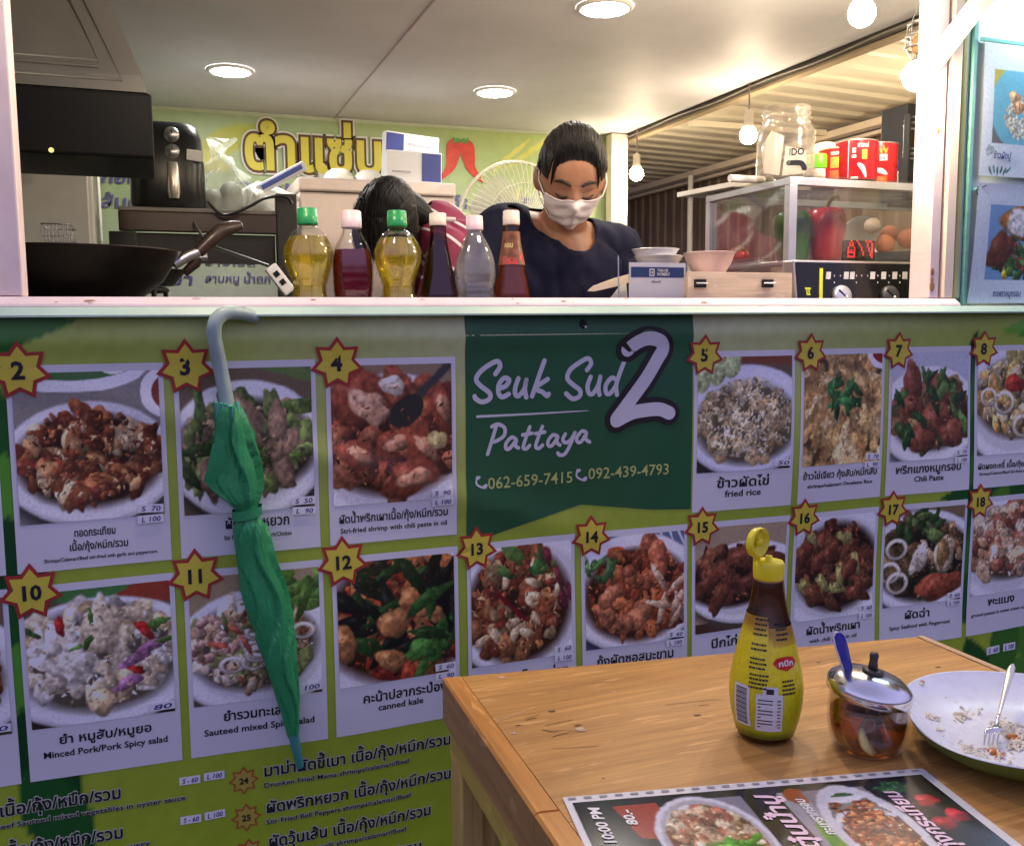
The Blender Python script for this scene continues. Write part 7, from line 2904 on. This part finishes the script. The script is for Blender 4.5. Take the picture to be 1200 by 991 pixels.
m_pinkink = mat('pink_white_ink', (.78, .55, .66), .3, var=0)
for (s, x, y, size, width, m) in (('10.00 AM - 10:00 PM', .076, .66, .016, .16, m_white), ('80.-', .150, .24, .015, .030, m_white), ('กุ้งตุ๋นน้ำปู', .535, .62, .028, .145, m_pinkink), ('กะเพรากรอบ', .60, .40, .015, .07, m_white), ('ผัดกุ้งกระเทียม', .855, .66, .024, .145, m_pinkink)):
    b = MB()
    polys = text(s, size, .03, 'l', .15, width)
    b.flat(polys, lambda u, v: mpos(x - v / ux.length, y - u / hgt, .0012), 0)
    b.build('menu_lettering', m, sh_, fix=False)


# ------------------------------------------------------------------ the two cooks
from mathutils import noise as NZ
m_skin = mat('warm_brown_skin', (0.34, 0.165, 0.095), .5, var=.14, scale=22, sss=.12, bump=.06, bscale=260)
m_hair = mat('black_hair', (0.006, 0.005, 0.005), .55, var=.3, scale=60, stretch=(1, .25, .25), bump=.7, bscale=170, spec=.4)


def capsule(b, p, q, r0, r1, n=18):
    p, q = Vector(p), Vector(q)
    d = q - p
    L = d.length
    ax = d.normalized()
    prof = [(r0 * math.sin(t), -r0 * math.cos(t)) for t in np.linspace(0.02, PI / 2, 6)] + [(r1 * math.cos(t), L + r1 * math.sin(t)) for t in np.linspace(0, PI / 2 - .02, 6)]
    b.lathe(prof, p, n, 0, axis=ax)


HS = Vector((.072, .092, .114))


def head_pt(d):
    x, y, z = d.x, d.y, d.z
    px_, py, pz = x, y, z
    if z < 0:
        px_ *= 1 - .30 * (-z) ** 1.25
        py *= 1 - (.42 * (-z) if y > 0 else .06 * (-z))
    if y < 0:
        nose = math.exp(-((x / .15) ** 2 + ((z + .16) / .16) ** 2))
        bridge = math.exp(-((x / .10) ** 2 + ((z - .04) / .18) ** 2))
        py -= .26 * nose + .09 * bridge
        for s in (-1, 1):
            py += .085 * math.exp(-(((x - s * .40) / .20) ** 2 + ((z - .06) / .11) ** 2))
            py -= .055 * math.exp(-(((x - s * .40) / .13) ** 2 + ((z - .02) / .07) ** 2))
            py -= .035 * math.exp(-(((x - s * .38) / .22) ** 2 + ((z - .24) / .06) ** 2))
            py -= .03 * math.exp(-(((x - s * .5) / .2) ** 2 + ((z + .2) / .2) ** 2))
        py -= .07 * math.exp(-((x / .22) ** 2 + ((z + .52) / .10) ** 2))
        py -= .06 * math.exp(-((x / .25) ** 2 + ((z + .88) / .14) ** 2))
    return Vector((px_, py, pz))


def meshed(b, name, m, parent, voxel, smooth=6):
    o = b.build(name, m, parent, True)
    md = o.modifiers.new('join', 'REMESH')
    md.mode = 'VOXEL'
    md.voxel_size = voxel
    md.use_smooth_shade = True
    s = o.modifiers.new('soften', 'SMOOTH')
    s.factor = .5
    s.iterations = smooth
    dg = bpy.context.evaluated_depsgraph_get()
    me = bpy.data.meshes.new_from_object(o.evaluated_get(dg))
    o.modifiers.clear()
    o.data = me
    me.materials.clear()
    me.materials.append(m)
    for p in me.polygons:
        p.use_smooth = True
    return o


def shell_from(src, keep, push, name, m, parent, noise=0.003):
    """clothing: a copy of the body's surface where keep() is true, pushed outward with soft folds"""
    bm = bmesh.new()
    bm.from_mesh(src.data)
    off = WPOS[src.name]
    bm.normal_update()
    dead = [v for v in bm.verts if not keep(v.co + off)]
    bmesh.ops.delete(bm, geom=dead, context='VERTS')
    bm.normal_update()
    from mathutils import noise as NZ
    nrm = [(v, v.normal.copy()) for v in bm.verts]
    for v, n in nrm:
        p = v.co + off
        f = NZ.noise(Vector((p.x * 13, p.y * 13, p.z * 6))) + .6 * NZ.noise(Vector((p.x * 30 + p.z * 22, p.y * 30, p.z * 12 - p.x * 18)))
        v.co += n * (push(p) + noise * f)
    # even out the cut edges, keep the largest piece only
    bnd = {v: [e.other_vert(v) for e in v.link_edges if e.is_boundary] for v in bm.verts if any(e.is_boundary for e in v.link_edges)}
    for it in range(24):
        new = {v: (v.co + sum((n.co for n in nb), Vector((0, 0, 0))) / len(nb)) / 2 for v, nb in bnd.items() if nb}
        for v, c in new.items():
            v.co = c
    left, best = set(bm.verts), []
    while left:
        st, comp = [left.pop()], []
        while st:
            v = st.pop()
            comp.append(v)
            for e in v.link_edges:
                w = e.other_vert(v)
                if w in left:
                    left.discard(w)
                    st.append(w)
        if len(comp) > len(best):
            best = comp
    bs_ = set(best)
    bmesh.ops.delete(bm, geom=[v for v in bm.verts if v not in bs_], context='VERTS')
    me = bpy.data.meshes.new(name)
    bm.to_mesh(me)
    bm.free()
    me.materials.append(m)
    for p in me.polygons:
        p.use_smooth = True
    o = bpy.data.objects.new(name, me)
    COL.objects.link(o)
    o.parent = parent
    WPOS[o.name] = off.copy()
    sd = o.modifiers.new('thick', 'SOLIDIFY')
    sd.thickness = .002
    sd.offset = 1
    sm = o.modifiers.new('soft', 'SMOOTH')
    sm.factor = .5
    sm.iterations = 3
    return o


def hand(b, wrist, fwd, up, size=.17, curl=.5):
    """palm with four unequal bent fingers and a thumb from its side"""
    f, u = Vector(fwd).normalized(), Vector(up).normalized()
    s = f.cross(u).normalized()
    u = s.cross(f).normalized()
    w = Vector(wrist)
    pl = size * .48
    for k in (-1.2, -.4, .4, 1.2):
        capsule(b, w + s * k * .012, w + f * pl + s * k * .017, .013, .011, 10)
    for k, ln in zip((-1.5, -.5, .5, 1.5), (.80, .98, 1.0, .84)):
        p = w + f * pl + s * k * .0165
        d = f
        for j, (seg, r) in enumerate(((.23, .0085), (.15, .008), (.11, .007))):
            d = (d * math.cos(curl * .6) - u * math.sin(curl * .6)).normalized()
            q = p + d * size * seg * ln
            capsule(b, p, q, r + .0006, r, 8)
            p = q
    p = w + f * pl * .25 - s * .022
    q = p + (f * .75 - s * .6).normalized() * size * .25
    capsule(b, p, q, .0105, .0095, 8)
    capsule(b, q, q + (f * .9 - s * .15 - u * .3).normalized() * size * .17, .0092, .0078, 8)


# ---- the masked cook
HC = Vector((.876, .315, 1.568))
woman = thing('person', 'cook with a white face mask and dark blue t-shirt looking down behind the sill', 'person', (.88, .55, .10))
RH = Matrix.Rotation(math.radians(2.5), 3, 'Y') @ Matrix.Rotation(math.radians(-16), 3, 'Z') @ Matrix.Rotation(math.radians(35), 3, 'X')
NB = Vector((.915, .450, 1.485))      # neck base
SR_, SL_ = Vector((.768, .475, 1.468)), Vector((1.058, .450, 1.425))
ER, EL = Vector((.635, .42, 1.25)), Vector((1.115, .42, 1.19))
WR, WL = Vector((.765, .265, 1.262)), Vector((.95, .26, 1.22))
b = MB()
b.ball((0, 0, 0), (1, 1, 1), 0, 72, 48, lambda d: RH @ Vector((head_pt(d).x * HS.x, head_pt(d).y * HS.y, head_pt(d).z * HS.z)))
b.v = [tuple(Vector(v) + HC) for v in b.v]
capsule(b, HC + RH @ Vector((0, .030, -.05)), NB + Vector((0, 0, -.02)), .050, .056)
capsule(b, (.913, .47, 1.40), (.905, .60, 1.02), .098, .105, 24)
capsule(b, (.850, .47, 1.39), (.855, .58, 1.0), .088, .095, 20)
capsule(b, (.975, .465, 1.37), (.955, .58, 1.0), .088, .095, 20)
capsule(b, NB + Vector((0, .015, -.045)), SR_, .060, .052)
capsule(b, NB + Vector((0, .015, -.045)), SL_, .060, .050)
capsule(b, SR_, ER, .053, .040)
capsule(b, ER, WR, .037, .025)
capsule(b, SL_, EL, .052, .040)
capsule(b, EL, WL, .037, .025)
for s in (-1, 1):
    capsule(b, (.868 + s * .085, .60, .98), (.868 + s * .095, .58, .55), .088, .055)
    capsule(b, (.868 + s * .095, .58, .55), (.868 + s * .10, .62, .16), .052, .036)
    capsule(b, (.868 + s * .10, .60, .135), (.868 + s * .11, .47, .13), .034, .028)
hand(b, WR, (.8, -.1, -.25), (0, -.3, 1), .165, .7)
hand(b, WL, (-.7, -.2, -.35), (0, -.3, 1), .165, .7)
# ears
for s in (-1, 1):
    c = HC + RH @ Vector((s * .073, .012, -.010))
    b.ball(c, (.011, .018, .030), 0, 14, 10)
body = meshed(b, 'body', m_skin, woman, .0052, 4)
m_tee = mat('navy_t_shirt', (0.010, 0.011, 0.030), .8, var=.15, scale=14, bump=.2, bscale=240, spec=.2)


def keep_tee(p):
    # inside the neckline?
    q = p - NB
    if ((p.x - .922) / .060) ** 2 + ((p.z - 1.500) / .090) ** 2 < 1 and p.y < NB.y + .01:
        return False
    na = (HC + Vector((0, .05, -.02))) - NB
    tn = q.dot(na) / na.length_squared
    dn_ = (q - na * tn).length
    if tn > .20 and dn_ < .080 or tn > .55 and dn_ < .13 and p.y < NB.y:
        return False
    if p.z < .95:
        return False
    for S, E_, W_ in ((SR_, ER, WR), (SL_, EL, WL)):
        ax = (E_ - S)
        t = (p - S).dot(ax) / ax.length_squared
        dl = (p - (S + ax * max(0, min(1, t)))).length
        ax2 = (W_ - E_)
        t2 = (p - E_).dot(ax2) / ax2.length_squared
        d2 = (p - (E_ + ax2 * max(0, min(1.6, t2)))).length
        if d2 < .062 and d2 < dl:
            return False
        if t > .86 and dl < .075:
            return False
    return True


shell_from(body, keep_tee, lambda p: .008 + .007 * max(0, min(1, (1.40 - p.z) / .2)), 't_shirt', m_tee, woman, .0095)
shell_from(body, lambda p: p.z < .98 and p.z > .17, lambda p: .008, 'trousers', mat('dark_trousers', (.02, .02, .025), .8, var=.2), woman)
# hair: scalp shell swept back to a bun


def front_line(ax):
    return .73 - .50 * ax ** 2.4 if ax < .66 else max(-.22, .545 - (ax - .66) * 2.7)


def hairline(d):
    """true where hair grows (d: direction in head space)"""
    x, y, z = d.x, d.y, d.z
    if y > .30:
        return z > -.62
    if y > -.12:
        return z > -.02 + .10 * (.30 - y)
    if z > max(.16, front_line(abs(x))) + .02 * NZ.noise(Vector((x * 14, 3.1, 0))) + .02 * NZ.noise(Vector((x * 40, 1.1, 0))):
        return True
    return False


def hair_obj(C, R, parent, name, m, grow, size=1.06, nu=220, nv=150):
    bm = bmesh.new()
    grid = []
    for j in range(nv + 1):
        ph = PI * j / nv
        row = []
        for i in range(nu):
            a = 2 * PI * i / nu
            d = Vector((math.sin(ph) * math.cos(a), math.sin(ph) * math.sin(a), math.cos(ph)))
            q = head_pt(d)
            # strands run from the forehead over the crown
            st = NZ.noise(Vector((d.x * 26, d.y * 3.0, d.z * 3.0))) * .020 + NZ.noise(Vector((d.x * 60, d.y * 5, d.z * 5))) * .010
            edge = 0
            k = size + st
            if d.y < .30:
                e_ = d.z - max(.16, front_line(abs(d.x))) if d.y < -.12 else max(d.z - .0, (d.y + .12))
                e_ = max(0.0, min(1.0, e_ / .30))
                e_ = e_ * e_ * (3 - 2 * e_)
                k = 1.010 + (k - 1.010) * e_
            p = Vector((q.x * HS.x * k * (1 + .12 * max(0, d.z)), q.y * HS.y * k, q.z * HS.z * k))
            row.append((bm.verts.new(C + R @ p), grow(d)))
        grid.append(row)
    for j in range(nv):
        for i in range(nu):
            a, b_, c, e = grid[j][i], grid[j][(i + 1) % nu], grid[j + 1][(i + 1) % nu], grid[j + 1][i]
            if a[1] and b_[1] and c[1] and e[1]:
                try:
                    bm.faces.new((a[0], b_[0], c[0], e[0]))
                except ValueError:
                    pass
    loose = [v for v in bm.verts if not v.link_faces]
    bmesh.ops.delete(bm, geom=loose, context='VERTS')
    bmesh.ops.recalc_face_normals(bm, faces=bm.faces[:])
    off = WPOS[parent.name]
    for v in bm.verts:
        v.co -= off
    me = bpy.data.meshes.new(name)
    bm.to_mesh(me)
    bm.free()
    me.materials.append(m)
    for p in me.polygons:
        p.use_smooth = True
    o = bpy.data.objects.new(name, me)
    COL.objects.link(o)
    o.parent = parent
    WPOS[o.name] = off.copy()
    sd = o.modifiers.new('thick', 'SOLIDIFY')
    sd.thickness = .006
    sd.offset = -1
    return o


hair = hair_obj(HC, RH, woman, 'hair', m_hair, hairline, 1.085)
b = MB()
bc = HC + RH @ Vector((0, .105, .0))
b.ball(bc, (.040, .034, .038), 0, 28, 18, lambda d: d * (1 + .05 * math.sin(9 * d.x + 14 * d.z)))
b.build('hair_bun', m_hair, hair, True)
# stray hairs over the forehead edge
b = MB()
g_ = np.random.default_rng(9)
for k in range(620):
    x_ = (g_.random() - .5) * 1.62
    z0 = front_line(abs(x_))
    dd = []
    n_ = 5
    ln = .10 + .22 * g_.random()
    for j in range(n_):
        zz_ = min(.97, z0 - .05 - .05 * ((k * 7) % 10) / 10 + ln * j / (n_ - 1) * 1.2)
        xx_ = x_ * (1 - .10 * j / n_) * .95
        yy_ = -math.sqrt(max(.0, 1 - min(.999, xx_ * xx_ * .8 + zz_ * zz_)))
        d = Vector((xx_, yy_, zz_)).normalized()
        q = head_pt(d)
        kk = 1.006 + .075 * (j / (n_ - 1)) ** 1.5
        dd.append(HC + RH @ Vector((q.x * HS.x * kk, q.y * HS.y * kk, q.z * HS.z * kk)))
    b.tube(dd, [.0003, .0006, .0008, .0008, .0005], 0, 4, cap=False)
b.build('hairline_strands', m_hair, hair, True, fix=False)


def on_face(x, z, k=1.0, dz=0.0):
    y = -math.sqrt(max(.001, 1 - min(.995, x * x + z * z)))
    d = Vector((x, y, z)).normalized()
    q = head_pt(d)
    return Vector((q.x * HS.x * k, q.y * HS.y * k, q.z * HS.z * k))


# brows and lowered lashes
m_brow = mat('dark_brow', (.022, .014, .011), .6, var=.2)
for s in (-1, 1):
    b = MB()
    pts = [HC + RH @ on_face(s * x_, z_, 1.012) for x_, z_ in ((.17, .20), (.28, .245), (.42, .265), (.56, .235), (.64, .19))]
    b.tube(pts, [.0022, .0036, .0036, .0026, .0009], 0, 8)
    b.build('eyebrow', m_brow, woman, True)
    b = MB()
    pts = [HC + RH @ on_face(s * x_, z_, 1.010) for x_, z_ in ((.22, -.015), (.30, -.045), (.40, -.06), (.50, -.05), (.58, -.02))]
    b.tube(pts, [.0012, .0026, .0030, .0026, .0010], 0, 8)
    b.build('eyelash', m_brow, woman, True)
    b = MB()
    pts = [HC + RH @ on_face(s * x_, z_, 1.003) for x_, z_ in ((.23, .055), (.32, .085), (.42, .09), (.53, .06))]
    b.tube(pts, [.0006, .0011, .0011, .0006], 0, 6)
    b.build('eyelid_crease', mat('lid_crease_shade', (.14, .06, .035), .6, var=0), woman, True)  # dark line paints the shade in the fold of the lowered lid
# face mask
m_mask = mat('white_pink_mask', (.76, .68, .68), .8, var=.03, scale=20, bump=.25, bscale=120)
b = MB()
NU, NV = 44, 30


def maskp(s, t, off=0.0):
    a = (s - .5) * 2
    z_ = -.13 - .87 * (1 - t) - .10 * a * a * (1 - t) + .03 * a * a * t
    z_ = -.105 + .11 * math.exp(-(a / .30) ** 2) * t - .85 * (1 - t)
    w_ = .90 - .06 * t
    x_ = a * w_ * math.sqrt(max(.02, 1 - z_ * z_ * .72))
    y_ = -math.sqrt(max(.02, 1 - min(.98, x_ * x_ + z_ * z_ * .80)))
    d = Vector((x_, y_, z_)).normalized()
    q = head_pt(d)
    tent = math.exp(-(a / .34) ** 2) * math.exp(-((t - .50) / .38) ** 2)
    pleat = .0020 * math.sin(t * 22 + .6 * a * a * 6) * (1 - a * a) + .002 * math.sin(5 * a + 9 * t)
    v = Vector((q.x * HS.x, q.y * HS.y, q.z * HS.z))
    n = Vector((d.x, d.y, d.z * .5)).normalized()
    v += n * (.0065 + off + pleat) + Vector((0, -.010 * tent, 0))
    if t < .15:
        v += Vector((0, .012, .004)) * (1 - t / .15)
    return HC + RH @ v


b.sheet(NU, NV, lambda s, t: maskp(s, t))
b.sheet(NU, NV, lambda s, t: maskp(s, t, -.002))
mk_ = b.build('face_mask', m_mask, woman, True, fix=False)
b = MB()
b.tube([maskp(s, 1, .001) for s in np.linspace(.02, .98, 24)], .0014, 0, 6)
b.tube([maskp(s, .0, .001) for s in np.linspace(.02, .98, 24)], .0012, 0, 6)
b.build('hem', m_mask, mk_, True)
for s in (0, 1):
    sg_ = -1 if s == 0 else 1
    b = MB()
    ear = [HC + RH @ Vector((sg_ * x_, y_, z_)) for x_, y_, z_ in ((.0745, -.010, .020), (.0765, .014, .012), (.076, .018, -.020))]
    b.tube([maskp(s, .97, .001), (maskp(s, .97, .001) + ear[0]) / 2 + RH @ Vector((sg_ * .006, 0, .002))] + ear + [(maskp(s, .2, .001) + ear[2]) / 2 + RH @ Vector((sg_ * .006, .004, 0)), maskp(s, .2, .001)], .0013, 0, 6)
    b.build('ear_loop', m_white, mk_, True)

# ---- the bent cook behind
P2 = Vector((.80, 1.25, .10))
cook = thing('person', 'cook with long black hair in a magenta striped shirt bending down behind the sauce bottles', 'person', P2)
H2 = Vector((.635, 1.09, 1.556))
R2 = Matrix.Rotation(math.radians(28), 3, 'Y') @ Matrix.Rotation(math.radians(-30), 3, 'Z') @ Matrix.Rotation(math.radians(58), 3, 'X')
b = MB()
b.ball((0, 0, 0), (1, 1, 1), 0, 48, 32, lambda d: R2 @ Vector((head_pt(d).x * HS.x, head_pt(d).y * HS.y, head_pt(d).z * HS.z)))
b.v = [tuple(Vector(v) + H2) for v in b.v]
N2 = Vector((.765, 1.20, 1.54))
S1_, S2_ = Vector((.80, 1.02, 1.46)), Vector((.86, 1.36, 1.50))
capsule(b, H2 + R2 @ Vector((0, .03, -.05)), N2, .050, .056)
capsule(b, N2 + Vector((.05, 0, -.03)), (1.04, 1.30, 1.24), .100, .112, 24)
capsule(b, (.86, 1.10, 1.46), (1.02, 1.20, 1.20), .085, .09, 20)
capsule(b, (.89, 1.30, 1.48), (1.06, 1.38, 1.22), .085, .09, 20)
capsule(b, (1.05, 1.30, 1.22), (1.08, 1.32, .98), .115, .115, 24)
capsule(b, N2 + Vector((.03, 0, -.03)), S1_, .055, .050)
capsule(b, N2 + Vector((.03, 0, -.03)), S2_, .055, .050)
e1_, w1_ = Vector((.72, .98, 1.24)), Vector((.60, 1.02, 1.06))
e2_, w2_ = Vector((.74, 1.36, 1.28)), Vector((.62, 1.22, 1.08))
for S, E_, W_ in ((S1_, e1_, w1_), (S2_, e2_, w2_)):
    capsule(b, S, E_, .050, .039)
    capsule(b, E_, W_, .036, .025)
    hand(b, W_, (-.5, .1, -.7), (-.6, 0, .5), .165, .5)
for s in (-1, 1):
    capsule(b, (1.07, 1.32 + s * .085, .96), (1.05, 1.32 + s * .09, .54), .085, .055)
    capsule(b, (1.05, 1.32 + s * .09, .54), (1.08, 1.32 + s * .09, .16), .052, .036)
    capsule(b, (1.07, 1.32 + s * .09, .135), (.95, 1.32 + s * .10, .13), .034, .028)
body2 = meshed(b, 'body', m_skin, cook, .006, 5)
# magenta shirt with thin white stripes
m_str = bpy.data.materials.new('magenta_striped_cloth')
m_str.use_nodes = True
n_ = m_str.node_tree
bs = n_.nodes['Principled BSDF']
bs.inputs['Roughness'].default_value = .75
tc = n_.nodes.new('ShaderNodeTexCoord')
mp = n_.nodes.new('ShaderNodeMapping')
mp.inputs['Rotation'].default_value = (0, math.radians(52), 0)
wv = n_.nodes.new('ShaderNodeTexWave')
wv.wave_type = 'BANDS'
wv.bands_direction = 'X'
wv.wave_profile = 'SAW'
wv.inputs['Scale'].default_value = 4.6
wv.inputs['Distortion'].default_value = .35
wv.inputs['Detail'].default_value = 1
cr = n_.nodes.new('ShaderNodeValToRGB')
cr.color_ramp.interpolation = 'CONSTANT'
cr.color_ramp.elements[0].color = (.20, .012, .05, 1)
cr.color_ramp.elements[1].position = .87
cr.color_ramp.elements[1].color = (.62, .55, .56, 1)
n_.links.new(tc.outputs['Object'], mp.inputs['Vector'])
n_.links.new(mp.outputs[0], wv.inputs['Vector'])
n_.links.new(wv.outputs['Fac'], cr.inputs[0])
n_.links.new(cr.outputs[0], bs.inputs['Base Color'])


def keep2(p):
    if p.z < 1.0 or p.x < .70 and p.z > 1.40:
        return False
    if (p - (N2 + Vector((-.03, 0, .02)))).length < .075 or (p - H2).length < .125:
        return False
    for S, E_, W_ in ((S1_, e1_, w1_), (S2_, e2_, w2_)):
        ax = (E_ - S)
        t = (p - S).dot(ax) / ax.length_squared
        dl = (p - (S + ax * max(0, min(1, t)))).length
        ax2 = (W_ - E_)
        t2 = (p - E_).dot(ax2) / ax2.length_squared
        d2 = (p - (E_ + ax2 * max(0, min(1.6, t2)))).length
        if (d2 < .06 and d2 < dl) or (t > .8 and dl < .07):
            return False
    return True


shell_from(body2, keep2, lambda p: .010, 'striped_shirt', m_str, cook, .004)
shell_from(body2, lambda p: p.z < 1.02 and p.z > .17, lambda p: .008, 'trousers', mat('dark_trousers', (.02, .02, .025), .8, var=.2), cook)
hair2 = hair_obj(H2, R2, cook, 'hair', m_hair, lambda d: d.y > .1 or d.z > .05 or abs(d.x) > .55, 1.10)
# fall of hair round the head and a tail lying over the neck
b = MB()


def strand_ball(d):
    n = NZ.noise(Vector((d.x * 14, d.y * 14, d.z * 2.2))) * .05 + NZ.noise(Vector((d.x * 34, d.y * 34, d.z * 4))) * .035
    k = 1 + n
    if d.z < 0:
        k *= 1 + .10 * d.z
    return Vector((d.x * k, d.y * k, d.z * k))


b.ball(H2 + Vector((-.005, -.005, -.020)), (.094, .090, .128), 0, 160, 90, strand_ball)
b.build('hair_fall', m_hair, hair2, True)
b = MB()
T_ = catmull([H2 + Vector((.0, .02, .02)), H2 + Vector((.085, .03, .03)), H2 + Vector((.14, .035, .0)), H2 + Vector((.185, .03, -.055))], 8)
rg = []
for i, p in enumerate(T_):
    f = i / (len(T_) - 1)
    r = .062 * (1 - f) ** .75 + .003
    rg.append([p + Vector((0, r * .8 * math.cos(a) * (1 + .10 * NZ.noise(Vector((a * 6, f * 1.5, 0)))), r * math.sin(a) * (1 + .10 * NZ.noise(Vector((a * 6, f * 1.5, 3)))))) for a in np.linspace(0, 2 * PI, 61)[:-1]])
b.loft(rg, 0)
b.build('hair_tail', m_hair, hair2, True)
b = MB()
g_ = np.random.default_rng(31)
for k in range(160):
    a = PI * .35 + 1.4 * PI * g_.random()
    r0 = .088 + .010 * g_.random()
    top = H2 + Vector((r0 * math.cos(a), r0 * math.sin(a), -.02 + .06 * g_.random()))
    ln = .10 + .09 * g_.random()
    b.tube([top, top + Vector((.008 * math.cos(a), .008 * math.sin(a), -ln * .4)), top + Vector((-.004 * math.cos(a), -.004 * math.sin(a), -ln * .75)), top + Vector((.02 * (g_.random() - .5), 0, -ln))], [.0007, .0009, .0008, .0004], 0, 4, cap=False)
b.build('loose_strands', m_hair, hair2, True, fix=False)


# ------------------------------------------------------------------ dish posters on the front wall, right of the window
m_pframe = mat('teal_poster_edge', (0.12, 0.42, 0.38), .4, var=.15, scale=20)
m_post = mat_print('poster_print', .35, spec=.45)


def poster_ink(kind, w=120, h=130):
    p = Pic(w, h, (.80, .86, .92))
    g = np.random.default_rng(kind)
    if kind == 1:
        p.poly([(.13, .20), (1, .20), (1, .745), (.13, .745)], (.42, .44, .46))
        p.poly([(.13, .20), (.3, .20), (.13, .34)], (.70, .66, .25))
        m = p.a.copy()
        p.ell(.62, .47, .52, .36, (.42, .70, .80))
        for k in range(260):
            a, r = g.random() * 6.28, math.sqrt(g.random())
            p.blob(.52 + .24 * r * math.cos(a), .50 + .16 * r * math.sin(a) + .05, .018, .012, [(.92, .90, .84), (.84, .78, .66)][k % 2], ang=g.random() * 3, light=.35)
        for (x, y) in ((.40, .40), (.62, .42), (.75, .5), (.45, .47)):
            p.blob(x, y, .07, .05, (.86, .66, .48), rough=.2)
        for k in range(7):
            p.line(.4 + .06 * k, .45, .42 + .05 * k, .49, .006, (.2, .18, .1))
        a2 = p.a
        out = (p.xx < .13) | (p.yy < .20) | (p.yy > .745)
        a2[out] = m[out]
        for k in range(6):
            x = .14 + .045 * k
            p.blob(x, .955 - .01 * (k % 2), .012, .035, (.25, .5, .50), ang=.3 * (k - 2), light=.1)
        p.blob(.12, .80, .05, .04, (.72, .80, .86), light=.05)
    else:
        p.put(np.clip((.10 - p.yy) * 8, 0, 1) * .6, (.60, .62, .74))
        p.poly([(.18, .18), (1, .18), (1, .80), (.18, .80)], (.45, .62, .80))
        m = p.a.copy()
        for k in range(70):
            a, r = g.random() * 6.28, math.sqrt(g.random())
            c = [(.42, .20, .12), (.16, .34, .12), (.62, .24, .16), (.28, .42, .16), (.72, .55, .42), (.22, .12, .07)][int(g.integers(6))]
            p.blob(.72 + .46 * r * math.cos(a), .60 + .20 * r * math.sin(a), .06, .045, c, ang=g.random() * 3, light=.6)
        p.blob(.34, .56, .16, .14, (.42, .22, .12), ang=.4, rough=.25)
        p.blob(.70, .32, .34, .16, (.60, .36, .14), rough=.12)
        p.blob(.70, .31, .28, .13, (.90, .90, .90), rough=.15, light=.15)
        p.blob(.76, .29, .10, .07, (.88, .52, .14), rough=.1)
        leafs(p, g, 8, .5, .95, .5, .72, [(.12, .36, .14), (.3, .55, .25)], .08)
        p.blob(.44, .76, .05, .03, (.85, .80, .20), ang=1)
        out = (p.xx < .18) | (p.yy < .18) | (p.yy > .80)
        p.a[out] = m[out]
    p.grain(.02)
    return p.ink(.96)


PX0 = 1.724
for (kind, z0, z1, dx, lb, cap_, cu, cw, tilt) in ((1, 1.565, px(1150, 48, y=-.01).z, .0, 'upper dish poster, fried rice on a pale blue plate', 'ข้าวผัดปู', .26, .052, .0), (2, 1.283, 1.548, -.008, 'lower dish poster, fried egg over stir fried meat', 'กะเพราหมูกรอบ', .44, .085, .018)):
    w_ = .235
    t = thing('dish_poster', lb, 'poster', (PX0 + dx, -.006, z0), 'dish posters on the front wall')
    sag = lambda s, q, k=kind: -.004 - .003 * math.sin(3 * s + k) * math.sin(3 * q) - (.008 * q * (1 - s) if k == 2 else 0)
    b = MB()
    b.sheet(120, 130, lambda s, q: (w_ * s + tilt * (1 - q) * -.5, sag(s, q), (z1 - z0) * q), ink=poster_ink(kind))
    b.build('printed_sheet', m_post, t)
    b = MB()
    zc = (z1 - z0) * (.135 if kind == 1 else .055)
    b.flat(text(cap_, .020, .02, 'c', .1, cw), lambda u, v: Vector((w_ * cu + u, sag(.4, .2) - .003, zc + v)), 0)
    b.build('caption', m_inkblue, t, fix=False)
    if kind == 1:
        b = MB()
        b.box((w_ * .72, -.012, zc - .012), (w_ * .95, -.010, zc + .012), 0)
        b.flat(text('50', .014, .02), lambda u, v: Vector((w_ * .83 + u, -.0128, zc - .005 + v)), 1)
        b.build('price_sticker', [mat('violet_sticker', (.42, .38, .56), .5, var=.05), m_white], t, fix=False)
b = MB()
zz = px(1160, 47, y=-.01).z
b.box((1.716, -.012, zz - .004), (2.6, -.0045, zz + .004), 0, .001)
zz = px(1160, 222, y=-.01).z
b.box((1.716, -.012, zz - .003), (2.6, -.0045, zz + .002), 0, .001)
b.build('poster_rail', m_pframe, stall, True)
# cable tie holding the posters
p = px(1146, 222, y=-.012)
b = MB()
b.tube([p + Vector((.006 * math.cos(k), -.003, .010 * math.sin(k) - .004)) for k in np.linspace(0, 2 * PI, 14)[:-1]], .0012, 0, 6, closed=True)
b.tube([p, p + Vector((.012, -.012, .008))], .001, 0, 6)
tag(b.build('cable_tie', m_black), 'black cable tie at the corner between the two dish posters', 'cable tie')
